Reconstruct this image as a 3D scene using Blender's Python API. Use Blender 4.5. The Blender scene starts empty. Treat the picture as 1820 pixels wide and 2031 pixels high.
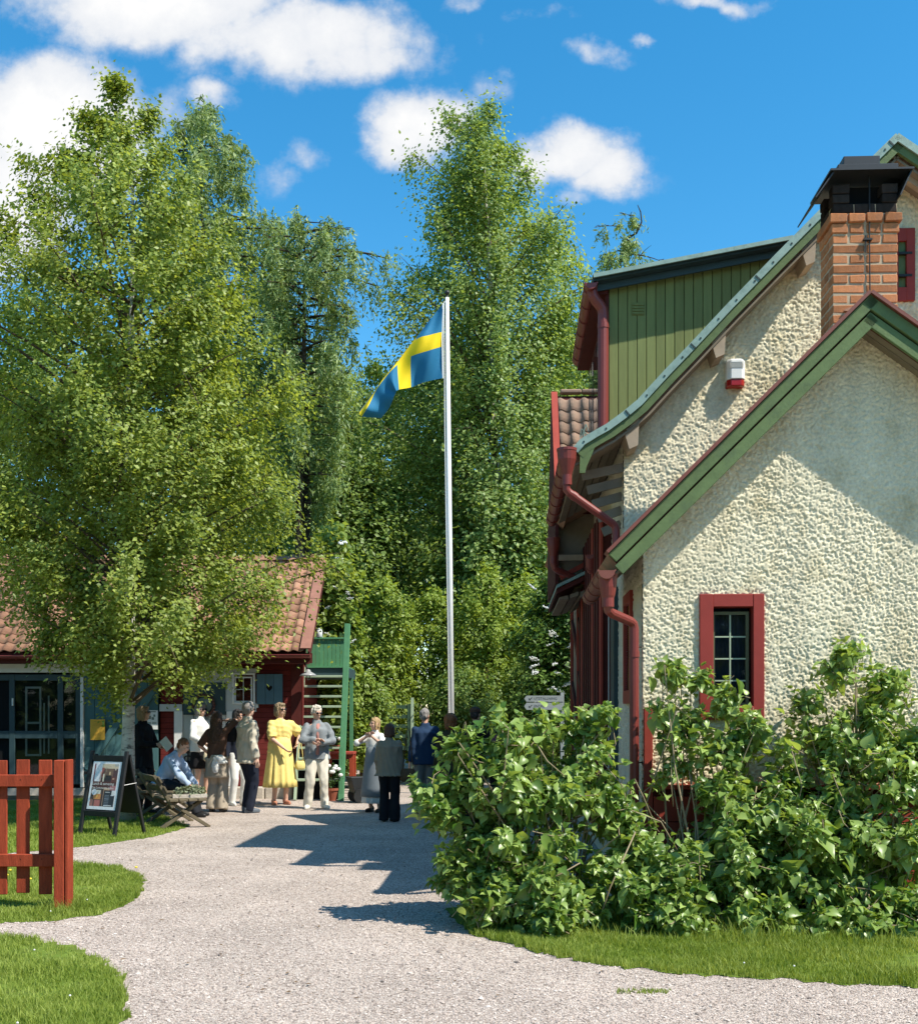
import bpy, math, random
import numpy as np
from mathutils import Vector, Matrix
R = math.radians
scene = bpy.context.scene
col = scene.collection

# ------------------------------------------------------------------ camera, sky, sun, exposure
F, CX, HZ, EYE = 2150.0, 910.0, 1420.0, 1.6      # focal length / centre / horizon of the 1820 px wide view, eye height
cam_d = bpy.data.cameras.new('camera')
cam = bpy.data.objects.new('camera', cam_d)
col.objects.link(cam)
cam.location = (0, 0, EYE)
cam.rotation_euler = (R(90), 0, 0)
cam_d.sensor_fit = 'HORIZONTAL'
cam_d.sensor_width = 36.0
cam_d.lens = 36.0 * F / 1820.0
cam_d.shift_y = (1420 - 1015.5) / 1820.0
# the frame is taller than wide: blender's horizontal fit keeps the width
cam_d.clip_start = 0.1
cam_d.clip_end = 3000
scene.camera = cam

SUN_L = Vector((-1.75, 1.0, -2.60)).normalized()   # the way the light travels
el = math.asin(-SUN_L.z)
az = math.atan2(-SUN_L.x, -SUN_L.y)                # of the sun, clockwise from +Y
sun_d = bpy.data.lights.new('sun', 'SUN')
sun_d.energy = 5.0
sun_d.angle = R(0.53)
sun_d.color = (1.0, 0.94, 0.84)
sun = bpy.data.objects.new('sun', sun_d)
col.objects.link(sun)
sun.rotation_euler = SUN_L.to_track_quat('-Z', 'Y').to_euler()
sun.location = (10, -10, 30)

world = bpy.data.worlds.new('World')
scene.world = world
world.use_nodes = True
wt = world.node_tree
wt.nodes.clear()

def nd(tree, t, **kw):
    n = tree.nodes.new(t)
    for k, v in kw.items():
        if k == 'inp':
            for a, b in v.items():
                n.inputs[a].default_value = b
        else:
            setattr(n, k, v)
    return n

def mth(tree, op, a, b=None, c=None, clamp=False):
    n = tree.nodes.new('ShaderNodeMath')
    n.operation = op
    n.use_clamp = clamp
    for i, x in enumerate((a, b, c)):
        if x is None:
            continue
        if isinstance(x, (int, float)):
            n.inputs[i].default_value = x
        else:
            tree.links.new(x, n.inputs[i])
    return n.outputs[0]

def build_sky():
    L = wt.links.new
    out = nd(wt, 'ShaderNodeOutputWorld')
    bg = nd(wt, 'ShaderNodeBackground')
    bg.inputs['Strength'].default_value = 0.09
    sky = nd(wt, 'ShaderNodeTexSky')
    sky.sky_type = 'NISHITA'
    sky.sun_disc = False
    sky.sun_elevation = el
    sky.sun_rotation = az
    sky.altitude = 200
    sky.air_density = 1.0
    sky.dust_density = 0.15
    sky.ozone_density = 2.2
    hsv = nd(wt, 'ShaderNodeHueSaturation')
    hsv.inputs['Saturation'].default_value = 1.37
    hsv.inputs['Hue'].default_value = 0.487
    hsv.inputs['Value'].default_value = 1.84
    L(sky.outputs[0], hsv.inputs['Color'])
    tc = nd(wt, 'ShaderNodeTexCoord')
    sep = nd(wt, 'ShaderNodeSeparateXYZ')
    L(tc.outputs['Generated'], sep.inputs[0])
    x, y, z = sep.outputs
    ys = mth(wt, 'MAXIMUM', y, 0.05)
    px = mth(wt, 'DIVIDE', x, ys)
    pz = mth(wt, 'DIVIDE', z, ys)
    comb = nd(wt, 'ShaderNodeCombineXYZ')
    L(px, comb.inputs[0]); L(pz, comb.inputs[1])
    # wobble
    n1 = nd(wt, 'ShaderNodeTexNoise', inp={'Scale': 6.5, 'Detail': 10.0, 'Roughness': 0.62})
    L(comb.outputs[0], n1.inputs['Vector'])
    n1f = mth(wt, 'SUBTRACT', n1.outputs['Fac'], 0.5)
    n2 = nd(wt, 'ShaderNodeTexNoise', inp={'Scale': 22.0, 'Detail': 6.0, 'Roughness': 0.6})
    L(comb.outputs[0], n2.inputs['Vector'])
    n2f = mth(wt, 'SUBTRACT', n2.outputs['Fac'], 0.5)
    # cumulus standing over the village (u, v, ru, rv, strength)
    clouds = [(330, 10, 330, 100, 1.2), (560, 60, 290, 90, 1.1), (150, -20, 190, 60, .9), (700, 115, 150, 62, .85),
              (95, 255, 185, 150, 1.5), (-10, 390, 200, 180, 1.15), (110, 210, 95, 75, 1.05),
              (835, 262, 115, 80, 1.15), (775, 300, 85, 55, .95), (900, 235, 80, 55, .85),
              (1130, 300, 120, 66, 1.15), (1195, 335, 95, 58, 1.05), (1065, 320, 85, 66, .95), (1150, 380, 70, 34, .7),
              (1192, 122, 60, 42, .78), (540, 350, 70, 55, .52), (590, 300, 60, 60, .45), (905, 5, 75, 32, .75),
              (1400, 0, 170, 24, .6), (1270, 88, 45, 18, .55), (1070, 45, 90, 28, .5), (1000, 175, 100, 44, .5), (410, 185, 55, 32, .62)]
    nw = nd(wt, 'ShaderNodeTexNoise', inp={'Scale': 9.0, 'Detail': 6.0, 'Roughness': 0.6})
    L(comb.outputs[0], nw.inputs['Vector'])
    sw_ = nd(wt, 'ShaderNodeSeparateColor'); L(nw.outputs['Color'], sw_.inputs[0])
    px = mth(wt, 'MULTIPLY_ADD', mth(wt, 'SUBTRACT', sw_.outputs[0], 0.5), 0.085, px)
    pz = mth(wt, 'MULTIPLY_ADD', mth(wt, 'SUBTRACT', sw_.outputs[1], 0.5), 0.065, pz)
    tot = None
    for (u, v, ru, rv, st) in clouds:
        ax = mth(wt, 'MULTIPLY_ADD', px, F / ru, -(u - CX) / ru)
        ay = mth(wt, 'MULTIPLY_ADD', pz, F / rv, -(HZ - v) / rv)
        d = mth(wt, 'ADD', mth(wt, 'MULTIPLY', ax, ax), mth(wt, 'MULTIPLY', ay, ay))
        g = mth(wt, 'MULTIPLY', mth(wt, 'EXPONENT', mth(wt, 'MULTIPLY', d, -0.9)), st)
        tot = g if tot is None else mth(wt, 'MAXIMUM', tot, g)
    front = mth(wt, 'GREATER_THAN', y, 0.06)
    tot = mth(wt, 'MULTIPLY', tot, front)
    # scattered cumulus over the rest of the sky
    zs = mth(wt, 'MAXIMUM', z, 0.06)
    c2 = nd(wt, 'ShaderNodeCombineXYZ')
    L(mth(wt, 'DIVIDE', x, zs), c2.inputs[0]); L(mth(wt, 'DIVIDE', y, zs), c2.inputs[1])
    n3 = nd(wt, 'ShaderNodeTexNoise', inp={'Scale': 0.9, 'Detail': 4.0, 'Roughness': 0.5})
    L(c2.outputs[0], n3.inputs['Vector'])
    gen = mth(wt, 'MULTIPLY', mth(wt, 'MULTIPLY', mth(wt, 'SUBTRACT', n3.outputs['Fac'], 0.50), 5.0), mth(wt, 'SUBTRACT', 1.0, mth(wt, 'GREATER_THAN', y, 0.35)))
    tot = mth(wt, 'MAXIMUM', tot, gen)
    dens = mth(wt, 'ADD', tot, mth(wt, 'ADD', mth(wt, 'MULTIPLY', n1f, 1.6), mth(wt, 'MULTIPLY', n2f, 0.75)))
    gate = mth(wt, 'MULTIPLY', tot, 3.0, clamp=True)
    mr = nd(wt, 'ShaderNodeMapRange')
    mr.interpolation_type = 'SMOOTHSTEP'
    mr.inputs['From Min'].default_value = 0.30
    mr.inputs['From Max'].default_value = 0.88
    L(dens, mr.inputs['Value'])
    mask = mth(wt, 'MULTIPLY', mr.outputs[0], gate)
    # shade inside the cloud: denser cores a little grey-blue
    ramp = nd(wt, 'ShaderNodeMapRange')
    ramp.inputs['From Min'].default_value = 0.5
    ramp.inputs['From Max'].default_value = 1.25
    L(dens, ramp.inputs['Value'])
    cc = nd(wt, 'ShaderNodeMix', data_type='RGBA')
    cc.inputs['A'].default_value = (5.5, 5.9, 6.6, 1)
    cc.inputs['B'].default_value = (7.9, 7.9, 7.9, 1)
    L(ramp.outputs[0], cc.inputs['Factor'])
    mx = nd(wt, 'ShaderNodeMix', data_type='RGBA')
    L(mask, mx.inputs['Factor'])
    L(hsv.outputs[0], mx.inputs['A'])
    L(cc.outputs['Result'], mx.inputs['B'])
    L(mx.outputs['Result'], bg.inputs['Color'])
    L(bg.outputs[0], out.inputs['Surface'])
build_sky()

vs = scene.view_settings
vs.view_transform = 'Standard'
vs.look = 'None'
vs.exposure = 0.5
vs.gamma = 1.0
vs.use_curve_mapping = False
scene.render.engine = 'CYCLES'
cy = scene.cycles
cy.max_bounces = 6
cy.diffuse_bounces = 3
cy.transmission_bounces = 4
cy.transparent_max_bounces = 8
# ------------------------------------------------------------------ geometry helpers
def W(u, v, y):
    return Vector(((u - CX) / F * y, y, EYE + (HZ - v) / F * y))
def G(u, v):
    y = F * EYE / (v - HZ)
    return ((u - CX) / F * y, y)

HO = Vector((1.528, 9.0, 0.0))                    # near left corner of the stucco house
HT = math.atan2(90.0, F)                          # its turn
E1 = Vector((math.cos(HT), -math.sin(HT), 0)); E2 = Vector((math.sin(HT), math.cos(HT), 0))
def HL(u, v, yl):
    d = Vector(((u - CX) / F, 1.0, 0))
    t = (yl + HO.dot(E2)) / d.dot(E2)
    p = d * t - HO
    return (p.dot(E1), EYE + (HZ - v) / F * t)
def HLp(u, v, yl):
    x, z = HL(u, v, yl)
    return (x, yl, z)
def HS(u, v, xl):
    d = Vector(((u - CX) / F, 1.0, 0))
    t = (xl + HO.dot(E1)) / d.dot(E1)
    p = d * t - HO
    return (p.dot(E2), EYE + (HZ - v) / F * t)

class MB:
    def __init__(s):
        s.v = []; s.f = []; s.m = []
    def add(s, vs, fs, mi=0):
        o = len(s.v)
        s.v += [tuple(p) for p in vs]
        for f in fs:
            s.f.append(tuple(i + o for i in f)); s.m.append(mi)
    def box(s, x0, x1, y0, y1, z0, z1, mi=0, M=None):
        P = [(x0, y0, z0), (x1, y0, z0), (x1, y1, z0), (x0, y1, z0), (x0, y0, z1), (x1, y0, z1), (x1, y1, z1), (x0, y1, z1)]
        if M is not None:
            P = [M @ Vector(p) for p in P]
        s.add(P, [(0, 3, 2, 1), (4, 5, 6, 7), (0, 1, 5, 4), (1, 2, 6, 5), (2, 3, 7, 6), (3, 0, 4, 7)], mi)
    def beam(s, p0, p1, w, h, up=(0, 0, 1), mi=0):
        p0 = Vector(p0); p1 = Vector(p1); d = (p1 - p0).normalized(); up = Vector(up)
        a = d.cross(up)
        if a.length < 1e-4:
            a = d.cross(Vector((1, 0, 0)))
        a.normalize(); b = a.cross(d).normalized()
        P = []
        for p in (p0, p1):
            for (i, j) in ((-1, -1), (1, -1), (1, 1), (-1, 1)):
                P.append(p + a * (i * w / 2) + b * (j * h / 2))
        s.add(P, [(3, 2, 1, 0), (4, 5, 6, 7), (0, 1, 5, 4), (1, 2, 6, 5), (2, 3, 7, 6), (3, 0, 4, 7)], mi)
    def prism_y(s, poly, y0, y1, mi=0):            # poly of (x, z)
        n = len(poly)
        P = [(x, y0, z) for x, z in poly] + [(x, y1, z) for x, z in poly]
        s.add(P, [tuple(range(n)), tuple(range(2 * n - 1, n - 1, -1))] + [(i, n + i, n + (i + 1) % n, (i + 1) % n) for i in range(n)], mi)
    def prism_z(s, poly, z0, z1, mi=0):
        n = len(poly)
        P = [(x, y, z0) for x, y in poly] + [(x, y, z1) for x, y in poly]
        s.add(P, [tuple(range(n - 1, -1, -1)), tuple(range(n, 2 * n))] + [(i, (i + 1) % n, n + (i + 1) % n, n + i) for i in range(n)], mi)
    def prism_x(s, poly, x0, x1, mi=0):            # poly of (y, z)
        n = len(poly)
        P = [(x0, y, z) for y, z in poly] + [(x1, y, z) for y, z in poly]
        s.add(P, [tuple(range(n - 1, -1, -1)), tuple(range(n, 2 * n))] + [(i, (i + 1) % n, n + (i + 1) % n, n + i) for i in range(n)], mi)
    def tube(s, pts, r, n=10, mi=0, cap=True):
        pts = [Vector(p) for p in pts]
        rs = r if isinstance(r, (list, tuple)) else [r] * len(pts)
        ref = Vector((0.31, 0.22, 0.92))
        V = []
        a = None
        for i, p in enumerate(pts):
            d = (pts[min(i + 1, len(pts) - 1)] - pts[max(i - 1, 0)]).normalized()
            if a is None:
                a = d.cross(ref).normalized()
            else:
                a = (a - d * a.dot(d)).normalized()
            b = d.cross(a)
            for k in range(n):
                t = 2 * math.pi * k / n
                V.append(p + (a * math.cos(t) + b * math.sin(t)) * rs[i])
        Fc = []
        for i in range(len(pts) - 1):
            for k in range(n):
                Fc.append((i * n + k, i * n + (k + 1) % n, (i + 1) * n + (k + 1) % n, (i + 1) * n + k))
        if cap:
            Fc.append(tuple(range(n - 1, -1, -1)))
            Fc.append(tuple((len(pts) - 1) * n + k for k in range(n)))
        s.add(V, Fc, mi)
    def capsule(s, p0, r0, p1, r1, n=10, mi=0):
        p0 = Vector(p0); p1 = Vector(p1)
        d = (p1 - p0)
        if d.length < 1e-5:
            d = Vector((0, 0, 1e-3))
        dn = d.normalized()
        s.tube([p0 - dn * r0 * .98, p0 - dn * r0 * .7, p0, p1, p1 + dn * r1 * .7, p1 + dn * r1 * .98], [r0 * .15, r0 * .71, r0, r1, r1 * .71, r1 * .15], n, mi)
    def ellip(s, c, r, n=14, m=9, M=None, mi=0):
        c = Vector(c)
        V = []
        for j in range(m + 1):
            ph = math.pi * j / m
            for i in range(n):
                th = 2 * math.pi * i / n
                p = Vector((r[0] * math.sin(ph) * math.cos(th), r[1] * math.sin(ph) * math.sin(th), r[2] * math.cos(ph)))
                V.append(c + (M @ p if M is not None else p))
        Fc = []
        for j in range(m):
            for i in range(n):
                Fc.append((j * n + i, (j + 1) * n + i, (j + 1) * n + (i + 1) % n, j * n + (i + 1) % n))
        s.add(V, Fc, mi)
    def loft(s, rings, n=20, mi=0):
        """rings of lists of n points, closed by caps"""
        o = []
        for r in rings:
            o += r
        k = len(rings); n = len(rings[0])
        Fc = []
        for i in range(k - 1):
            for j in range(n):
                Fc.append((i * n + j, i * n + (j + 1) % n, (i + 1) * n + (j + 1) % n, (i + 1) * n + j))
        Fc.append(tuple(range(n - 1, -1, -1))); Fc.append(tuple((k - 1) * n + j for j in range(n)))
        s.add(o, Fc, mi)
    def lathe(s, c, prof, n=16, mi=0):             # prof (r, z)
        c = Vector(c)
        s.loft([[c + Vector((max(r, 1e-4) * math.cos(2 * math.pi * k / n), max(r, 1e-4) * math.sin(2 * math.pi * k / n), z)) for k in range(n)] for r, z in prof], mi=mi)
    def ribbon(s, pts, o0, o1, y0, y1, mi=0):
        """strip along a polyline (x, z), between two offsets measured along its (upward) normal, from y0 to y1"""
        n = len(pts)
        A = []; B = []
        for i in range(n):
            p = pts[i]
            if i == 0: d = (pts[1][0] - p[0], pts[1][1] - p[1]); dd = [d]
            elif i == n - 1: d = (p[0] - pts[i - 1][0], p[1] - pts[i - 1][1]); dd = [d]
            else: dd = [(p[0] - pts[i - 1][0], p[1] - pts[i - 1][1]), (pts[i + 1][0] - p[0], pts[i + 1][1] - p[1])]
            ns = []
            for d in dd:
                l = math.hypot(*d); ns.append((-d[1] / l, d[0] / l))
            if len(ns) == 2:
                mx, mz = ns[0][0] + ns[1][0], ns[0][1] + ns[1][1]
                l = math.hypot(mx, mz); mx /= l; mz /= l
                k = 1 / max(0.3, mx * ns[0][0] + mz * ns[0][1])
                nn = (mx * k, mz * k)
            else:
                nn = ns[0]
            A.append((p[0] + nn[0] * o0, p[1] + nn[1] * o0)); B.append((p[0] + nn[0] * o1, p[1] + nn[1] * o1))
        for i in range(n - 1):
            s.prism_y([A[i], A[i + 1], B[i + 1], B[i]], y0, y1, mi)
    def obj(s, name, mat, parent=None, smooth=False, bevel=0.0, seg=1):
        me = bpy.data.meshes.new(name)
        me.from_pydata(s.v, [], s.f)
        ms = mat if isinstance(mat, (list, tuple)) else [mat]
        for m in ms:
            me.materials.append(m)
        if len(ms) > 1:
            me.polygons.foreach_set('material_index', s.m)
        if smooth:
            me.polygons.foreach_set('use_smooth', [True] * len(s.f))
        me.update()
        o = bpy.data.objects.new(name, me)
        col.objects.link(o)
        if parent is not None:
            o.parent = parent
        if bevel > 0:
            b = o.modifiers.new('bevel', 'BEVEL'); b.width = bevel; b.segments = seg; b.limit_method = 'ANGLE'; b.angle_limit = R(40)
        if smooth == 'auto':
            pass
        return o

def link_copy(o, parent=None, loc=None, rot=None, scale=None):
    c = o.copy()
    col.objects.link(c)
    c.parent = parent
    if loc is not None: c.location = loc
    if rot is not None: c.rotation_euler = rot
    if scale is not None: c.scale = scale
    return c

def np_obj(name, V, Fq, mat, parent=None, tint=None, smooth=False):
    """big mesh from numpy arrays, faces all of one size"""
    V = np.ascontiguousarray(V, dtype=np.float32); Fq = np.ascontiguousarray(Fq, dtype=np.int32)
    me = bpy.data.meshes.new(name)
    k = Fq.shape[1]; nf = len(Fq)
    me.vertices.add(len(V)); me.vertices.foreach_set('co', V.ravel())
    me.loops.add(nf * k); me.loops.foreach_set('vertex_index', Fq.ravel())
    me.polygons.add(nf)
    me.polygons.foreach_set('loop_start', np.arange(nf, dtype=np.int32) * k)
    me.polygons.foreach_set('loop_total', np.full(nf, k, dtype=np.int32))
    if smooth:
        me.polygons.foreach_set('use_smooth', np.ones(nf, dtype=bool))
    me.update(calc_edges=True)
    if tint is not None:
        a = me.attributes.new('tint', 'FLOAT', 'POINT')
        a.data.foreach_set('value', np.ascontiguousarray(tint, dtype=np.float32))
    me.materials.append(mat)
    o = bpy.data.objects.new(name, me)
    col.objects.link(o)
    if parent is not None:
        o.parent = parent
    return o

def tag(o, label=None, cat=None, group=None, kind=None):
    if label: o['label'] = label
    if cat: o['category'] = cat
    if group: o['group'] = group
    if kind: o['kind'] = kind
    return o

def thing(name, label, cat, loc=(0, 0, 0), rz=0.0, group=None, scale=1.0):
    o = bpy.data.objects.new(name, None)
    col.objects.link(o)
    o.empty_display_size = 0.2
    o.location = loc
    o.rotation_euler = (0, 0, rz)
    o.scale = (scale, scale, scale)
    return tag(o, label, cat, group)

# ------------------------------------------------------------------ materials
MATS = {}
def mat(name, c, rough=0.6, var=0.12, scale=6.0, bump=0.0, bscale=60.0, spec=0.3, metal=0.0, rand=0.0, c2=None, c2scale=2.0, c2amt=0.5, stretch=(1, 1, 1), bdist=0.01, alpha=None):
    m = bpy.data.materials.new(name)
    m.use_nodes = True
    t = m.node_tree; L = t.links.new
    p = t.nodes['Principled BSDF']
    p.inputs['Roughness'].default_value = rough
    p.inputs['Specular IOR Level'].default_value = spec
    p.inputs['Metallic'].default_value = metal
    tc = nd(t, 'ShaderNodeTexCoord')
    mp = nd(t, 'ShaderNodeMapping'); mp.inputs['Scale'].default_value = stretch
    L(tc.outputs['Object'], mp.inputs['Vector'])
    n = nd(t, 'ShaderNodeTexNoise', inp={'Scale': scale, 'Detail': 6.0, 'Roughness': 0.65})
    L(mp.outputs[0], n.inputs['Vector'])
    mr = nd(t, 'ShaderNodeMapRange'); mr.inputs['From Min'].default_value = 0.28; mr.inputs['From Max'].default_value = 0.72
    mr.inputs['To Min'].default_value = 1 - var; mr.inputs['To Max'].default_value = 1 + var
    L(n.outputs['Fac'], mr.inputs['Value'])
    colsock = None
    rgb = nd(t, 'ShaderNodeRGB'); rgb.outputs[0].default_value = (*c, 1)
    colsock = rgb.outputs[0]
    if c2 is not None:
        n2 = nd(t, 'ShaderNodeTexNoise', inp={'Scale': c2scale, 'Detail': 5.0, 'Roughness': 0.7})
        L(mp.outputs[0], n2.inputs['Vector'])
        m2 = nd(t, 'ShaderNodeMapRange'); m2.inputs['From Min'].default_value = 0.5; m2.inputs['From Max'].default_value = 0.68; m2.inputs['To Max'].default_value = c2amt
        L(n2.outputs['Fac'], m2.inputs['Value'])
        mx = nd(t, 'ShaderNodeMix', data_type='RGBA')
        L(m2.outputs[0], mx.inputs['Factor']); L(colsock, mx.inputs['A']); mx.inputs['B'].default_value = (*c2, 1)
        colsock = mx.outputs['Result']
    val = mr.outputs[0]
    if rand > 0:
        oi = nd(t, 'ShaderNodeObjectInfo')
        r = mth(t, 'MULTIPLY_ADD', oi.outputs['Random'], 2 * rand, 1 - rand)
        val = mth(t, 'MULTIPLY', val, r)
    vm = nd(t, 'ShaderNodeVectorMath'); vm.operation = 'SCALE'
    L(colsock, vm.inputs[0]); L(val, vm.inputs['Scale'])
    L(vm.outputs[0], p.inputs['Base Color'])
    if bump > 0:
        nb = nd(t, 'ShaderNodeTexNoise', inp={'Scale': bscale, 'Detail': 4.0, 'Roughness': 0.6})
        L(mp.outputs[0], nb.inputs['Vector'])
        b = nd(t, 'ShaderNodeBump'); b.inputs['Strength'].default_value = bump; b.inputs['Distance'].default_value = bdist
        L(nb.outputs['Fac'], b.inputs['Height']); L(b.outputs[0], p.inputs['Normal'])
    MATS[name] = m
    return m

def leaf_mat(name, dark, light, trans=0.35, rough=0.45, spec=0.35, tcol=None):
    m = bpy.data.materials.new(name); m.use_nodes = True
    t = m.node_tree; L = t.links.new
    p = t.nodes['Principled BSDF']; out = t.nodes['Material Output']
    p.inputs['Roughness'].default_value = rough; p.inputs['Specular IOR Level'].default_value = spec
    a = nd(t, 'ShaderNodeAttribute'); a.attribute_name = 'tint'
    oi = nd(t, 'ShaderNodeObjectInfo')
    mx = nd(t, 'ShaderNodeMix', data_type='RGBA')
    mx.inputs['A'].default_value = (*dark, 1); mx.inputs['B'].default_value = (*light, 1)
    L(a.outputs['Fac'], mx.inputs['Factor'])
    L(mx.outputs['Result'], p.inputs['Base Color'])
    tr = nd(t, 'ShaderNodeBsdfTranslucent')
    vm = nd(t, 'ShaderNodeVectorMath'); vm.operation = 'MULTIPLY'
    L(mx.outputs['Result'], vm.inputs[0]); vm.inputs[1].default_value = tcol or (1.5, 1.35, 0.6)
    L(vm.outputs[0], tr.inputs['Color'])
    ms = nd(t, 'ShaderNodeMixShader'); ms.inputs[0].default_value = trans
    L(p.outputs[0], ms.inputs[1]); L(tr.outputs[0], ms.inputs[2]); L(ms.outputs[0], out.inputs['Surface'])
    return m

def plain(name, c, rough=0.5, spec=0.4, metal=0.0):
    m = bpy.data.materials.new(name); m.use_nodes = True
    p = m.node_tree.nodes['Principled BSDF']
    p.inputs['Base Color'].default_value = (*c, 1); p.inputs['Roughness'].default_value = rough
    p.inputs['Specular IOR Level'].default_value = spec; p.inputs['Metallic'].default_value = metal
    return m

def glass_mat():
    m = bpy.data.materials.new('window glass'); m.use_nodes = True
    t = m.node_tree; L = t.links.new
    out = t.nodes['Material Output']; t.nodes.remove(t.nodes['Principled BSDF'])
    g = nd(t, 'ShaderNodeBsdfGlossy'); g.inputs['Roughness'].default_value = 0.03; g.inputs['Color'].default_value = (.9, .95, 1, 1)
    tr = nd(t, 'ShaderNodeBsdfTransparent'); tr.inputs['Color'].default_value = (.82, .86, .87, 1)
    fr = nd(t, 'ShaderNodeFresnel'); fr.inputs['IOR'].default_value = 1.45
    ms = nd(t, 'ShaderNodeMixShader')
    L(fr.outputs[0], ms.inputs[0]); L(tr.outputs[0], ms.inputs[1]); L(g.outputs[0], ms.inputs[2]); L(ms.outputs[0], out.inputs['Surface'])
    return m

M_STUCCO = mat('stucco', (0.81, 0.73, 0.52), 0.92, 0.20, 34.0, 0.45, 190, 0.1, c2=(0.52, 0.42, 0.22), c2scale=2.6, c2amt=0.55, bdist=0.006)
def streaks(m, lo=.86, hi=1.08):
    t = m.node_tree; L = t.links.new; p = t.nodes['Principled BSDF']; src = p.inputs['Base Color'].links[0].from_socket
    tc = nd(t, 'ShaderNodeTexCoord'); mp = nd(t, 'ShaderNodeMapping'); mp.inputs['Scale'].default_value = (4.5, 4.5, .45); L(tc.outputs['Object'], mp.inputs['Vector'])
    n = nd(t, 'ShaderNodeTexNoise', inp={'Scale': 1.0, 'Detail': 7.0, 'Roughness': 0.65}); L(mp.outputs[0], n.inputs['Vector'])
    mr = nd(t, 'ShaderNodeMapRange', inp={'From Min': 0.32, 'From Max': 0.68, 'To Min': lo, 'To Max': hi}); L(n.outputs['Fac'], mr.inputs['Value'])
    vm = nd(t, 'ShaderNodeVectorMath'); vm.operation = 'SCALE'; L(src, vm.inputs[0]); L(mr.outputs[0], vm.inputs['Scale']); L(vm.outputs[0], p.inputs['Base Color'])
streaks(M_STUCCO)
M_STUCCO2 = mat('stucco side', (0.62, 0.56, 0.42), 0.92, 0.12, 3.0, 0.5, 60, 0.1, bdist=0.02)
M_GREEN = mat('green bargeboard paint', (0.118, 0.172, 0.066), 0.62, 0.14, 11.0, 0.25, 60, 0.25, stretch=(1, 1, 1), c2=(0.085, 0.125, 0.06), c2scale=5, c2amt=.7, rand=.06)
M_OLIVE = mat('olive dormer paint', (0.185, 0.215, 0.075), 0.7, 0.12, 5.0, 0.12, 40, 0.2, rand=.10, stretch=(6, 6, .6))
M_COPPER = mat('verdigris sheet metal', (0.25, 0.36, 0.31), 0.55, 0.16, 7.0, 0.05, 30, 0.4, c2=(0.09, 0.16, 0.14), c2scale=9, c2amt=.55)
M_RED = mat('red oxide paint', (0.33, 0.052, 0.034), 0.65, 0.12, 5.0, 0.10, 60, 0.25, rand=.06)
M_REDWIN = mat('red window paint', (0.29, 0.040, 0.030), 0.6, 0.10, 5.0, 0.08, 60, 0.3)
M_FENCE = mat('red fence paint', (0.33, 0.058, 0.026), 0.78, 0.22, 9.0, 0.4, 45, 0.15, c2=(0.19, 0.034, 0.018), c2scale=4, c2amt=.6, rand=.07, stretch=(3, 3, .5))
M_GUTTER = mat('red gutter metal', (0.20, 0.036, 0.028), 0.42, 0.10, 5.0, 0.0, 60, 0.5)
M_BROWN = mat('brown red sheet metal', (0.20, 0.065, 0.045), 0.5, 0.12, 6.0, 0.05, 40, 0.4)
M_DKWOOD = mat('dark red timber', (0.085, 0.018, 0.014), 0.75, 0.15, 5.0, 0.12, 50, 0.2, rand=.12)
M_SOFFIT = mat('grey brown soffit boards', (0.22, 0.18, 0.13), 0.8, 0.16, 5.0, 0.15, 40, 0.2, rand=.12)
M_PURLIN = mat('bare purlin timber', (0.40, 0.31, 0.22), 0.8, 0.14, 8.0, 0.12, 60, 0.2)
M_BRICK = mat('chimney brick', (0.50, 0.20, 0.085), 0.88, 0.22, 14.0, 0.4, 90, 0.15, rand=.26, c2=(0.27, 0.14, 0.09), c2scale=9, c2amt=.55)
M_SOOT = mat('sooty brick', (0.040, 0.032, 0.028), 0.95, 0.3, 14.0, 0.4, 70, 0.1, rand=.3)
M_MORTAR = mat('mortar', (0.50, 0.385, 0.26), 0.95, 0.14, 20.0, 0.3, 120, 0.1)
M_BLACK = mat('black sheet metal', (0.018, 0.02, 0.021), 0.45, 0.2, 5.0, 0.0, 40, 0.5)
M_TILE = mat('clay pantile', (0.37, 0.195, 0.125), 0.88, 0.25, 9.0, 0.3, 60, 0.15, rand=.28, c2=(0.24, 0.195, 0.125), c2scale=4, c2amt=.75)
M_TILE2 = mat('weathered pantile', (0.31, 0.205, 0.145), 0.9, 0.2, 9.0, 0.3, 60, 0.15, rand=.22, c2=(0.13, 0.12, 0.085), c2scale=6, c2amt=.6)
M_WHITE = mat('white paint', (0.74, 0.74, 0.71), 0.6, 0.06, 5.0, 0.08, 50, 0.3)
M_WALLW = mat('limewashed boards', (0.50, 0.52, 0.50), 0.8, 0.10, 3.0, 0.15, 40, 0.2)
M_TEAL = mat('teal door paint', (0.065, 0.145, 0.150), 0.6, 0.10, 4.0, 0.10, 50, 0.3, rand=.08)
M_TEALD = mat('dark teal paint', (0.030, 0.060, 0.068), 0.55, 0.12, 4.0, 0.08, 50, 0.35)
M_SHUT = mat('blue grey shutter paint', (0.085, 0.165, 0.205), 0.65, 0.10, 4.0, 0.10, 50, 0.3, rand=.08)
M_FALU = mat('falu red siding', (0.155, 0.027, 0.023), 0.85, 0.16, 5.0, 0.2, 40, 0.15, rand=.12)
M_STAIR = mat('pale green stair paint', (0.34, 0.43, 0.30), 0.65, 0.12, 6.0, 0.10, 50, 0.3, rand=.06)
M_STGREEN = mat('green stair paint', (0.085, 0.24, 0.115), 0.6, 0.12, 6.0, 0.10, 50, 0.3, rand=.08)
M_STONE = mat('foundation stone', (0.47, 0.42, 0.35), 0.9, 0.18, 9.0, 0.5, 30, 0.15, rand=.12, bdist=.02)
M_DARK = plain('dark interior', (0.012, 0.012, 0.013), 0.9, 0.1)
M_CURTAIN = mat('blue curtain', (0.020, 0.030, 0.060), 0.9, 0.15, 8.0)
M_GLASS = glass_mat()
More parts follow.
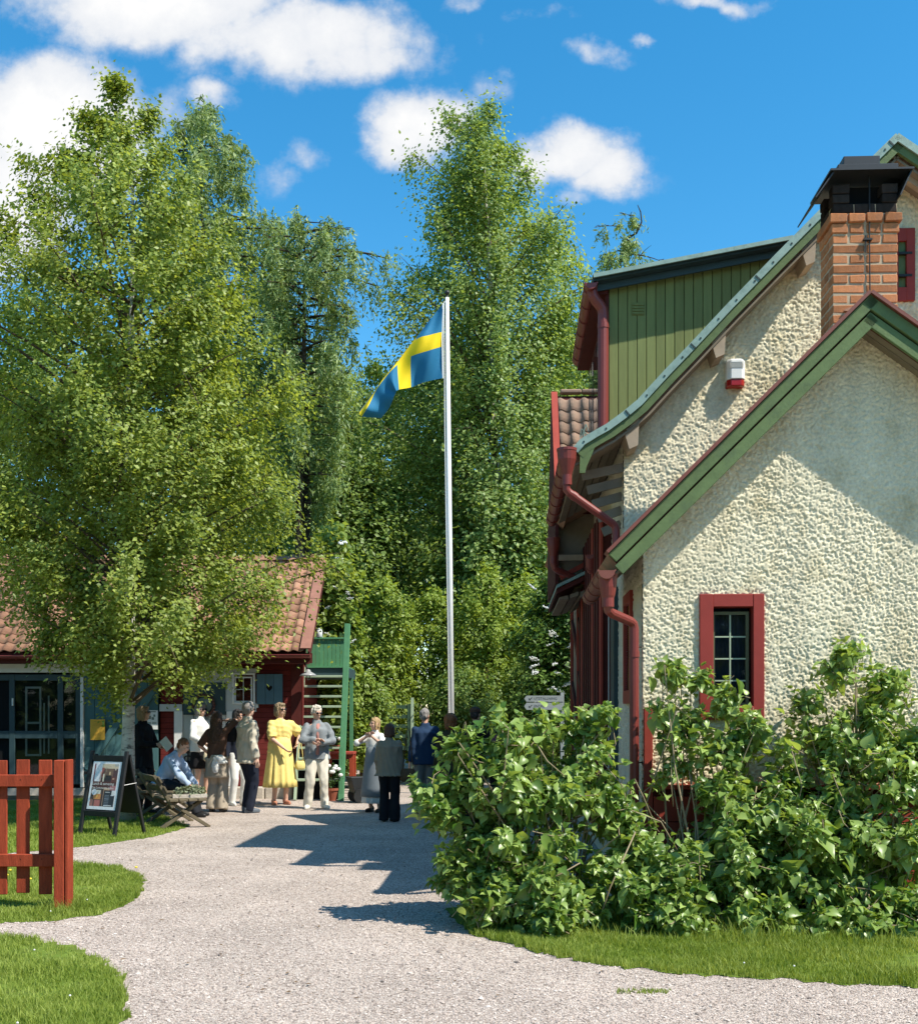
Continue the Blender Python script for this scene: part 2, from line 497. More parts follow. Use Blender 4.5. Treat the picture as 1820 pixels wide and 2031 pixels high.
M_IRON = plain('wrought iron', (0.015, 0.014, 0.013), 0.55, 0.4)
M_WOODGREY = mat('weathered bench wood', (0.14, 0.115, 0.075), 0.85, 0.22, 6.0, 0.25, 50, 0.15, rand=.12, c2=(0.10, 0.10, 0.06), c2scale=4, c2amt=.5)
M_POLE = mat('white flagpole paint', (0.80, 0.79, 0.76), 0.35, 0.04, 4.0, 0.0, 40, 0.5)
# ------------------------------------------------------------------ the ground
rng = np.random.default_rng(7)
def poly_obj(name, pts, z, m, dens=None):
    mb = MB()
    mb.add([(x, y, z) for x, y in pts], [tuple(range(len(pts)))])
    o = mb.obj(name, m)
    me = o.data
    if me.polygons[0].normal.z < 0:
        me.flip_normals()
    return o

def gravel_material():
    m = bpy.data.materials.new('pale gravel'); m.use_nodes = True
    t = m.node_tree; L = t.links.new; p = t.nodes['Principled BSDF']
    p.inputs['Roughness'].default_value = 0.95; p.inputs['Specular IOR Level'].default_value = 0.12
    tc = nd(t, 'ShaderNodeTexCoord')
    v = nd(t, 'ShaderNodeTexVoronoi', inp={'Scale': 75.0, 'Randomness': 1.0})
    L(tc.outputs['Object'], v.inputs['Vector'])
    sp = nd(t, 'ShaderNodeSeparateColor'); L(v.outputs['Color'], sp.inputs[0])
    cr = nd(t, 'ShaderNodeValToRGB'); e = cr.color_ramp.elements
    e[0].position = 0.0; e[0].color = (0.17, 0.14, 0.115, 1)
    e[1].position = 1.0; e[1].color = (0.62, 0.53, 0.455, 1)
    k = e.new(0.3); k.color = (0.42, 0.335, 0.28, 1)
    k = e.new(0.6); k.color = (0.49, 0.42, 0.36, 1)
    L(sp.outputs[0], cr.inputs[0])
    n = nd(t, 'ShaderNodeTexNoise', inp={'Scale': 0.9, 'Detail': 8.0, 'Roughness': 0.7}); L(tc.outputs['Object'], n.inputs['Vector'])
    mr = nd(t, 'ShaderNodeMapRange', inp={'From Min': 0.3, 'From Max': 0.7, 'To Min': 0.74, 'To Max': 1.18}); L(n.outputs['Fac'], mr.inputs['Value'])
    vm = nd(t, 'ShaderNodeVectorMath'); vm.operation = 'SCALE'; L(cr.outputs[0], vm.inputs[0]); L(mr.outputs[0], vm.inputs['Scale'])
    L(vm.outputs[0], p.inputs['Base Color'])
    b = nd(t, 'ShaderNodeBump', inp={'Strength': 0.8, 'Distance': 0.012}); b.invert = True
    L(v.outputs['Distance'], b.inputs['Height']); L(b.outputs[0], p.inputs['Normal'])
    return m
M_GRAVEL = gravel_material()
M_LAWN = mat('lawn soil and turf', (0.13, 0.19, 0.03), 0.95, 0.3, 9.0, 0.5, 80, 0.1, c2=(0.10, 0.085, 0.04), c2scale=6, c2amt=.4)
M_FIELD = mat('distant meadow', (0.07, 0.11, 0.025), 0.95, 0.25, 0.5, 0.0, 80, 0.1)

tag(poly_obj('terrain', [(-400, -60), (400, -60), (400, 700), (-400, 700)], -0.02, M_FIELD), kind='structure')
tag(poly_obj('gravel_yard', [(-14, -3), (9, -3), (9, 9), (6, 24), (2.5, 27), (-1.0, 40), (-3.2, 40), (-3.0, 26), (-14, 26)], 0.0, M_GRAVEL), kind='structure')

def gpts(uv):
    return [G(u, v) for u, v in uv]
LAWN_R = gpts([(880, 1800), (905, 1832), (950, 1858), (1000, 1872), (1100, 1897), (1200, 1916), (1400, 1937), (1600, 1950), (1820, 1960)]) + [(4.6, 6.25), (6.5, 6.6), (6.5, 9.6), (1.3, 9.6)]
g0 = G(248, 2031)
LAWN_L = gpts([(-150, 1845), (0, 1857), (80, 1864), (150, 1880), (205, 1903), (240, 1938), (250, 1975), (243, 2031), (215, 2120)]) + [(-1.9, 3.6), (-6, 3.6), (-6, G(0, 1850)[1])]
LAWN_F = gpts([(-300, 1705), (0, 1708), (150, 1716), (240, 1722), (283, 1742), (283, 1768), (245, 1800), (185, 1818), (100, 1828), (0, 1832), (-300, 1836)])
LAWN_S = gpts([(-300, 1700), (0, 1694), (100, 1687), (200, 1676), (290, 1663), (352, 1648), (375, 1640), (345, 1628), (300, 1612), (250, 1592), (150, 1586), (0, 1588), (-300, 1590)])
LAWN_B = [(-1.6, 28.5), (0.6, 27.5), (2.6, 25.0), (6, 24), (12, 40), (-1.0, 40)]
def ragged(P, amp=.035, step=.06):
    rr = np.random.default_rng(3); Q = []
    for (x0, y0), (x1, y1) in zip(P, P[1:] + P[:1]):
        l = math.hypot(x1 - x0, y1 - y0); n = max(1, min(90, int(l / step)))
        for k in range(n):
            t = k / n; a = amp if k else amp * .5
            Q.append((x0 + (x1 - x0) * t + rr.normal(0, a * .6), y0 + (y1 - y0) * t + rr.normal(0, a)))
    return Q
LAWN_R, LAWN_L, LAWN_F, LAWN_S = [ragged(P) for P in (LAWN_R, LAWN_L, LAWN_F, LAWN_S)]
for P, lab in ((LAWN_R, 'lawn'), (LAWN_L, 'lawn'), (LAWN_F, 'lawn'), (LAWN_S, 'lawn'), (LAWN_B, 'lawn')):
    tag(poly_obj(lab, P, 0.004, M_LAWN), kind='structure')
# pale paved strip and timber edge in front of the shed doors
M_PAVE = mat('pale sand', (0.46, 0.42, 0.36), 0.95, 0.12, 9.0, 0.3, 90, 0.1)
tag(poly_obj('sand_path', [G(-300, 1582), G(300, 1582), G(330, 1562), G(-300, 1562)], 0.009, M_PAVE), kind='structure')
mb = MB(); a = G(-200, 1586); b = G(300, 1588)
mb.box(a[0], b[0], a[1] - .06, a[1] + .06, 0.0, 0.075)
tag(mb.obj('edging_timber', M_WOODGREY, bevel=.006), 'long weathered timber edging the lawn in front of the sliding shed doors', 'timber')

def inside(P, x, y):
    c = np.zeros(len(x), bool); n = len(P); j = n - 1
    for i in range(n):
        xi, yi = P[i]; xj, yj = P[j]
        with np.errstate(divide='ignore', invalid='ignore'):
            c ^= ((yi > y) != (yj > y)) & (x < (xj - xi) * (y - yi) / (yj - yi + 1e-12) + xi)
        j = i
    return c

def scatter(P, n, clip=None):
    xs = [p[0] for p in P]; ys = [p[1] for p in P]
    x0, x1, y0, y1 = min(xs), max(xs), min(ys), max(ys)
    if clip:
        x0, x1, y0, y1 = max(x0, clip[0]), min(x1, clip[1]), max(y0, clip[2]), min(y1, clip[3])
    X = rng.uniform(x0, x1, n); Y = rng.uniform(y0, y1, n)
    k = inside(P, X, Y)
    return X[k], Y[k]

M_GRASS = leaf_mat('grass blades', (0.17, 0.25, 0.03), (0.36, 0.43, 0.10), 0.35, 0.55, 0.25)
def grass(P, n, h, w, clip=None):
    X, Y = scatter(P, n, clip)
    bare = np.sin(X * 2.3 + 1.7 * np.sin(Y * 1.9)) * np.sin(Y * 2.9 + 1.1 * np.sin(X * 3.1)) + .35 * np.sin(X * 11 + Y * 3) * np.sin(Y * 13)
    k = rng.uniform(0, 1, len(X)) > np.clip((bare - .35) * 1.6, 0, .8)
    X, Y, bare = X[k], Y[k], bare[k]
    n = len(X)
    # patchy height
    ph = 0.75 + 0.35 * np.sin(X * 5.1 + 1.3 * np.sin(Y * 3.3)) * np.sin(Y * 4.3 + X * 1.7)
    H = h * rng.uniform(.45, 1.25, n) * ph
    th = rng.uniform(0, 2 * np.pi, n); wd = w * rng.uniform(.6, 1.3, n)
    ln = rng.normal(0, .38, (n, 2)) * H[:, None]
    a = np.stack([np.cos(th), np.sin(th)], 1) * wd[:, None] / 2
    B = np.stack([X, Y], 1)
    V = np.zeros((n, 5, 3))
    V[:, 0, :2] = B - a; V[:, 1, :2] = B + a
    mid = B + ln * .3
    V[:, 2, :2] = mid - a * .8; V[:, 2, 2] = H * .55
    V[:, 3, :2] = mid + a * .8; V[:, 3, 2] = H * .55
    V[:, 4, :2] = B + ln; V[:, 4, 2] = H
    V[:, :2, 2] = -0.004
    i = np.arange(n) * 5
    T = np.concatenate([np.stack([i, i + 1, i + 3], 1), np.stack([i, i + 3, i + 2], 1), np.stack([i + 2, i + 3, i + 4], 1)])
    tint = np.repeat(np.clip(rng.normal(.48, .26, n) + .35 * bare, 0, 1), 5)
    o = np_obj('grass', V.reshape(-1, 3) + np.array([0, 0, 0.004]), T, M_GRASS, tint=tint)
    return tag(o, kind='stuff')
grass(LAWN_R, 90000, .062, .0055, (0, 4.4, 6, 8.3))
grass(LAWN_L, 120000, .058, .0055, (-5.6, 0, 4.2, 8.6))
grass(LAWN_F, 80000, .060, .0065, (-6, 0, 8, 13))
grass(LAWN_S, 70000, .060, .009, (-7.5, 0, 12, 22))
# longer tufts along the foot of the lilacs and round the gate post
grass([G(930, 1838), G(1300, 1872), G(1820, 1885), (4.2, 8.2), (1.0, 8.6), (0.0, 9.0)], 9000, .15, .006)
grass([G(70, 1826), G(165, 1818), G(160, 1795), G(70, 1800)], 1200, .11, .006)

# loose stones on the gravel, nearest part
def gravel_stones(n):
    Y = 5.2 + (rng.beta(1.0, 1.7, n)) * 9.5
    X = rng.uniform(-.46, .46, n) * Y * 1.02
    k = ~(inside(LAWN_L, X, Y) | inside(LAWN_F, X, Y) | inside(LAWN_S, X, Y) | inside(LAWN_R, X, Y))
    X = X[k]; Y = Y[k]; n = len(X)
    s = rng.lognormal(math.log(.0050), .40, n)
    base = np.array([(1, 0, 0), (-1, 0, 0), (0, 1, 0), (0, -1, 0), (0, 0, .7), (0, 0, -.7)], float)
    V = base[None] * (1 + rng.uniform(-.4, .4, (n, 6, 1)))
    th = rng.uniform(0, 2 * np.pi, n); c = np.cos(th)[:, None]; d = np.sin(th)[:, None]
    el = rng.uniform(.55, 1.3, n)[:, None]
    x = V[..., 0] * c - V[..., 1] * el * d; y = V[..., 0] * d + V[..., 1] * el * c
    tl = rng.uniform(-.4, .4, n)[:, None]
    z = V[..., 2] + x * tl
    P = np.stack([x * s[:, None] + X[:, None], y * s[:, None] + Y[:, None], z * s[:, None] + .2 * s[:, None]], -1)
    tri = np.array([(0, 2, 4), (2, 1, 4), (1, 3, 4), (3, 0, 4), (2, 0, 5), (1, 2, 5), (3, 1, 5), (0, 3, 5)])[:4]
    T = (np.arange(n) * 6)[:, None, None] + tri[None]
    o = np_obj('gravel', P.reshape(-1, 3), T.reshape(-1, 3), M_PEB, tint=np.repeat(np.clip(rng.normal(.55, .24, n), 0, 1), 6))
    return tag(o, kind='stuff')
def peb_mat():
    m = bpy.data.materials.new('gravel stones'); m.use_nodes = True
    t = m.node_tree; p = t.nodes['Principled BSDF']; p.inputs['Roughness'].default_value = .9; p.inputs['Specular IOR Level'].default_value = .2
    a = nd(t, 'ShaderNodeAttribute'); a.attribute_name = 'tint'
    cr = nd(t, 'ShaderNodeValToRGB'); e = cr.color_ramp.elements
    e[0].color = (0.16, 0.135, 0.12, 1); e[1].color = (0.62, 0.545, 0.48, 1)
    k = e.new(.5); k.color = (0.42, 0.345, 0.295, 1)
    t.links.new(a.outputs['Fac'], cr.inputs[0]); t.links.new(cr.outputs[0], p.inputs['Base Color'])
    return m
M_PEB = peb_mat()
gravel_stones(120000)

# small weed in the gravel and white clover heads in the lawns
def tiny_flowers():
    M_DAISY = plain('white clover', (.75, .75, .7), .8); M_DAND = plain('yellow dandelion', (.8, .62, .05), .8)
    mbw = MB(); mby = MB()
    for P, n, clip in ((LAWN_L, 9, (-3.2, 0, 4.6, 8.6)), (LAWN_F, 5, (-4, 0, 8, 13)), (LAWN_R, 4, (0, 4, 6, 7.9))):
        X, Y = scatter(P, n, clip)
        for x, y in zip(X, Y):
            mbw.ellip((x, y, .055), (.007, .007, .006), 6, 4)
    for u, v in ((270, 1732), (20, 1738), (60, 1756), (14, 1748)):
        x, y = G(u, v)
        mby.ellip((x, y, .06), (.016, .016, .011), 8, 4)
    tag(mbw.obj('clover_flowers', M_DAISY), kind='stuff')
    for i in range(1):
        tag(mby.obj('dandelion_flowers', M_DAND), kind='stuff')
    x, y = G(1265, 1968)
    P = [(x - .14, y - .05), (x + .16, y - .05), (x + .2, y + .04), (x - .1, y + .05)]
    grass(P, 260, .025, .006)
tiny_flowers()

# dry leaves and twigs blown over the gravel
mb = MB(); rl_ = random.Random(6)
for k in range(150):
    y = rl_.uniform(5.4, 15); x = rl_.uniform(-.42, .2) * y
    if inside(LAWN_L, np.array([x]), np.array([y]))[0] or inside(LAWN_F, np.array([x]), np.array([y]))[0]: continue
    a = rl_.uniform(0, 6.28); l = rl_.uniform(.012, .03); w = l * .35; c, s_ = math.cos(a), math.sin(a)
    z = rl_.uniform(.008, .016)
    mb.add([(x, y, z), (x + l * c - w * s_, y + l * s_ + w * c, z + .004), (x + 2 * l * c, y + 2 * l * s_, z), (x + l * c + w * s_, y + l * s_ - w * c, z + .006)], [(0, 1, 2), (0, 2, 3)])
tag(mb.obj('fallen_leaves', mat('dry leaves', (.16, .10, .045), .9, .3, 20)), kind='stuff')
# ------------------------------------------------------------------ the roughcast house
house = thing('stucco_house', 'cream roughcast house with green bargeboards, red window and brick chimney on the right', 'house', tuple(HO), -HT)
YM, YB, YMB, YD = 1.45, -0.34, 1.10, 2.10        # main gable wall, annex bargeboards, main bargeboards, dormer side
OVER = 0.03

aL = HL(1205, 1097, YB); aT = HL(1725, 581, YB); aR = HL(1820, 648, YB)
sl = (aR[1] - aT[1]) / (aR[0] - aT[0])
aR2 = (aT[0] + 3.3, aT[1] + sl * 3.3)
ANX = [aL, aT, aR2]
mpix = [(1138, 893), (1152, 876), (1178, 860), (1203, 846), (1236, 822), (1266, 797), (1320, 738), (1371, 685), (1442, 609), (1540, 508), (1627, 420), (1723, 323), (1777, 270)]
MAIN = [HL(u, v, YMB) for u, v in mpix]
mR = HL(1820, 299, YMB)
sl2 = (mR[1] - MAIN[-1][1]) / (mR[0] - MAIN[-1][0])
MAIN2 = MAIN + [(MAIN[-1][0] + 4.6, MAIN[-1][1] + sl2 * 4.6)]
def zline(P, x):
    for (x0, z0), (x1, z1) in zip(P, P[1:]):
        if x0 <= x <= x1:
            return z0 + (z1 - z0) * (x - x0) / (x1 - x0)
    return P[0][1] if x < P[0][0] else P[-1][1]

def noise2(nx, nz, scale, seed):
    g = np.random.default_rng(seed).normal(size=(nx, nz))
    fx = np.fft.fftfreq(nx)[:, None]; fz = np.fft.rfftfreq(nz)[None]
    f = np.fft.rfft2(g) * np.exp(-(fx ** 2 + fz ** 2) * (math.pi * scale) ** 2)
    a = np.fft.irfft2(f, s=(nx, nz))
    return a / a.std()

def roughcast(name, x0, x1, z0, z1, step, keep, place, amp, seed, m, parent):
    """a roughcast skin: a fine grid whose points stand proud by a lumpy noise"""
    nx = int((x1 - x0) / step) + 1; nz = int((z1 - z0) / step) + 1
    X = np.linspace(x0, x1, nx); Z = np.linspace(z0, z1, nz)
    h = noise2(nx, nz, .0050 / step, seed) * .65 + noise2(nx, nz, .0088 / step, seed + 1) * .45 + .22 * noise2(nx, nz, .2 / step, seed + 2)
    h = (.75 * np.tanh(1.9 * (h + .45)) + .32 * h) * amp
    XX, ZZ = np.meshgrid(X, Z, indexing='ij')
    P = place(XX, ZZ, h)
    cx = (XX[:-1, :-1] + XX[1:, 1:]) / 2; cz = (ZZ[:-1, :-1] + ZZ[1:, 1:]) / 2
    k = keep(cx, cz)
    i = np.arange(nx * nz).reshape(nx, nz)
    q = np.stack([i[:-1, :-1], i[1:, :-1], i[1:, 1:], i[:-1, 1:]], -1)[k]
    used = np.unique(q)
    remap = np.zeros(nx * nz, int); remap[used] = np.arange(len(used))
    return np_obj(name, P.reshape(-1, 3)[used], remap[q], m, parent, smooth=True)

def zl_np(P, x):
    return np.interp(x, [p[0] for p in P], [p[1] for p in P])

# window in the annex gable
wx0, wz1 = HL(1413, 1204, 0); wx1, wz0 = HL(1492, 1400, 0)
fx0, fz1 = HL(1386, 1179, 0); fx1, fz0 = HL(1514, 1428, 0)
PL = HL(1300, 1556, 0)[1]                        # top of the red plinth boards
def keep_a(x, z):
    return (z < zl_np(ANX, x) - np.where(x < aT[0], .226, .192)) & ~((x > wx0 - .02) & (x < wx1 + .02) & (z > wz0 - .02) & (z < wz1 + .02))
roughcast('wall', 0.0, 2.75, PL - .02, 5.1, .0076, keep_a, lambda x, z, h: np.stack([x, -h, z], -1), .0056, 3, M_STUCCO, house)
mb = MB()
mb.prism_y([(2.74, PL - .4), (5.2, PL - .4), (5.2, zline(ANX, 5.1) - .2), (2.74, zline(ANX, 2.74) - .2)], .0, .15)
mb.box(0.01, 5.2, 0.02, .15, 0, PL + .02)
mb.obj('wall', M_STUCCO2, house)
# main gable
mz0 = 2.2
mwx0, mwz1 = HL(1777, 455, YM); mwx1, mwz0 = HL(1812, 598, YM)
def keep_m(x, z):
    return (z < zl_np(MAIN2, x) - .12) & (z > np.where(x < .05, 2.0, 2.6)) & ~((x > mwx0) & (x < mwx1 + .9) & (z > mwz0) & (z < mwz1) & (x < mwx1))
roughcast('wall', 0.0, 3.3, mz0, 7.4, .0092, keep_m, lambda x, z, h: np.stack([x, YM - h, z], -1), .0058, 13, M_STUCCO, house)
mb = MB()
mb.prism_y([(3.29, 2.2), (6.3, 2.2), (6.3, zline(MAIN2, 6.3) - .12), (3.29, zline(MAIN2, 3.29) - .12)], YM, YM + .15)
mb.box(.02, 6.3, YM + .02, YM + .15, 0, 2.6)
mb.obj('wall', M_STUCCO2, house)
# side wall towards the yard
ez = HL(1237, 935, YM)[1]
def keep_s(y, z):
    return (z < np.where(y < YM, zl_np(ANX, np.zeros_like(y)) - .2, ez + .3)) & (z > .3)
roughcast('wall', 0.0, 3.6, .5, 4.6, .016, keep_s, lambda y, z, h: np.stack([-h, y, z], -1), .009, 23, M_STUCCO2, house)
mb = MB()
mb.box(.001, .2, 3.58, 8.8, .3, ez + .3)
mb.box(-.02, .2, 0.0, 8.8, 0, .55)
mb.box(.2, 6.3, 8.6, 8.8, 0, 4.5)
mb.box(6.1, 6.3, 1.6, 8.6, 0, 4.2)
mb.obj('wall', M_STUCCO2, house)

# ---- annex roof, boards
mb = MB()
mb.ribbon(ANX, -.14, -.005, YB + .06, YM)
mb.obj('roof', M_TILE, house)
def seg(P, i, a, b):
    (x0, z0), (x1, z1) = P[i], P[i + 1]
    return [(x0 + (x1 - x0) * a, z0 + (z1 - z0) * a), (x0 + (x1 - x0) * b, z0 + (z1 - z0) * b)]
for i in (0, 1):
    mb = MB(); mb.ribbon(ANX[i:i + 2], -.098, -.008, YB, YB + .045); mb.obj('bargeboard', M_GREEN, house, bevel=.004)
    cutP = ANX[i:i + 2]
    if i == 0:
        d = (cutP[1][0] - cutP[0][0], cutP[1][1] - cutP[0][1]); l = math.hypot(*d); d = (d[0] / l, d[1] / l)
        cutP = [(cutP[0][0] + d[0] * -.03, cutP[0][1] + d[1] * -.03), (cutP[1][0] - d[0] * .10, cutP[1][1] - d[1] * .10)]
    else:
        cutP = [(cutP[0][0] + .07, cutP[0][1] + sl * .07), cutP[1]]
    mb = MB(); mb.ribbon(cutP, -.205, -.112, YB + .016, YB + .05); mb.obj('bargeboard', M_GREEN, house, bevel=.004)
    mb = MB(); mb.ribbon(ANX[i:i + 2], -.20, -.02, YB + .052, YB + .075); mb.obj('backing_board', M_DKWOOD, house)
    mb = MB(); mb.ribbon(ANX[i:i + 2], -.005, .022, YB - .03, YB + .16); mb.obj('verge_flashing', M_BROWN, house)
# soffit boards under the verge and under the eave
for i in (0, 1):
    mb = MB(); mb.ribbon(ANX[i:i + 2], -.162, -.143, YB + .08, YB + .24); mb.obj('soffit_board', M_SOFFIT, house)
    mb = MB(); mb.ribbon(ANX[i:i + 2], -.165, -.143, YB + .246, .06); mb.obj('soffit_board', M_SOFFIT, house)
# ridge tiles of the annex seen over the chimney side
for k in range(5):
    mb = MB()
    cx_, cz_ = aT[0] + .03, aT[1] + .01
    y0 = YB - .0 + k * .36
    pr = []
    for a in range(9):
        t = math.pi * (a / 8)
        pr.append((cx_ - .11 * math.cos(t), cz_ + .035 * math.sin(t)))
    mb.prism_y(pr, y0 + .04, y0 + .39)
    if k > 0:
        mb.obj('ridge_tile', M_TILE, house)
# eave soffit (left) boards run along the wall
for k in range(3):
    a = k / 3.0; b = (k + .9) / 3.0
    p0 = (aL[0] + .02 + a * .30, aL[1] - .20 + (a * .30) * 1.0 - .02)
    p1 = (aL[0] + .02 + b * .30, aL[1] - .20 + (b * .30) * 1.0 - .02)
    mb = MB(); mb.prism_y([p0, p1, (p1[0] - .012, p1[1] + .014), (p0[0] - .012, p0[1] + .014)], YB + .08, YM - .02)
    mb.obj('soffit_board', M_SOFFIT, house)

# ---- main roof
mb = MB(); mb.ribbon(MAIN2, -.13, -.02, YMB + .07, 8.9); mb.obj('roof', M_TILE, house)
for i0, i1 in ((0, len(MAIN)), (len(MAIN) - 1, len(MAIN) + 1)):
    P = MAIN2[i0:i1]
    mb = MB(); mb.ribbon(P, -.045, .012, YMB - .03, YMB - .012); mb.ribbon(P, .012, .020, YMB - .03, YMB + .22); mb.obj('verge_flashing', M_COPPER, house)
    mb = MB(); mb.ribbon(P, -.115, -.03, YMB - .008, YMB + .03); mb.obj('bargeboard', M_GREEN, house)
    mb = MB(); mb.ribbon(P, -.155, -.135, YMB + .035, YM + .03); mb.obj('soffit_board', M_SOFFIT, house)
# flashing joints and nails
mb = MB()
def along(P, dist):
    for (x0, z0), (x1, z1) in zip(P, P[1:]):
        l = math.hypot(x1 - x0, z1 - z0)
        if dist <= l:
            return (x0 + (x1 - x0) * dist / l, z0 + (z1 - z0) * dist / l), ((x1 - x0) / l, (z1 - z0) / l)
        dist -= l
    return P[-1], ((P[-1][0] - P[-2][0]), (P[-1][1] - P[-2][1]))
tot = sum(math.hypot(b[0] - a[0], b[1] - a[1]) for a, b in zip(MAIN, MAIN[1:]))
for k in range(int(tot / .24)):
    (x, z), (dx, dz) = along(MAIN, .12 + k * .24)
    c = (x + dz * .018, z - dx * .018)
    mb.box(c[0] - .007, c[0] + .007, YMB - .036, YMB - .029, c[1] - .007, c[1] + .007)
for k in range(5):
    (x, z), (dx, dz) = along(MAIN, .6 + k * .86)
    mb.beam((x + dz * -.014, YMB - .033, z + dx * .014), (x + dz * .046, YMB - .033, z - dx * .046), .014, .008, up=(0, 1, 0))
tag(mb.obj('flashing_nails', plain('nail heads', (.03, .05, .045), .5), house), kind='stuff')
# carved tail of the bargeboard
mb = MB()
t0 = HL(1150, 903, YMB)
mb.prism_y([t0, HL(1180, 885, YMB), HL(1172, 905, YMB), HL(1163, 925, YMB), HL(1160, 938, YMB), HL(1149, 938, YMB)], YMB - .006, YMB + .03)
mb.obj('bargeboard_tail', M_GREEN, house)
# purlin ends
for (u, v) in ((1602, 497), (1424, 655), (1253, 832)):
    x, z = HL(u, v, YMB + .1)
    zr = zline(MAIN, x) - .15
    mb = MB(); mb.prism_y([(x - .075, zr - .08), (x - .03, zr - .235), (x + .05, zr - .20), (x + .065, zr + .09)], YMB + .05, YM + .02)
    mb.obj('purlin_end', M_PURLIN, house)
# rafters of the gable peak
ap = MAIN[-1]
mb = MB(); mb.ribbon([(ap[0] - .20, ap[1] - .36), (ap[0] + .05, ap[1] - .155)], -.10, .0, YMB + .12, YMB + .19); mb.obj('rafter', M_PURLIN, house)
mb = MB(); mb.ribbon([(ap[0] + .05, ap[1] - .16), (ap[0] + 3.5, ap[1] - .16 + sl2 * 3.45)], -.10, .0, YMB + .12, YMB + .19); mb.obj('rafter', M_PURLIN, house)
# boards under the flared eave, running along the yard side
for k in range(6):
    xs0 = -.50 + k * .095
    zz = zline(MAIN, xs0 + .05) - .16 - .010
    mb = MB(); mb.beam((xs0 + .05, YMB + .04, zz), (xs0 + .05, 4.2, zz), .085, .02, up=(-.45, 0, 1)); mb.obj('soffit_board', M_SOFFIT, house)
for k in range(5):                                # stepped lookout boards below the eave against the yard wall
    z0_ = HL(1200, 925 + k * 26, YM + .1)[1]
    x0_ = HL(1153 + k * 11, 930, YM + .1)[0]
    mb = MB(); mb.beam((x0_, YM + .03 + .05 * k, z0_ - .11), (-.005, YM + .03 + .05 * k, z0_ - .03), .03, .085, up=(0, 0, 1)); mb.obj('eave_board', M_SOFFIT, house)

# ---- annex window
def window(parent, x0, x1, z0, z1, fx0, fx1, fz0, fz1, y, cols, rows, frame_m, sash_m, bar_m, depth=.07, sill=True, curtain=True, proud=.03):
    root = bpy.data.objects.new('window', None); col.objects.link(root); root.parent = parent
    for (a, b, c, d) in ((fx0, x0, fz0, fz1), (x1, fx1, fz0, fz1)):
        mb = MB(); mb.box(a, b, y - proud, y + depth + .05, c, d); mb.obj('frame', frame_m, root, bevel=.004)
    for (c, d) in ((fz0, z0), (z1, fz1)):
        mb = MB(); mb.box(x0, x1, y - proud + .003, y + depth + .05, c, d); mb.obj('frame', frame_m, root, bevel=.004)
    s = .026
    mb = MB()
    yy = y + depth * .55
    mb.box(x0 + .004, x0 + s, yy, yy + .03, z0, z1 - .035); mb.box(x1 - s - .02, x1 - .02, yy, yy + .03, z0, z1 - .035)
    mb.box(x0 + s, x1 - s - .02, yy, yy + .03, z1 - s - .035, z1 - .035); mb.box(x0 + s, x1 - s - .02, yy, yy + .03, z0, z0 + s)
    mb.obj('sash', sash_m, root)
    gx0, gx1, gz0, gz1 = x0 + s, x1 - s - .02, z0 + s, z1 - s - .035
    mb = MB()
    for i in range(1, cols):
        xx = gx0 + (gx1 - gx0) * i / cols
        mb.box(xx - .006, xx + .006, yy + .002, yy + .024, gz0, gz1)
    mb.obj('muntin', bar_m, root)
    for j in range(1, rows):
        zz = gz0 + (gz1 - gz0) * j / rows
        mb = MB(); mb.box(gx0, gx1, yy + .004, yy + .022, zz - .006, zz + .006); mb.obj('muntin', bar_m, root)
    for i in range(cols):
        for j in range(rows):
            xa, xb = gx0 + (gx1 - gx0) * i / cols + .006, gx0 + (gx1 - gx0) * (i + 1) / cols - .006
            za, zb = gz0 + (gz1 - gz0) * j / rows + .006, gz0 + (gz1 - gz0) * (j + 1) / rows - .006
            mb = MB(); mb.add([(xa, yy + .014, za), (xb, yy + .014, za), (xb, yy + .0145, zb), (xa, yy + .0145, zb)], [(0, 1, 2, 3)]); mb.obj('pane', M_GLASS, root)
    mb = MB()
    mb.box(x0 - .1, x1 + .1, y + .5, y + .52, z0 - .1, z1 + .1); mb.box(x0 - .02, x0 - .005, y + depth + .05, y + .5, z0, z1); mb.box(x1 + .005, x1 + .02, y + depth + .05, y + .5, z0, z1)
    mb.box(x0 - .02, x1 + .02, y + depth + .05, y + .5, z0 - .03, z0 - .01); mb.box(x0 - .02, x1 + .02, y + depth + .05, y + .5, z1 + .01, z1 + .03)
    mb.obj('dark_room', M_DARK, root)
    if curtain:
        n = 26; P = []
        for i in range(n + 1):
            xx = x0 + (x1 - x0) * i / n
            P.append((xx, y + depth + .06 + .012 * math.sin(i * 1.25) + .006 * math.sin(i * .5)))
        V = [(a, b, z0) for a, b in P] + [(a, b, z1) for a, b in P]
        mb = MB(); mb.add(V, [(i, i + 1, n + 2 + i, n + 1 + i) for i in range(n)]); mb.obj('curtain', M_CURTAIN, root, smooth=True)
    if sill:
        mb = MB(); mb.box(x0 + .0, x1, y - proud - .028, y + .02, z0 - .055, z0 - .006); mb.obj('sill', frame_m, root, bevel=.004)
    return root
window(house, wx0, wx1, wz0, wz1, fx0, fx1, fz0, fz1, 0, 2, 4, M_REDWIN, mat('green sash', (.10, .115, .06), .6, .1), M_STAIR, depth=.085)

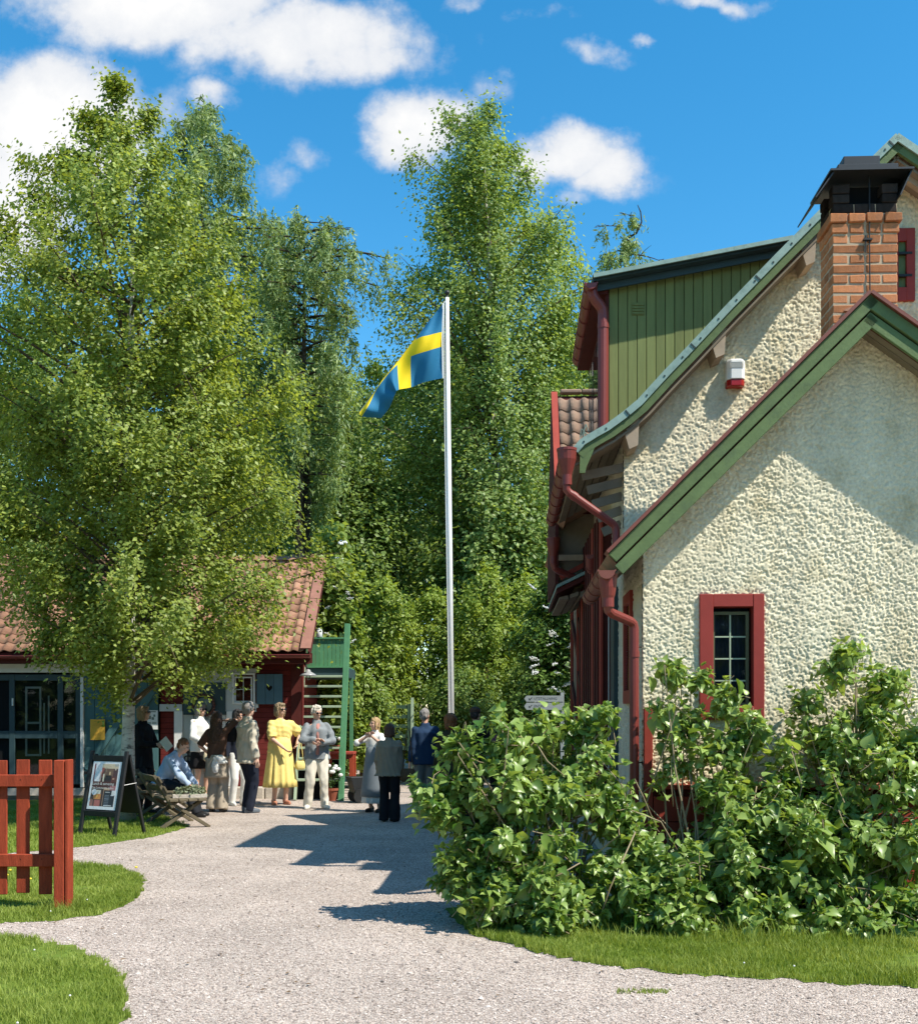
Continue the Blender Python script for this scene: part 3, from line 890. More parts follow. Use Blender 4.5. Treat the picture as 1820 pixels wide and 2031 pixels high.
# ---- red corner board, ledge and plinth boards
c0 = HL(1277, 1405, -.04); c1 = HL(1294, 1640, -.04)
mb = MB(); mb.box(c0[0], c1[0], -.045, .02, .05, c0[1]); mb.obj('corner_board', M_RED, house, bevel=.004)
mb = MB(); mb.box(c1[0] + .004, 4.0, -.10, .02, PL - .035, PL); mb.obj('plinth_ledge', M_RED, house, bevel=.004)
zp = PL - .10
for k in range(4):
    mb = MB(); mb.box(c1[0] + .006, 4.0, -.036, .015, zp - .205, zp); mb.obj('plinth_board', M_RED, house, bevel=.004); zp -= .212
mb = MB(); mb.box(c1[0], 4.0, -.012, .015, .05, PL - .04); mb.obj('plinth_back', M_DKWOOD, house)  # dark strip in the recess, coloured for the shadow below the ledge

# ---- gable window with closed green shutter (main gable)
root = bpy.data.objects.new('window', None); col.objects.link(root); root.parent = house
iw0 = HL(1779, 480, YM)[0]; iw1 = HL(1795, 480, YM)[0]; iz1 = HL(1779, 480, YM)[1]; iz0 = HL(1779, 572, YM)[1]
for a, b, c, d in ((mwx0 - .03, iw0, mwz0, mwz1), (iw1, mwx1, mwz0, mwz1)):
    mb = MB(); mb.box(a, b, YM - .035, YM + .05, c, d); mb.obj('frame', M_REDWIN, root, bevel=.004)
for c, d in ((mwz0, iz0), (iz1, mwz1)):
    mb = MB(); mb.box(iw0, iw1, YM - .032, YM + .05, c, d); mb.obj('frame', M_REDWIN, root)
mb = MB(); mb.box(iw0, iw1, YM + .0, YM + .03, iz0, iz1); mb.obj('shutter', M_GREEN, root)
for zz in (iz0 + .1, iz1 - .13):
    mb = MB(); mb.box(iw0 - .0, iw1 + .05, YM - .04, YM - .002, zz, zz + .022); mb.obj('hinge', M_IRON, root)

# ---- chimney
YC = .08
bx0 = HL(1651, 700, YC)[0]; bx1 = HL(1780, 440, YC)[0]
bz_top = HL(1700, 421, YC)[1]; bz_bot = HL(1700, 660, YC)[1] - .6
chim = bpy.data.objects.new('chimney', None); col.objects.link(chim); chim.parent = house
cw = bx1 - bx0; cd = .36; cp = .083
mb = MB(); mb.box(bx0 + .005, bx1 - .005, YC + .006, YC + cd - .006, bz_bot, bz_top + .07); mb.obj('mortar_core', M_MORTAR, chim)
brc = {}
def brick(x0, x1, y0, y1, z0, h, m):
    key = (round(x1 - x0, 3), round(y1 - y0, 3), round(h, 3), m.name, random.randint(0, 1))
    if key not in brc:
        mb = MB(); mb.box(-(x1 - x0) / 2, (x1 - x0) / 2, -(y1 - y0) / 2, (y1 - y0) / 2, 0, h)
        rr = random.Random(len(brc))
        mb.v = [(a + rr.uniform(-.004, .004), b + rr.uniform(-.003, .003), c + rr.uniform(-.0035, .0035)) for a, b, c in mb.v]
        o = mb.obj('brick', m, chim, bevel=.006); brc[key] = o
    else:
        o = link_copy(brc[key], chim)
    rr = random
    o.location = ((x0 + x1) / 2, (y0 + y1) / 2 + rr.uniform(-.003, .003), z0)
    o.rotation_euler = (rr.uniform(-.012, .012), rr.uniform(-.010, .010), rr.uniform(-.012, .012))
random.seed(5)
z = bz_top - .17
row = 0
J = .017
while z - cp > bz_bot + .30:
    z -= cp
    q = cw / 4
    if row % 2 == 0: cuts = [0, q, 3 * q, 4 * q]
    else: cuts = [0, 2 * q, 4 * q]
    if row % 2 == 0: cuts = [0, q, 2 * q + .0, 3 * q, 4 * q] if row % 4 == 2 else [0, q, q * 2.02, 3 * q, 4 * q]
    for a, b in zip(cuts, cuts[1:]):
        brick(bx0 + a + (J / 2 if a else 0), bx0 + b - (J / 2 if b < cw - .01 else 0), YC, YC + .115, z, cp - J, M_BRICK)
    # left flank: headers and stretchers behind the front bricks
    ys = [YC + .127, YC + .127 + (cd - .127) / 2, YC + cd] if row % 2 else [YC + .127, YC + cd]
    for a, b in zip(ys, ys[1:]):
        brick(bx0, bx0 + .11, a, b - J, z, cp - J, M_BRICK)
        brick(bx1 - .11, bx1, a, b - J, z, cp - J, M_BRICK)
    row += 1
# corbel courses
z = bz_top - .17
for (o_, h_, m_) in ((.008, .083, M_BRICK), (.028, .083, M_BRICK)):
    n = 4
    for k in range(n):
        a = bx0 - o_ + (cw + 2 * o_) * k / n; b = bx0 - o_ + (cw + 2 * o_) * (k + 1) / n
        brick(a + (J / 2 if k else 0), b - (J / 2 if k < n - 1 else 0), YC - o_, YC + .115, z, h_ - .010, m_)
    for k in range(2):
        a = YC + .127 + (cd - .127 + o_) * k / 2; b = YC + .127 + (cd - .127 + o_) * (k + 1) / 2
        brick(bx0 - o_, bx0 + .11, a, b - J, z, h_ - .010, m_)
        brick(bx1 - .11, bx1 + o_, a, b - J, z, h_ - .010, m_)
    z += h_
# sooty head: base course and four corner piers under the metal cap
for k in range(3):
    a = bx0 + .002 + (cw - .004) * k / 3; b = bx0 + .002 + (cw - .004) * (k + 1) / 3
    brick(a, b - .008, YC - .004, YC + .115, z, .075, M_SOOT)
brick(bx0, bx0 + .11, YC + .127, YC + cd, z, .075, M_SOOT); brick(bx1 - .11, bx1, YC + .127, YC + cd, z, .075, M_SOOT)
z += .083
for k in range(2):
    for (xa, xb) in ((bx0, bx0 + .14), (bx1 - .13, bx1)):
        for (ya, yb) in ((YC, YC + .115), (YC + cd - .115, YC + cd)):
            brick(xa, xb, ya, yb, z, .075, M_SOOT)
    z += .083
mb = MB(); mb.box(bx0 + .06, bx1 - .06, YC + .12, YC + cd - .12, bz_top, z + .02); mb.obj('flue', M_DARK, chim)
# metal hood: skirt flaring outwards and down, flat upper box, small lid
hz0, hz1 = HL(1610, 402, YC - .2)[1], HL(1660, 357, YC - .2)[1]
k0 = (bx0 - .17, bx1 + .03, YC - .20, YC + cd + .17); k1 = (bx0 - .02, bx1 + .10, YC - .18, YC + cd + .03)
hx0 = HL(1610, 400, YC)[0]; hx1 = HL(1778, 397, YC)[0]; hxt = HL(1801, 356, YC)[0]
tx0 = HL(1653, 350, YC)[0]; tx1 = HL(1772, 345, YC)[0]
mb = MB()
ze0 = HL(1605, 401, YC)[1]; ze1 = HL(1655, 350, YC)[1]
# two sloping side plates (left and right) and a top plate
th = .012
def plate(p, t=.010):
    p = [Vector(q) for q in p]
    nrm = (p[1] - p[0]).cross(p[2] - p[0]).normalized() * t
    mb.add([*p, *[q + nrm for q in p]], [(3, 2, 1, 0), (4, 5, 6, 7), (0, 1, 5, 4), (1, 2, 6, 5), (2, 3, 7, 6), (3, 0, 4, 7)])
ya, yb = YC - .10, YC + cd + .10
plate([(hx0, ya, ze0), (hx0, yb, ze0), (tx0 - .03, yb, ze1), (tx0 - .03, ya, ze1)])
plate([(hxt, ya, ze1), (hxt, yb, ze1), (hx1, yb, ze0), (hx1, ya, ze0)])
mb.box(tx0 - .06, hxt + .005, ya - .02, yb + .02, ze1 - .004, ze1 + .012)
mb.obj('hood_plate', M_BLACK, chim)
zb = HL(1660, 331, YC)[1]
mb = MB(); mb.box(tx0 + .02, tx1 + .02, ya + .05, yb - .05, ze1 + .012, zb); mb.obj('hood_box', M_BLACK, chim, bevel=.004)
lx0 = HL(1672, 330, YC)[0]; lx1 = HL(1744, 330, YC)[0]; lz = HL(1700, 325, YC)[1]
mb = MB(); mb.box(lx0, lx1, ya + .09, yb - .09, zb, HL(1700, 324, YC)[1] + .06); mb.obj('hood_lid', M_BLACK, chim, bevel=.004)
mb = MB(); lxm = (bx0 + bx1) / 2 + .03
mb.tube([(lxm, YC - .012, ze1), (lxm, YC - .014, bz_top - .3), (lxm + .005, YC - .012, bz_top - .72)], .006, 6); mb.obj('lightning_cable', M_IRON, chim)
mb = MB(); mb.tube([(lxm - .03, YC - .018, bz_top - .20), (lxm - .035, YC - .018, bz_top - .34)], .007, 6); mb.box(lxm - .05, lxm + .02, YC - .03, YC, bz_top - .24, bz_top - .225); mb.obj('cable_clamp', M_IRON, chim)

# ---- dormer
dl = HL(1207, 700, YD)[0]
rl0 = HL(1176, 545, YD - .24); rl1 = HL(1572, 469, YD - .24)
dsl = (rl1[1] - rl0[1]) / (rl1[0] - rl0[0])
dorm = bpy.data.objects.new('dormer', None); col.objects.link(dorm); dorm.parent = house
x = dl; pitch = .0955; k = 0
brd = random.Random(3)
while x < rl1[0] + .1:
    zt = rl0[1] + dsl * (x - rl0[0]) - .02
    zb_ = zline(MAIN, x) - .06
    zb2 = zline(MAIN, x + pitch) - .06
    if zt > zb_ + .01:
        mb = MB(); mb.prism_y([(x + .003, zb_), (x + pitch - .003, zb2), (x + pitch - .003, zt + dsl * pitch), (x + .003, zt)], YD - brd.uniform(0, .004), YD + .022)
        mb.obj('board', M_OLIVE, dorm, bevel=.003)
    x += pitch; k += 1
mb = MB(); mb.prism_y([(dl, zline(MAIN, dl) - .1), (rl1[0], rl1[1] - .1), (rl1[0], rl1[1] - .08), (dl, rl0[1])], YD + .024, YD + .05); mb.obj('backing', M_DARK, dorm)
mb = MB(); mb.box(dl - .035, dl - .002, YD - .02, YD + .07, zline(MAIN, dl) - .05, rl0[1] - .02); mb.obj('corner_board', M_DKWOOD, dorm)
vx, vz = HL(1265, 612, YD - .01)
mb = MB()
for j in range(4):
    mb.box(vx - .06, vx + .06, YD - .018, YD - .004, vz - .055 + j * .03, vz - .04 + j * .03)
mb.box(vx - .065, vx + .065, YD - .008, YD - .004, vz - .065, vz + .065)
mb.obj('vent_grille', M_OLIVE, dorm)
P = [rl0, rl1]
mb = MB(); mb.ribbon(P, -.048, -.012, YD - .20, 4.55); mb.obj('roof', M_TEALD, dorm)
mb = MB(); mb.ribbon(P, -.030, .010, YD - .255, YD - .235); mb.ribbon(P, .0, .010, YD - .235, 4.55); mb.obj('verge_flashing', M_COPPER, dorm)
mb = MB(); mb.ribbon(P, -.115, -.050, YD - .10, YD - .075); mb.obj('fascia', M_TEALD, dorm)  # dark teal stands in for the shadow beneath the roof edge
# yard side of the dormer: wall coloured dark for its shade, windows under eave
mb = MB(); mb.box(dl - .02, dl + .02, YD + .08, 4.5, zline(MAIN, dl) - .1, rl0[1] - .05); mb.obj('side_wall', M_DKWOOD, dorm)
for k in range(3):
    yy = YD + .3 + k * .7
    mb = MB(); mb.box(dl - .035, dl - .022, yy, yy + .5, zline(MAIN, dl) + .45, rl0[1] - .25); mb.obj('window', M_GLASS, dorm)
# gutter along the dormer eave
g0 = HLp(1172, 560, YD - .22); g1 = HLp(1145, 716, 4.5)
def half_gutter(parent, p0, p1, r, m, name='gutter'):
    mb = MB(); p0 = Vector(p0); p1 = Vector(p1)
    d = (p1 - p0).normalized(); a = Vector((d.y, -d.x, 0)).normalized()
    n = 9; V = []
    for p in (p0, p1):
        for rr in (r, r - .006):
            for k in range(n):
                t = math.pi * k / (n - 1)
                V.append(p + a * math.cos(t) * rr - Vector((0, 0, 1)) * math.sin(t) * rr)
    Fc = []
    for k in range(n - 1):
        Fc += [(k, k + 1, 2 * n + k + 1, 2 * n + k), (n + k + 1, n + k, 3 * n + k, 3 * n + k + 1)]
    Fc += [(0, 2 * n, 3 * n, n), (n - 1, 2 * n - 1, 4 * n - 1, 3 * n - 1)]
    mb.add(V, Fc)
    mb.add([V[k] for k in range(n)], [tuple(range(n))]); mb.add([V[2 * n + k] for k in range(n)], [tuple(range(n - 1, -1, -1))])
    # rolled lip and brackets
    mb.tube([p0 - a * r, p1 - a * r], .008, 6); mb.tube([p0 + a * r, p1 + a * r], .008, 6)
    L = (p1 - p0).length; k = .15
    while k < L:
        c = p0 + d * k
        mb.tube([c + a * math.cos(math.pi * j / 8) * (r + .006) - Vector((0, 0, 1)) * math.sin(math.pi * j / 8) * (r + .006) for j in range(9)], .006, 5)
        k += .45
    return mb.obj(name, m, parent, smooth=False)
half_gutter(dorm, g0, g1, .062, M_GUTTER)
mb = MB(); mb.box(dl - .16, dl - .02, YD - .06, 4.5, rl0[1] - .12, rl0[1] - .06); mb.obj('eave_box', M_DKWOOD, dorm)
def pipe(parent, pts, r, name='downpipe', m=M_GUTTER):
    mb = MB(); P = [Vector(p) for p in pts]; Q = [P[0]]
    for i in range(1, len(P) - 1):
        a = P[i] + (P[i - 1] - P[i]).normalized() * r * 1.1; b = P[i] + (P[i + 1] - P[i]).normalized() * r * 1.1
        Q += [a, P[i] * .5 + (a + b) * .25, b]
    Q.append(P[-1])
    mb.tube(Q, r, 12)
    for i in range(len(P) - 1):                   # socket rings
        d = (P[i + 1] - P[i])
        if d.length > .5:
            c = P[i] + d * .12
            mb.tube([c, c + d.normalized() * .05], r + .005, 12)
    return mb.obj(name, m, parent, smooth=False)
pipe(house, [HLp(1173, 566, YD - .1), HLp(1174, 588, YD - .1), HLp(1196, 612, YD - .05), HLp(1195, 860, YD - .05)], .055)

# ---- rain gear on the near corners
def bucket(parent, c, r0, r1, h, m=M_GUTTER, name='rainwater_head'):
    mb = MB(); mb.lathe(c, [(r0 - .006, h - .05), (r0 - .006, h), (r0 + .004, h + .004), (r0 + .004, h - .02), (r0, h - .025), (r0 * .93, h - .10), (r1 * 1.25, h * .35), (r1 * 1.1, h * .28), (r1 * 1.1, 0), (r1, 0), (r1, h * .5)], 16)
    return mb.obj(name, m, parent, smooth=False)
# main eave
p = HLp(1124, 962, YMB + .0); q = HL(1124, 891, YMB)
bucket(house, (p[0], YMB, p[2]), .092, .042, q[1] - p[2])
pipe(house, [(p[0], YMB, p[2] + .02), HLp(1121, 972, YMB), HLp(1221, 1043, YM - .2), HLp(1222, 1110, YM - .2)], .038)
half_gutter(house, HLp(1124, 905, YMB + .09), (HL(1124, 905, YMB)[0], 4.3, HL(1124, 905, YMB)[1] - .03), .068, M_GUTTER)
# annex eave
half_gutter(house, HLp(1203, 1131, YB - .02), (HL(1203, 1131, YB)[0], YM - .03, HL(1203, 1131, YB)[1] - .03), .068, M_BROWN)
p = HLp(1203, 1204, YB + .10); q = HL(1203, 1140, YB + .1)
bucket(house, (p[0] + .01, YB + .11, p[2]), .075, .045, q[1] - p[2] + .0)
pipe(house, [(p[0] + .01, YB + .11, p[2] + .02), HLp(1205, 1213, YB + .12), HLp(1257, 1236, -.03), HLp(1258, 1700, -.03)], .040)
mb = MB()
for v in (1283, 1513):
    x_, z_ = HL(1262, v, -.03)
    mb.tube([(x_, -.03, z_), (x_ + .06, .03, z_)], .006, 6)
mb.obj('pipe_bracket', M_IRON, house)
half_gutter(house, HLp(1170, 1100, 3.2), HLp(1172, 1130, 3.3), .05, M_GUTTER)

# ---- yard side: window, plank bay, striped porch
def side_strip(u0, u1, v0, v1, x, m, name, th=.03, b=.003):
    y0, z1 = HS(u1, v0, x); y1, _ = HS(u0, v0, x); z0 = HS(u1, v1, x)[1]
    mb = MB(); mb.box(x, x + th, min(y0, y1), max(y0, y1), max(z0, .02), z1); return mb.obj(name, m, house, bevel=b)
ya, z1_ = HS(1252, 1170, -.02); yb, _ = HS(1238, 1170, -.02); z0_ = HS(1252, 1395, -.02)[1]
sw = bpy.data.objects.new('window', None); col.objects.link(sw); sw.parent = house
for a, b, c, d in ((ya, ya + .09, z0_, z1_), (yb - .09, yb, z0_, z1_), (ya + .09, yb - .09, z0_, z0_ + .12), (ya + .09, yb - .09, z1_ - .1, z1_)):
    mb = MB(); mb.box(-.035, .0, a, b, c, d); mb.obj('frame', M_REDWIN, sw)
mb = MB(); mb.box(-.014, -.012, ya + .09, yb - .09, z0_ + .12, z1_ - .1); mb.obj('pane', M_GLASS, sw)
mb = MB(); mb.box(-.009, -.006, ya + .08, yb - .08, z0_ + .1, z1_ - .08); mb.obj('dark_room', M_DARK, sw)

bay = bpy.data.objects.new('plank_bay', None); col.objects.link(bay); bay.parent = house
bzt = 3.75
yy = 2.55; k = 0
while yy < 5.6:
    mb = MB(); mb.box(-.13 - (.018 if k % 2 else 0), -.10, yy, yy + .165, .35, bzt); mb.obj('plank', M_DKWOOD if k % 5 else M_RED, bay, bevel=.004)
    yy += .17; k += 1
mb = MB(); mb.box(-.10, .0, 2.57, 5.6, .3, bzt); mb.obj('core', M_DKWOOD, bay)
for v0, y0 in ((0, 2.3), (0, 2.42)):
    mb = MB(); mb.box(-.055, -.002, y0, y0 + .05, .4, 3.3); mb.obj('door_post', M_DKWOOD if y0 < 2.4 else M_WALLW, bay)
mb = MB(); mb.box(-.05, -.004, 1.9, 2.28, .4, 2.9); mb.obj('door', M_TEALD, bay)

porch = bpy.data.objects.new('porch', None); col.objects.link(porch); porch.parent = house
yy = 5.75; k = 0
while yy < 8.75:
    mb = MB(); mb.box(-.03, .0, yy, yy + .2, .3, 3.5); mb.obj('board', M_SOFFIT if k % 3 else M_PURLIN, porch, bevel=.004); yy += .21; k += 1
for y0 in (5.7, 7.1, 8.6):
    mb = MB(); mb.box(-.075, -.034, y0, y0 + .11, .3, 3.5); mb.obj('post', M_RED if y0 > 6 else M_DKWOOD, porch)
for y0, z0, y1, z1 in ((5.8, 1.7, 7.1, 2.2), (7.2, 1.5, 8.6, 2.1), (5.8, 2.5, 7.1, 3.0), (7.2, 2.5, 8.6, 3.1)):
    mb = MB(); mb.beam((-.055, y0, z0), (-.055, y1, z1), .03, .13, up=(0, 0, 1)); mb.obj('brace', M_DKWOOD, porch)

# ---- cross gable with its own pantiles
cg = bpy.data.objects.new('cross_gable', None); col.objects.link(cg); cg.parent = house
ry, rz = 6.10, None
rz = HL(1100, 779, ry)[1]; rx = HL(1096, 779, ry)[0]
eyy = 4.86; ezz = HL(1116, 1000, eyy)[1]; ex = HL(1116, 1000, eyy)[0]
sx0 = min(rx, ex) - .0
dv = Vector((0, ry - eyy, rz - ezz)); sl_len = dv.length; dvn = dv.normalized()
nv = Vector((0, -dvn.z, dvn.y))
mb = MB()
mb.prism_x([(eyy - .05, ezz - .06), (ry, rz - .05), (ry + 1.25, ezz - .06), (ry + 1.25, ezz - .14), (ry, rz - .13), (eyy - .05, ezz - .14)], sx0 + .06, 1.2); mb.obj('roof', M_DKWOOD, cg)
# pantiles
def pantile_mesh(w, l):
    n = 8; V = []
    prof = []
    for i in range(n + 1):
        t = i / n
        prof.append((t * w * 1.08, .022 * math.sin(t * 2 * math.pi + .6) + .006))
    for (yy, dz) in ((0, .018), (l, 0)):
        for a, b in prof: V.append((a, yy, b + dz))
    for a, b in prof: V.append((a, 0, b + .018 - .016))
    Fc = [(i, i + 1, n + 2 + i, n + 1 + i) for i in range(n)] + [(2 * (n + 1) + i, 2 * (n + 1) + i + 1, i + 1, i) for i in range(n)]
    return V, Fc
def tile_field(parent, origin, ex_, ed, en, w, l, ncol, nrow, m, count_as, stuffcols=0, mossy=None):
    """tiles laid on the plane through origin; ex_ along the eave, ed up the slope, en its normal"""
    V, Fc = pantile_mesh(w, l * 1.15)
    Mx = Matrix((ex_, ed, en)).transposed().to_4x4()
    rr = random.Random(11)
    proto = None
    for j in range(nrow):
        for i in range(ncol):
            p = Vector(origin) + ex_ * (i * w) + ed * (j * l) + en * rr.uniform(0, .004)
            rot = (Mx @ Matrix.Rotation(rr.uniform(-.015, .015), 4, 'Z')).to_euler()
            if proto is None:
                mb = MB(); mb.add(V, Fc); proto = mb.obj('roof_tile', m, parent); o = proto
                for pl in proto.data.polygons: pl.use_smooth = True
            else:
                o = link_copy(proto, parent)
            o.location = p; o.rotation_euler = rot
tile_field(cg, Vector((sx0 + .07, eyy, ezz - .012)), Vector((1, 0, 0)), dvn, nv, .165, .225, 7, int(sl_len / .225), M_TILE2, 0)
mb = MB(); mb.beam(Vector((sx0 + .02, eyy - .02, ezz - .0)) + nv * .0, Vector((sx0 + .02, ry, rz)), .085, .04, up=nv); mb.obj('verge_board', M_RED, cg)
for k in range(5):
    mb = MB(); mb.prism_y([(sx0 + .1 + k * .3, rz - .02), (sx0 + .1 + k * .3 + .294, rz - .02), (sx0 + .1 + k * .3 + .294, rz + .035), (sx0 + .1 + k * .3, rz + .035)], ry - .06, ry + .06); mb.obj('ridge_tile', M_TILE2, cg, bevel=.015)
mb = MB(); mb.prism_x([(eyy, ezz - .1), (ry, rz - .1), (ry + 1.2, ezz - .1), (ry + 1.2, 3.3), (eyy, 3.3)], sx0 - .025, sx0 + .02); mb.obj('gable_boards', M_DKWOOD, cg)
mb = MB(); mb.box(sx0 + .02, .0, eyy + .12, ry + 1.2, 3.25, ezz - .05); mb.obj('bay_wall', M_SOFFIT, cg)
mb = MB(); mb.beam((sx0 + .02, eyy - .03, 3.62), (.0, eyy - .03, 3.62), .05, .07); mb.obj('rail', M_PURLIN, cg)
mb = MB(); mb.beam((sx0 + .04, eyy - .05, 3.36), (.0, eyy - .05, 3.60), .05, .06); mb.obj('brace', M_RED, cg)
mb = MB(); mb.prism_y([(sx0 - .02, 3.20), (.0, 3.44), (.0, 3.48), (sx0 - .02, 3.24)], eyy - .32, ry + 1.0); mb.obj('canopy', M_COPPER, cg)
mb = MB(); mb.prism_y([(sx0 - .02, 3.13), (.0, 3.37), (.0, 3.43), (sx0 - .02, 3.19)], eyy - .30, ry + 1.0); mb.obj('canopy_fascia', M_DKWOOD, cg)
for k in range(4):
    mb = MB(); mb.prism_y([(sx0 + .02 + k * .13, 3.10 - .03 + k * .01), (sx0 + .13 + k * .13, 3.10 - .03 + k * .05), (sx0 + .13 + k * .13, 3.12 + k * .05), (sx0 + .02 + k * .13, 3.10 + k * .03)], eyy - .2, ry + .8); mb.obj('soffit_board', M_SOFFIT, cg)
p = HLp(1097, 1118, eyy - .3); q = HL(1097, 1068, eyy - .3)
bucket(cg, p, .085, .042, q[1] - p[2])
pipe(cg, [(p[0], p[1], p[2] + .02), HLp(1099, 1128, eyy - .3), HLp(1168, 1158, eyy - .05), HLp(1176, 1420, eyy - .05), HLp(1176, 1560, eyy - .05)], .042)
# leaded weather ornament on the tiles
ox, oz = HL(1152, 868, 5.1)
mb = MB()
for (a, b) in (((0, 0), (.06, .16)), ((.06, .16), (.11, .02)), ((.11, .02), (.03, .05)), ((.03, .05), (.06, .16)), ((-.02, -.02), (.0, .1)), ((.0, .1), (.1, .0))):
    mb.tube([(ox + a[0], 5.05, oz + a[1]), (ox + b[0], 5.05, oz + b[1])], .006, 5)
mb.tube([(ox + .03, 5.05, oz - .35), (ox + .03, 5.05, oz + .05)], .008, 5)
mb.obj('iron_ornament', M_COPPER, cg)

# ---- alarm siren on the gable
s = thing('alarm_siren', 'white alarm siren box with a red strobe lens on the roughcast gable', 'alarm')
s.parent = None
ax0, az1 = HL(1441, 711, YM - .1); ax1, az0 = HL(1478, 767, YM - .1)
cen = HO + E1 * ((ax0 + ax1) / 2) + E2 * (YM - .02); s.location = (cen.x, cen.y, (az0 + az1) / 2); s.rotation_euler = (0, 0, -HT)
w_, h_ = (ax1 - ax0) / 2, (az1 - az0) / 2
mb = MB()
def bow(z0, z1, w, d):
    mb.prism_z([(-w, .04), (-w, -d * .6), (-w * .6, -d), (w * .6, -d), (w, -d * .6), (w, .04)], z0, z1)
bow(-h_ * .45, h_ * .88, w_, .10); bow(h_ * .88, h_, w_ * .9, .08)
mb.obj('body', plain('white plastic', (.78, .78, .74), .4), s, bevel=.006)
mb = MB(); bow(-h_ * .92, -h_ * .46, w_ * .95, .092); mb.obj('strobe_lens', plain('red plastic', (.35, .012, .01), .25), s, bevel=.006)
mb = MB()
for j in range(5):
    mb.box(-w_ * .75, w_ * .75, -.104, -.0995, h_ * (.32 + .09 * j), h_ * (.36 + .09 * j))
mb.obj('louvre', plain('grey plastic', (.45, .45, .42), .5), s)
# ------------------------------------------------------------------ the red shed with the pantile roof on the left
SY = 21.0
def S(u, v, y=SY):
    p = W(u, v, y); return (p.x, p.z)
shed = thing('red_shed', 'long falu red shed with pantile roof, teal doors and heart shutter', 'shed', (-6.2, SY, 0))
SO = Vector(shed.location)
class SB(MB):
    def obj(s, name, m, parent=None, **k):
        s.v = [(a - SO.x, b - SO.y, c) for a, b, c in s.v]
        return MB.obj(s, name, m, parent or shed, **k)
def panel(name, u0, u1, v0, v1, m, y0=0.0, th=.05, parent=None, bevel=.004):
    """a board on the shed front; y0 = how far it stands proud of the wall"""
    x0, z1 = S(u0, v0, SY - y0); x1, z0 = S(u1, v1, SY - y0)
    b = SB(); b.box(x0, x1, SY - y0, SY - y0 + th, max(z0, 0.005), z1)
    return b.obj(name, m, parent, bevel=bevel)
XR = S(598, 1400)[0]; XL = -12.0
b = SB(); b.box(XL, XR - .02, SY + .05, SY + .15, .05, 2.9); b.obj('wall', M_DARK)
b = SB(); b.box(XR - .15, XR - .02, SY + .15, SY + 4.6, .05, 2.9); b.obj('wall', M_FALU)
# siding boards on the right part and behind the panels
zz = .24; k = 0
rs = random.Random(4)
while zz < 2.86:
    b = SB(); b.box(S(318, 1400)[0], XR, SY + .01 + rs.uniform(0, .006), SY + .05, zz, zz + .096); b.obj('siding_board', M_FALU, bevel=.003)
    b = SB(); b.box(XR - .022, XR, SY + .052, SY + 4.6, zz, zz + .096); b.obj('siding_board', M_FALU, bevel=.003)
    zz += .102; k += 1
panel('corner_board', 577, 599, 1300, 1566, M_DKWOOD, .03, .03)
b = SB(); b.box(XR + .002, XR + .03, SY - .03, SY + .11, .2, 2.86); b.obj('corner_board', M_FALU)
# foundation stones
u = 425; rs = random.Random(2)
while u < 592:
    w = rs.uniform(34, 66); x0, z1 = S(u, 1563 + rs.uniform(-2, 3)); x1 = S(min(u + w, 594), 1563)[0]
    b = SB(); b.box(x0 + .006, x1 - .006, SY - .10 - rs.uniform(0, .05), SY + .1, -.05, .23); b.obj('foundation_stone', M_STONE, bevel=.025, seg=2) if False else b.obj('foundation_stone', M_STONE, bevel=.025)
    u += w
b = SB(); b.box(XL, S(425, 1560)[0], SY - .03, SY + .1, -.02, .20); b.obj('sill_beam', M_STONE)

# white fascia above the sliding doors, white lintels
panel('fascia_board', -60, 240, 1309, 1334, M_WHITE, .10, .06)
panel('fascia_board', 240, 400, 1309, 1338, M_WALLW, .04, .05)
def pane_quad(u0, u1, v0, v1, parent):
    x0, z1 = S(u0, v0, SY - .03); x1, z0 = S(u1, v1, SY - .03)
    b = SB(); b.add([(x0, SY - .03, z0), (x1, SY - .03, z0), (x1, SY - .03, z1), (x0, SY - .03, z1)], [(0, 1, 2, 3)]); return b.obj('pane', M_GLASS, parent)
# dark glazed sliding doors
sd = bpy.data.objects.new('sliding_door', None); col.objects.link(sd); sd.parent = shed
panel('dark_room', -60, 160, 1336, 1556, M_DARK, -.04, .01, sd)
for (u0, u1) in ((-55, -48), (18, 29), (114, 125), (150, 160)):
    panel('stile', u0, u1, 1338, 1556, M_TEALD, .06, .06, sd)
for (u0, u1) in ((29, 114), (125, 150), (-48, 18)):
    panel('rail', u0, u1, 1450, 1465, M_TEALD, .055, .05, sd)
    panel('rail', u0, u1, 1538, 1556, M_TEALD, .055, .05, sd)
    panel('rail', u0, u1, 1338, 1350, M_TEALD, .055, .05, sd)
    if u0 > 0:
        pane_quad(u0, u1, 1350, 1450, sd); pane_quad(u0, u1, 1465, 1538, sd)
panel('handle', 23, 26, 1385, 1400, M_WHITE, .09, .03, sd)
# pale bars behind the glass, painted in for a tree's whitish reflection
M_REFLECT = mat('pale reflection', (.30, .31, .27), .7)
for (u0, u1, v0, v1) in ((50, 54, 1362, 1500), (78, 82, 1362, 1500), (54, 78, 1362, 1366), (54, 78, 1432, 1436), (54, 78, 1496, 1500), (86, 89, 1395, 1495), (95, 98, 1380, 1495)):
    panel('reflection_bar', u0, u1, v0, v1, M_REFLECT, -.03, .008, sd, 0)
panel('post', 159, 165, 1340, 1562, M_WHITE, .10, .06)
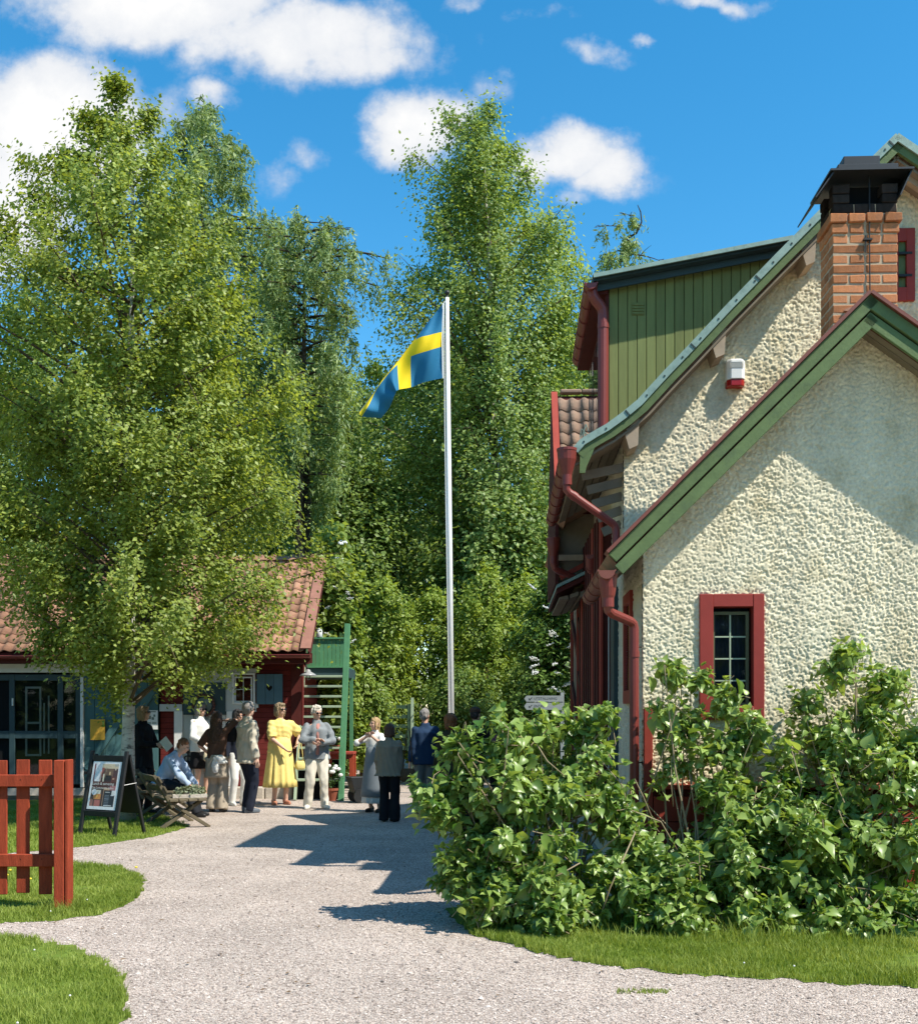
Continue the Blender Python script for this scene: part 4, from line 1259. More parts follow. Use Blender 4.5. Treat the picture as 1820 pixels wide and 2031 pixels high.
# the large teal barn door
bd = bpy.data.objects.new('barn_door', None); col.objects.link(bd); bd.parent = shed
rs = random.Random(8)
uu = 167
while uu < 314:
    panel('plank', uu, min(uu + 20.4, 314), 1340, 1552, M_TEAL, .05 + rs.uniform(0, .006), .04, bd); uu += 21
for (v0, v1) in ((1340, 1352), (1374, 1386), (1528, 1541)):
    panel('ledge', 167, 314, v0, v1, M_TEAL, .085, .03, bd)
for (p0, p1) in (((172, 1527), (262, 1388)), ((312, 1352), (225, 1500))):
    a = W(p0[0], p0[1], SY - .08); c = W(p1[0], p1[1], SY - .08)
    b = SB(); b.beam((a.x, SY - .082, a.z), (c.x, SY - .082, c.z), .03, .14, up=(0, 0, 1)); b.obj('brace', M_TEAL, bd, bevel=.004)
panel('strap_hinge', 166, 200, 1530, 1536, M_IRON, .10, .012, bd)
panel('lintel', 316, 361, 1397, 1411, M_WALLW, .06, .05)
panel('door_post', 345, 362, 1411, 1545, M_WHITE, .06, .05)
panel('door_post', 449, 463, 1411, 1560, M_WHITE, .06, .05)
# grey door with teal upper leaf and iron latch
dd = bpy.data.objects.new('shop_door', None); col.objects.link(dd); dd.parent = shed
uu = 363
while uu < 448:
    panel('plank', uu, uu + 20.5, 1418, 1560, M_WALLW, .03, .03, dd); uu += 21.2
panel('upper_leaf', 363, 447, 1354, 1418, M_TEALD, .07, .05, dd)
mb_ = SB(); c = W(404, 1399, SY - .09); mb_.tube([(c.x, SY - .085, c.z), (c.x, SY - .066, c.z)], .15, 28); mb_.obj('round_sign', mat('faded green sign', (.17, .22, .20), .7, .25, 14), dd)
mb_ = SB()
for k in range(26):
    t = 2 * math.pi * k / 26
    mb_.ellip((c.x + .20 * math.cos(t), SY - .10, c.z + .20 * math.sin(t)), (.035, .02, .03), 6, 4)
mb_.obj('wreath', mat('dried wreath', (.10, .05, .04), .9, .4, 20), dd)
mb_ = SB(); c = W(373, 1515, SY - .05)
mb_.tube([(c.x, SY - .06, c.z - .3), (c.x, SY - .06, c.z + .25)], .014, 6)
for sx in (-1, 1):
    for sz in (-1, 1):
        mb_.tube([(c.x + sx * .02 + sx * .055 * math.sin(a), SY - .06, c.z + sz * .09 + .06 * math.cos(a) - .0) for a in np.linspace(0, math.pi * 1.3, 8)], .014, 6)
mb_.ellip((c.x, SY - .07, c.z), (.04, .03, .04), 8, 6); mb_.ellip((c.x, SY - .07, c.z + .24), (.05, .02, .05), 8, 6); mb_.obj('iron_latch', M_IRON, dd)
# white boarded wall with small window and heart shutter
for (u0, u1) in ((398, 447), (447, 463)):
    panel('white_board', u0, u1, 1326, 1354 if u0 < 440 else 1411, M_WALLW, .05, .04)
panel('white_board', 463, 508, 1326, 1336, M_WALLW, .05, .04); panel('white_board', 463, 508, 1395, 1412, M_WALLW, .05, .04)
x0, z1 = S(466, 1339); x1, z0 = S(503, 1393); f0, f1z = S(462, 1335); f1, f0z = S(507, 1397)
w = window(shed, x0 - SO.x, x1 - SO.x, z0, z1, f0 - SO.x, f1 - SO.x, f0z, f1z, -.06, 2, 2, M_WHITE, M_WHITE, M_WHITE, .02, False, False, .012)
ob = SB(); c = W(497, 1382, SY + .12); ob.lathe((c.x, SY + .12, c.z - .12), [(.02, 0), (.08, .02), (.10, .12), (.08, .2), (.02, .22)], 12); ob.obj('red_vase', plain('red glaze', (.45, .05, .03), .4), w)
sh = bpy.data.objects.new('heart_shutter', None); col.objects.link(sh); sh.parent = shed
for (u0, u1) in ((509, 526), (526.4, 543), (543.4, 560)):
    panel('plank', u0, u1, 1337, 1397, M_SHUT, .075, .03, sh)
c = W(534, 1365, SY - .08); b = SB(); hp = []
for k in range(28):
    t = 2 * math.pi * k / 28
    hp.append((c.x + .0036 * 16 * math.sin(t) ** 3, c.z + .0040 * (13 * math.cos(t) - 5 * math.cos(2 * t) - 2 * math.cos(3 * t) - math.cos(4 * t))))
b.prism_y(hp, SY - .078, SY - .060); b.obj('heart', M_DARK, sh)
panel('white_board', 508, 512, 1397, 1404, M_WHITE, .05, .03)
# notices
n1 = thing('yellow_notice', 'yellow paper notice pinned on the teal barn door', 'notice', tuple(W(193.5, 1447.5, SY - .1)))
x0, z1 = S(179, 1427, SY - .1); x1, z0 = S(208, 1468, SY - .1)
NM = plain('ink', (.05, .05, .05), .8)
def paper(root, x0, x1, z0, z1, y, m, rows, name='sheet', rnd=3):
    L = root.location
    mb = MB(); mb.box(x0 - L.x, x1 - L.x, y - L.y, y - L.y + .008, z0 - L.z, z1 - L.z); mb.obj(name, m, root)
    mb = MB(); rr = random.Random(rnd)
    for (f0, f1, g, h) in rows:
        mb.box(x0 - L.x + (x1 - x0) * f0, x0 - L.x + (x1 - x0) * f1, y - L.y - .002, y - L.y - .0005, z1 - L.z - (z1 - z0) * (g + h), z1 - L.z - (z1 - z0) * g)
    return mb
m_ = paper(n1, x0, x1, z0, z1, SY - .105, mat('yellow card', (.75, .42, .055), .7, .05), [(.25, .72, .10, .02), (.2, .8, .20, .008), (.2, .76, .25, .008), (.2, .78, .30, .008), (.46, .53, .55, .03), (.2, .8, .70, .008), (.2, .7, .75, .008)])
m_.obj('lettering', plain('faded ink', (.50, .27, .05), .8), n1)
n2 = thing('white_notice', 'white information sheet with a small picture beside the barn door edge', 'notice', tuple(W(301, 1428, SY - .1)))
x0, z1 = S(289, 1409, SY - .11); x1, z0 = S(313, 1447, SY - .11)
m_ = paper(n2, x0, x1, z0, z1, SY - .12, plain('white sheet', (.72, .74, .72), .6), [(.18, .85, .05, .05), (.1, .45, .28, .18), (.5, .7, .36, .14), (.65, .8, .22, .12), (.1, .45, .62, .03), (.1, .45, .68, .03), (.55, .9, .62, .03), (.55, .9, .68, .03)])
m_.obj('lettering', plain('print', (.16, .2, .17), .8), n2)

# ---- roof
ey, ezr = 20.5, W(600, 1289, 20.5).z
ry_, rzr = 22.97, W(600, 1110, 22.97).z
ex1 = W(606, 1290, 20.5).x
d3 = Vector((0, ry_ - ey, rzr - ezr)); rl = d3.length; d3n = d3.normalized(); n3 = Vector((0, -d3n.z, d3n.y))
b = SB(); b.prism_x([(ey + .03, ezr - .06), (ry_, rzr - .06), (ry_ + 2.5, ezr - .06), (ry_ + 2.5, ezr - .16), (ry_, rzr - .16), (ey + .03, ezr - .16)], XL, ex1 - .02); b.obj('roof_deck', M_DKWOOD)
TWi, TL = .21, .262
ncol = 25
o3 = Vector((ex1 - .05 - ncol * TWi, ey - .03, ezr - .035)) - SO
tile_field(shed, o3, Vector((1, 0, 0)), d3n, n3, TWi, TL, ncol, 12, M_TILE, 0)
# the rest of the tiles, out of the frame or behind the birch
V, Fc = pantile_mesh(TWi, TL * 1.15); mb = MB()
for j in range(13):
    for i in range(-14, ncol):
        if i >= 0 and j < 12: continue
        p = o3 + Vector((1, 0, 0)) * (i * TWi) + d3n * (j * TL)
        mb.add([p + Vector((1, 0, 0)) * a + d3n * bb + n3 * cc for a, bb, cc in V], Fc)
tag(mb.obj('roof_tile', M_TILE, shed, smooth=True), kind='stuff')
a0 = Vector((ex1 + .0, ey - .05, ezr + .02)); a1 = Vector((ex1 + .0, ry_ + .02, rzr + .03))
M_VERGE = mat('faded red verge board', (.30, .145, .105), .85, .2, 4, .2, 40, .2)
b = SB(); b.beam(a0, a0.lerp(a1, .52), .20, .03, up=n3); b.obj('verge_board', M_VERGE, bevel=.004)
b = SB(); b.beam(a0.lerp(a1, .523), a1, .20, .03, up=n3); b.obj('verge_board', M_VERGE, bevel=.004)
b = SB(); b.beam(a0 + Vector((.07, 0, -.13)), a1 + Vector((.07, 0, -.13)), .03, .19, up=n3); b.obj('barge_board', M_DKWOOD)
for k in range(18):
    b = SB(); pr = [(ry_ + .10 * math.cos(math.pi * a / 8), rzr - .02 + .06 * math.sin(math.pi * a / 8)) for a in range(9)]
    b.prism_x(pr, ex1 - .02 - (k + 1) * .36, ex1 - .02 - k * .36 - .012); b.obj('ridge_tile', M_TILE)
b = SB(); b.box(XL, ex1 + .12, ey + .02, ey + .06, ezr - .25, ezr - .06); b.obj('eave_fascia', M_DKWOOD)
go = half_gutter(shed, Vector((ex1 + .10, ey - .06, ezr - .10)) - SO, Vector((XL, ey - .06, ezr - .13)) - SO, .062, M_GUTTER)
b = SB(); b.box(XL, ex1, ey + .06, SY + .05, ezr - .25, ezr - .23); b.obj('eave_soffit', M_DKWOOD)
b = SB(); b.prism_x([(SY + .05, 2.8), (ry_, rzr - .15), (SY + 4.5, 2.8)], XR - .1, XR - .02); b.obj('gable', M_FALU)

# ---- lamp on the corner
lp = thing('wall_lamp', 'enamel shade lamp on a curved arm at the right corner of the red shed', 'lamp', tuple(W(588, 1322, SY - .1)))
L0 = Vector(lp.location)
mb = MB(); P = [W(588, 1326, SY - .05), W(593, 1318, SY - .14), W(601, 1315, SY - .22), W(607, 1320, SY - .28), W(609, 1328, SY - .30)]
mb.tube([p - L0 for p in P], .016, 8); mb.obj('arm', M_IRON, lp, smooth=True)
c = W(611, 1340, SY - .31) - L0
mb = MB(); mb.lathe(c, [(.02, .12), (.045, .10), (.05, .075), (.13, .03), (.165, .0), (.16, -.008), (.12, .02), (.04, .06)], 20); o = mb.obj('shade', plain('enamel', (.32, .32, .31), .3), lp, smooth=True)
mb = MB(); mb.lathe(c + Vector((0, 0, -.09)), [(.005, 0), (.035, .012), (.045, .05), (.04, .10), (.03, .12)], 14); mb.obj('glass_dome', M_GLASS, lp, smooth=True)

# ------------------------------------------------------------------ green outside stair
st = thing('outdoor_staircase', 'steep green open staircase with plank landing at the end of the red shed', 'staircase', (W(635, 1590, 20.6).x, 20.6, 0))
TO = Vector(st.location)
class TB(MB):
    def obj(s, name, m, parent=None, **k):
        s.v = [(a - TO.x, b - TO.y, c - TO.z) for a, b, c in s.v]
        return MB.obj(s, name, m, parent or st, **k)
tx0, tx1 = W(590, 1500, 20.8).x, W(678, 1500, 20.8).x
ny = 12
tz = [.16 + .2 * i for i in range(ny)]; ty = [20.45 + .085 * i for i in range(ny)]
for i in range(1, ny):
    b = TB(); b.box(tx0 + .02, tx1 - .03, ty[i], ty[i] + .17, tz[i], tz[i] + .042); b.obj('tread', M_STAIR, bevel=.004)
b = TB(); b.beam((tx0 + .0, ty[0], .0), (tx0 + .03, ty[-1] + .1, tz[-1] + .2), .045, .10, up=(0, 0, 1)); b.obj('stringer', M_STAIR, bevel=.004)
b = TB(); b.beam((tx1 - .01, ty[0] + .06, .0), (tx1 - .0, ty[-1] + .1, tz[-1] + .2), .045, .10, up=(0, 0, 1)); b.obj('stringer', M_STGREEN, bevel=.004)
a = W(676, 1588, 20.35); c = W(689, 1238, 20.9)
b = TB(); b.beam((a.x, a.y, 0), (c.x, c.y, c.z), .11, .09, up=(0, 1, 0)); b.obj('handrail_post', M_STGREEN, bevel=.006)
b = TB(); b.beam((a.x - .0, a.y, .0), (a.x - .0, a.y + .05, 1.0), .07, .06, up=(0, 1, 0)); b.obj('newel', M_STGREEN)
ly = ty[-1] + .25
lz = W(640, 1322, ly).z
b = TB(); b.box(tx0 - .1, tx1 + .05, ly - .05, ly + 1.3, lz - .22, lz - .03); b.obj('landing_beam', M_TEALD)
b = TB(); b.box(tx0 - .1, tx1 + .03, ly - .09, ly + 1.3, lz - .028, lz); b.obj('landing_edge', M_STGREEN)
lt = W(640, 1268, ly).z
n = 12; w_ = (tx1 + .03 - tx0 + .1) / n
for k in range(n):
    b = TB(); b.box(tx0 - .1 + k * w_ + .003, tx0 - .1 + (k + 1) * w_ - .003, ly - .0, ly + .02, lz, lt); b.obj('balustrade_board', M_STGREEN, bevel=.003)
b = TB(); b.box(tx0 - .1, tx1 + .05, ly - .04, ly + .06, lt, lt + .035); b.obj('top_rail', M_STGREEN, bevel=.004)
b = TB(); b.box(tx0 - .06, tx0 - .0, ly - .0, ly + .07, 0, lz - .2); b.obj('post', M_WHITE)
b = TB(); b.box(tx1 - .0, tx1 + .07, ly + .6, ly + .67, 0, lz - .2); b.obj('post', M_STGREEN)
b = TB(); b.box(tx0, tx1, ty[0] + .38, ty[0] + .42, .0, .85); b.obj('shade_panel', M_DARK)  # near-black sheet standing in for the shade behind the lower treads
j = thing('white_jar', 'small white lidded jar standing on the green balustrade rail', 'jar', (W(633, 1262, ly).x, ly + .01, lt + .035))
mb = MB(); mb.lathe((0, 0, 0), [(.045, 0), (.062, .015), (.062, .13), (.05, .15)], 14); mb.obj('body', M_WHITE, j, smooth=True)
mb = MB(); mb.lathe((0, 0, .15), [(.056, 0), (.056, .03), (.02, .036)], 14); mb.obj('lid', M_WHITE, j)

# red plant table with pots beside the stair
tb = thing('red_table', 'bright red wooden plant table beside the green staircase', 'table', (W(680, 1585, 20.9).x, 20.9, 0))
mb = MB()
x0 = W(650, 1490, 20.9).x - tb.location.x; x1 = W(704, 1490, 20.9).x - tb.location.x; zt = W(680, 1491, 20.9).z
mb.box(x0, x1, -.28, .28, zt - .045, zt); mb.obj('table_top', M_RED, tb, bevel=.004)
for (xx, yy) in ((x1 - .09, -.25), (x1 - .09, .2), (x0 + .02, -.25), (x0 + .02, .2)):
    mb = MB(); mb.box(xx, xx + .085, yy, yy + .06, 0, zt - .045); mb.obj('leg', M_FENCE, tb, bevel=.004)
mb = MB(); mb.box(x0, x1 - .0, -.22, -.18, zt - .14, zt - .05); mb.obj('apron', M_RED, tb)

M_TERRA = mat('terracotta', (.30, .09, .05), .85, .15, 8)
M_PLANT = leaf_mat('pot plant leaves', (.03, .07, .015), (.07, .14, .03), .25)
M_PETAL = plain('white petals', (.72, .72, .68), .7)
def pot_plant(name, label, loc, r, h, ph, pr, seed, flowers=6, nleaf=260):
    p = thing(name, label, 'potted plant', loc)
    mb = MB(); mb.lathe((0, 0, 0), [(r * .62, 0), (r * .95, h * .82), (r * 1.05, h * .82), (r * 1.05, h), (r * .92, h), (r * .88, h * .8)], 16); mb.obj('pot', M_TERRA, p)
    rr = np.random.default_rng(seed)
    n = nleaf
    q = rr.normal(size=(n, 3)); q /= np.linalg.norm(q, axis=1)[:, None]; q *= (rr.uniform(.25, 1, n) ** .5)[:, None]
    pos = q * np.array([pr, pr, ph * .5]) + np.array([0, 0, h + ph * .45])
    leaves('foliage', pos, rr, .06, .035, M_PLANT, p, out=q)
    mb = MB()
    for k in range(flowers):
        a = rr.normal(size=3); a /= np.linalg.norm(a); a[2] = abs(a[2]) * .8; a[1] = -abs(a[1])
        c = Vector((a[0] * pr, a[1] * pr, h + ph * .45 + a[2] * ph * .5))
        mb.ellip(c, (.045, .045, .035), 8, 5)
    if flowers:
        tag(mb.obj('blossoms', M_PETAL, p), kind='stuff')
    return p

def leaves(name, pos, rr, L, wd, m, parent, out=None, up=.5, down=.4, fold=.22, tint0=.5, tsd=.22, kind='stuff'):
    n = len(pos)
    nrm = rr.normal(0, .8, size=(n, 3)) + np.array([0, 0, up * 1.6])
    if out is not None: nrm = nrm + out * 1.1
    nrm /= np.linalg.norm(nrm, axis=1)[:, None] + 1e-9
    d = rr.normal(size=(n, 3)) + np.array([0, 0, -down * 1.6])
    d -= nrm * (d * nrm).sum(1)[:, None]
    d /= np.linalg.norm(d, axis=1)[:, None] + 1e-9
    s = np.cross(nrm, d)
    l = (L * rr.uniform(.65, 1.3, n))[:, None]; w = (wd * rr.uniform(.7, 1.25, n))[:, None] / 2
    V = np.zeros((n, 4, 3))
    V[:, 0] = pos; V[:, 1] = pos + d * l * .42 + s * w + nrm * w * fold; V[:, 2] = pos + d * l; V[:, 3] = pos + d * l * .42 - s * w + nrm * w * fold
    i = np.arange(n) * 4
    T = np.concatenate([np.stack([i, i + 1, i + 2], 1), np.stack([i, i + 2, i + 3], 1)])
    t = np.repeat(np.clip(rr.normal(tint0, tsd, n), 0, 1), 4)
    o = np_obj(name, V.reshape(-1, 3), T, m, parent, tint=t)
    if kind: o['kind'] = kind
    return o
pot_plant('flower_pot', 'terracotta pot of white flowers under the red plant table', (W(659, 1590, 20.4).x, 20.4, 0), .13, .24, .5, .20, 3, 7)
pot_plant('geranium_pot', 'small potted plant on top of the red plant table', (W(668, 1490, 20.9).x, 20.9, zt), .08, .13, .25, .14, 4, 3, 160)

# black hand cart
ct = thing('black_cart', 'small black wheeled cart behind the woman in the white dress', 'cart', (W(711, 1586, 20.0).x, 20.0, 0), .4)
mb = MB(); mb.prism_y([(-.12, .18), (.14, .18), (.2, .48), (-.2, .48)], -.16, .16); mb.obj('tub', M_BLACK, ct, bevel=.01)
for sx in (-1, 1):
    mb = MB(); mb.tube([(-.02, sx * .19 - .02, .13), (-.02, sx * .19 + .02, .13)], .13, 18); mb.obj('wheel', M_BLACK, ct)
mb = MB(); mb.tube([(.2, -.15, .46), (.42, -.15, .62), (.42, .15, .62), (.2, .15, .46)], .014, 8); mb.obj('handle', M_IRON, ct)
mb = MB(); mb.tube([(.16, -.12, 0), (.14, -.12, .2)], .014, 6); mb.tube([(.16, .12, 0), (.14, .12, .2)], .014, 6); mb.obj('prop', M_IRON, ct)

# ------------------------------------------------------------------ garden gate behind
gt = thing('garden_gate', 'dark green five bar garden gate in the hedge behind the visitors', 'gate', (W(790, 1500, 25).x, 25.0, 0))
M_GATE = mat('dark green gate paint', (.035, .075, .045), .7, .15, 5)
gx0, gx1 = W(758, 1400, 25).x - gt.location.x, W(816, 1400, 25).x - gt.location.x
for v0, v1 in ((1399, 1406), (1418, 1425), (1437, 1444), (1457, 1464), (1480, 1488)):
    mb = MB(); mb.box(gx0, gx1 - .07, -.015, .015, W(0, v1, 25).z, W(0, v0, 25).z); mb.obj('bar', M_GATE, gt)
for xx in (gx0 - .03, gx1 - .10):
    mb = MB(); mb.box(xx, xx + .08, -.03, -.016, W(0, 1490, 25).z, W(0, 1397, 25).z); mb.obj('stile', M_GATE, gt)
mb = MB(); mb.beam((gx0, .025, W(0, 1405, 25).z), (gx1 - .06, .025, W(0, 1480, 25).z), .02, .09, up=(0, 0, 1)); mb.obj('brace', M_GATE, gt)
mb = MB(); mb.box(gx1 - .015, gx1 + .05, -.04, .06, 0, W(0, 1384, 25).z); mb.obj('gate_post', M_STAIR, gt)

# ------------------------------------------------------------------ finger post
sg = thing('finger_post', 'grey post with two pale arrow shaped direction boards', 'signpost', (W(1115, 1500, 20).x, 20.0, 0))
sx = sg.location.x
M_SIGN = mat('pale grey sign board', (.33, .36, .36), .6, .06)
mb = MB(); mb.box(-.035, .03, 0.0, .06, 0, W(0, 1374, 20).z); mb.obj('post', M_SIGN, sg, bevel=.004)
def text_mesh(name, body, size, m, parent, M4):
    cu = bpy.data.curves.new(name, 'FONT'); cu.body = body; cu.size = size; cu.align_x = 'LEFT'; cu.align_y = 'CENTER'; cu.resolution_u = 2
    o = bpy.data.objects.new(name + '_tmp', cu); col.objects.link(o)
    dg = bpy.context.evaluated_depsgraph_get()
    me = bpy.data.meshes.new_from_object(o.evaluated_get(dg))
    bpy.data.objects.remove(o)
    me.transform(M4)
    me.materials.clear(); me.materials.append(m)
    q = bpy.data.objects.new(name, me); col.objects.link(q); q.parent = parent
    return q
FRONT = Matrix(((1, 0, 0, 0), (0, 0, 1, 0), (0, 1, 0, 0), (0, 0, 0, 1)))       # text plane facing -Y
def front_at(x, y, z):
    return Matrix.Translation((x, y, z)) @ Matrix(((1, 0, 0, 0), (0, 0, -1, 0), (0, 1, 0, 0), (0, 0, 0, 1)))
M_INK = plain('dark lettering', (.05, .055, .06), .7)
for (v0, v1, txt) in ((1380, 1392, 'UTSTÄLLNING'), (1394, 1408, 'ENTRÉ')):
    z1, z0 = W(0, v0, 20).z, W(0, v1, 20).z; zm = (z0 + z1) / 2
    xl = W(1039, 0, 20).x - sx; xr = W(1117, 0, 20).x - sx
    bdn = bpy.data.objects.new('arrow_board', None); col.objects.link(bdn); bdn.parent = sg
    mb = MB(); mb.prism_y([(xl, zm), (xl + .045, z0), (xr, z0), (xr, z1), (xl + .045, z1)], -.028, -.004); mb.obj('board', M_SIGN, bdn)
    mb = MB(); mb.prism_y([(xl + .085, zm - .012), (xl + .105, zm - .034), (xl + .15, zm + .02), (xl + .135, zm + .026), (xl + .106, zm - .008), (xl + .09, zm + .014)], -.031, -.0285); mb.obj('chevron', M_INK, bdn)
    text_mesh('lettering', txt, .065, M_INK, bdn, front_at(xl + .18, -.0295, zm))

# ------------------------------------------------------------------ flagpole and flag
FP = Vector((W(896, 1600, 22).x, 22.0, 0))
fp = thing('flagpole', 'tall white flagpole with a dark knob behind the visitors', 'flagpole', tuple(FP))
top = W(886.5, 590, 22) - FP
mb = MB(); mb.tube([(0, 0, 0), (top.x * .5, 0, top.z * .5), (top.x, 0, top.z)], [.066, .056, .038], 20); mb.obj('pole', M_POLE, fp, smooth=True)
mb = MB(); mb.ellip((top.x, 0, top.z + .10), (.055, .055, .05), 14, 9); mb.tube([(top.x, 0, top.z), (top.x, 0, top.z + .06)], .025, 10); mb.obj('knob', plain('dark bronze', (.03, .03, .025), .4), fp, smooth=True)
mb = MB(); hl0 = W(880, 598, 21.93) - FP; hl1 = W(885.5, 1100, 21.93) - FP; hl2 = W(891, 1430, 21.93) - FP
mb.tube([hl0, (hl0 + hl1) / 2 + Vector((-.01, 0, 0)), hl1, hl2, (.07, -.06, 1.0)], .008, 6); mb.obj('halyard', M_POLE, fp)
def fl(cx, cy, dy=0.0):
    return W((940 + cx / 5.078) / 1.3736, (780 + cy / 5.078) / 1.3736, 21.93 + dy) - FP
flag = thing('swedish_flag', 'blue flag with a yellow cross blowing from the white flagpole', 'flag', tuple(FP))
rows_t = [0, .4, .6, 1.0]
cols_s = [0, .15, .3125, .4375, .70, .86, 1.0]
ctl = [  # for every s: the four points down the hoist direction, with depth
    [(1352, 240, 0), (1338, 628, 0), (1336, 832, 0), (1348, 1268, 0)],
    [(1172, 462, .05), (1165, 672, -.10), (1155, 888, -.13), (1095, 1325, -.02)],
    [(985, 705, .22), (975, 742, -.02), (912, 968, -.08), (912, 1396, -.10)],
    [(770, 985, .30), (740, 1020, .02), (722, 1082, -.04), (745, 1428, -.14)],
    [(530, 1290, .34), (495, 1330, .06), (455, 1395, -.08), (690, 1490, -.30)],
    [(350, 1520, .3), (330, 1560, .02), (330, 1640, -.22), (610, 1680, .12)],
    [(230, 1690, .22), (200, 1740, -.05), (230, 1800, -.10), (500, 1820, .20)],
]
def catm(P, xs, x):
    # monotone piecewise interpolation with smooth ends
    i = max(0, min(len(xs) - 2, int(np.searchsorted(xs, x, side='right') - 1)))
    t = (x - xs[i]) / (xs[i + 1] - xs[i])
    p1, p2 = np.array(P[i], float), np.array(P[i + 1], float)
    m1 = (np.array(P[min(i + 1, len(P) - 1)], float) - np.array(P[max(i - 1, 0)], float)) / (xs[min(i + 1, len(P) - 1)] - xs[max(i - 1, 0)])
    m2 = (np.array(P[min(i + 2, len(P) - 1)], float) - np.array(P[i], float)) / (xs[min(i + 2, len(P) - 1)] - xs[i])
    h = xs[i + 1] - xs[i]
    return (2 * t ** 3 - 3 * t ** 2 + 1) * p1 + (t ** 3 - 2 * t ** 2 + t) * h * m1 + (-2 * t ** 3 + 3 * t ** 2) * p2 + (t ** 3 - t ** 2) * h * m2
NS, NT = 64, 40
V = []; mb = MB()
for i in range(NS + 1):
    s_ = i / NS
    rowp = [catm([c[k] for c in ctl], cols_s, s_) for k in range(4)]
    for jx in range(NT + 1):
        t_ = jx / NT
        q = catm(rowp, rows_t, t_)
        dy = q[2] + .085 * math.sin(s_ * 15 + t_ * 4.0) * min(1, s_ * 3) * (.35 + .65 * t_) + .03 * math.sin(s_ * 31 - t_ * 7)
        V.append(fl(q[0], q[1], dy))
Fb, Mi = [], []
for i in range(NS):
    for jx in range(NT):
        a = i * (NT + 1) + jx
        Fb.append((a, a + 1, a + NT + 2, a + NT + 1))
        sm, tm = (i + .5) / NS, (jx + .5) / NT
        Mi.append(1 if (.3125 < sm < .4375 or .4 < tm < .6) else 0)
mb.v = [tuple(p) for p in V]; mb.f = Fb; mb.m = Mi
def cloth(name, c, tr=.25):
    m = bpy.data.materials.new(name); m.use_nodes = True; t = m.node_tree; p = t.nodes['Principled BSDF']; p.inputs['Base Color'].default_value = (*c, 1); p.inputs['Roughness'].default_value = .7; p.inputs['Specular IOR Level'].default_value = .15
    tn = nd(t, 'ShaderNodeBsdfTranslucent'); tn.inputs['Color'].default_value = (*c, 1); ms = nd(t, 'ShaderNodeMixShader'); ms.inputs[0].default_value = tr
    t.links.new(p.outputs[0], ms.inputs[1]); t.links.new(tn.outputs[0], ms.inputs[2]); t.links.new(ms.outputs[0], t.nodes['Material Output'].inputs['Surface']); return m
fo = mb.obj('cloth', [cloth('flag blue', (.033, .20, .37)), cloth('flag yellow', (.92, .66, .02))], flag, smooth=True)
mb = MB(); mb.tube([fl(1352, 236), fl(1340, 740), fl(1350, 1272)], .014, 6); mb.obj('hoist_band', M_POLE, flag)
mb = MB(); mb.tube([fl(1405, 180), fl(1362, 232)], .006, 5); mb.obj('toggle_line', M_POLE, flag)

# ------------------------------------------------------------------ picket fence, left
FY = 8.94
fc = thing('picket_fence', 'red painted picket fence end with a thick square post at the left', 'fence', (W(126, 1800, FY).x, FY, 0))
fx = fc.location.x
def fX(u): return W(u, 0, FY).x - fx
fz = lambda v: W(0, v, FY).z
x0, x1 = fX(106) + .047, fX(132)
post = bpy.data.objects.new('post', None); col.objects.link(post); post.parent = fc
mb = MB(); mb.box(x0, x0 + .082, -.125, -.02, -.02, fz(1507)); mb.obj('post_half', M_FENCE, post, bevel=.005)
mb = MB(); mb.box(x0 + .090, x0 + .118, -.121, .0, -.02, fz(1506)); mb.obj('post_half', M_FENCE, post, bevel=.005)
mb = MB(); mb.box(x0 + .02, x0 + .10, -.06, -.01, 0, fz(1510)); mb.obj('post_core', M_DKWOOD, post)
for k, (v0, v1) in enumerate(((1537, 1561), (1695, 1720))):
    mb = MB(); mb.box(fX(-420), x0 - .004, .005, .045, fz(v1), fz(v0)); mb.obj('rail', M_FENCE, fc, bevel=.005)
pw = .107
for k in range(9):
    xx = fX(72 - 44.6 * k)
    mb = MB(); mb.box(xx, xx + pw, .047, .070, fz(1775 + random.Random(k).uniform(-2, 2)), fz(1508 + random.Random(k + 50).uniform(-1, 1))); mb.obj('picket', M_FENCE, fc, bevel=.004)
mb = MB(); mb.box(fX(-420), fX(-408), .0, .10, 0, fz(1507)); mb.obj('post', M_FENCE, fc, bevel=.005)
for k in range(3):
    for v in (1549, 1707):
        xx = fX(72 - 44.6 * k) + pw / 2
        mb = MB(); mb.ellip((xx + .01 * (k - 1), .004, fz(v) + .01), (.005, .003, .005), 6, 4); mb.obj('nail', M_DKWOOD, fc)

# ------------------------------------------------------------------ A-frame poster board
ay = 14.62
af = thing('sandwich_board', 'black A-frame sandwich board with a food poster standing on the lawn', 'sign', (W(223, 1655, ay).x, ay, 0), -R(30))
M_AF = mat('black stained wood', (.020, .021, .022), .6, .2, 8, .15, 60)
hw, H = .325, 1.125
sl_ = .22
def fr(a, h, d=0.0):                               # a across, h along the leaning front, d out of it
    n_ = Vector((0, -math.cos(.19), math.sin(.19) * .0)); return Vector((a, -.27 + h / H * sl_ - d, h * .985))
for sx_ in (-1, 1):
    mb = MB(); mb.beam(fr(sx_ * hw, 0), fr(sx_ * hw, H + .02), .058, .035, up=(0, -1, 0)); mb.obj('front_stile', M_AF, af, bevel=.004)
    mb = MB(); mb.beam((sx_ * (hw - .01), .27, 0), (sx_ * (hw - .01), .0, H * .96), .045, .035, up=(0, -1, 0)); mb.obj('back_stile', M_AF, af, bevel=.004)
for h in (.30, 1.045):
    mb = MB(); mb.beam(fr(-hw + .03, h), fr(hw - .03, h), .03, .075, up=(0, 0, 1)); mb.obj('front_rail', M_AF, af, bevel=.004)
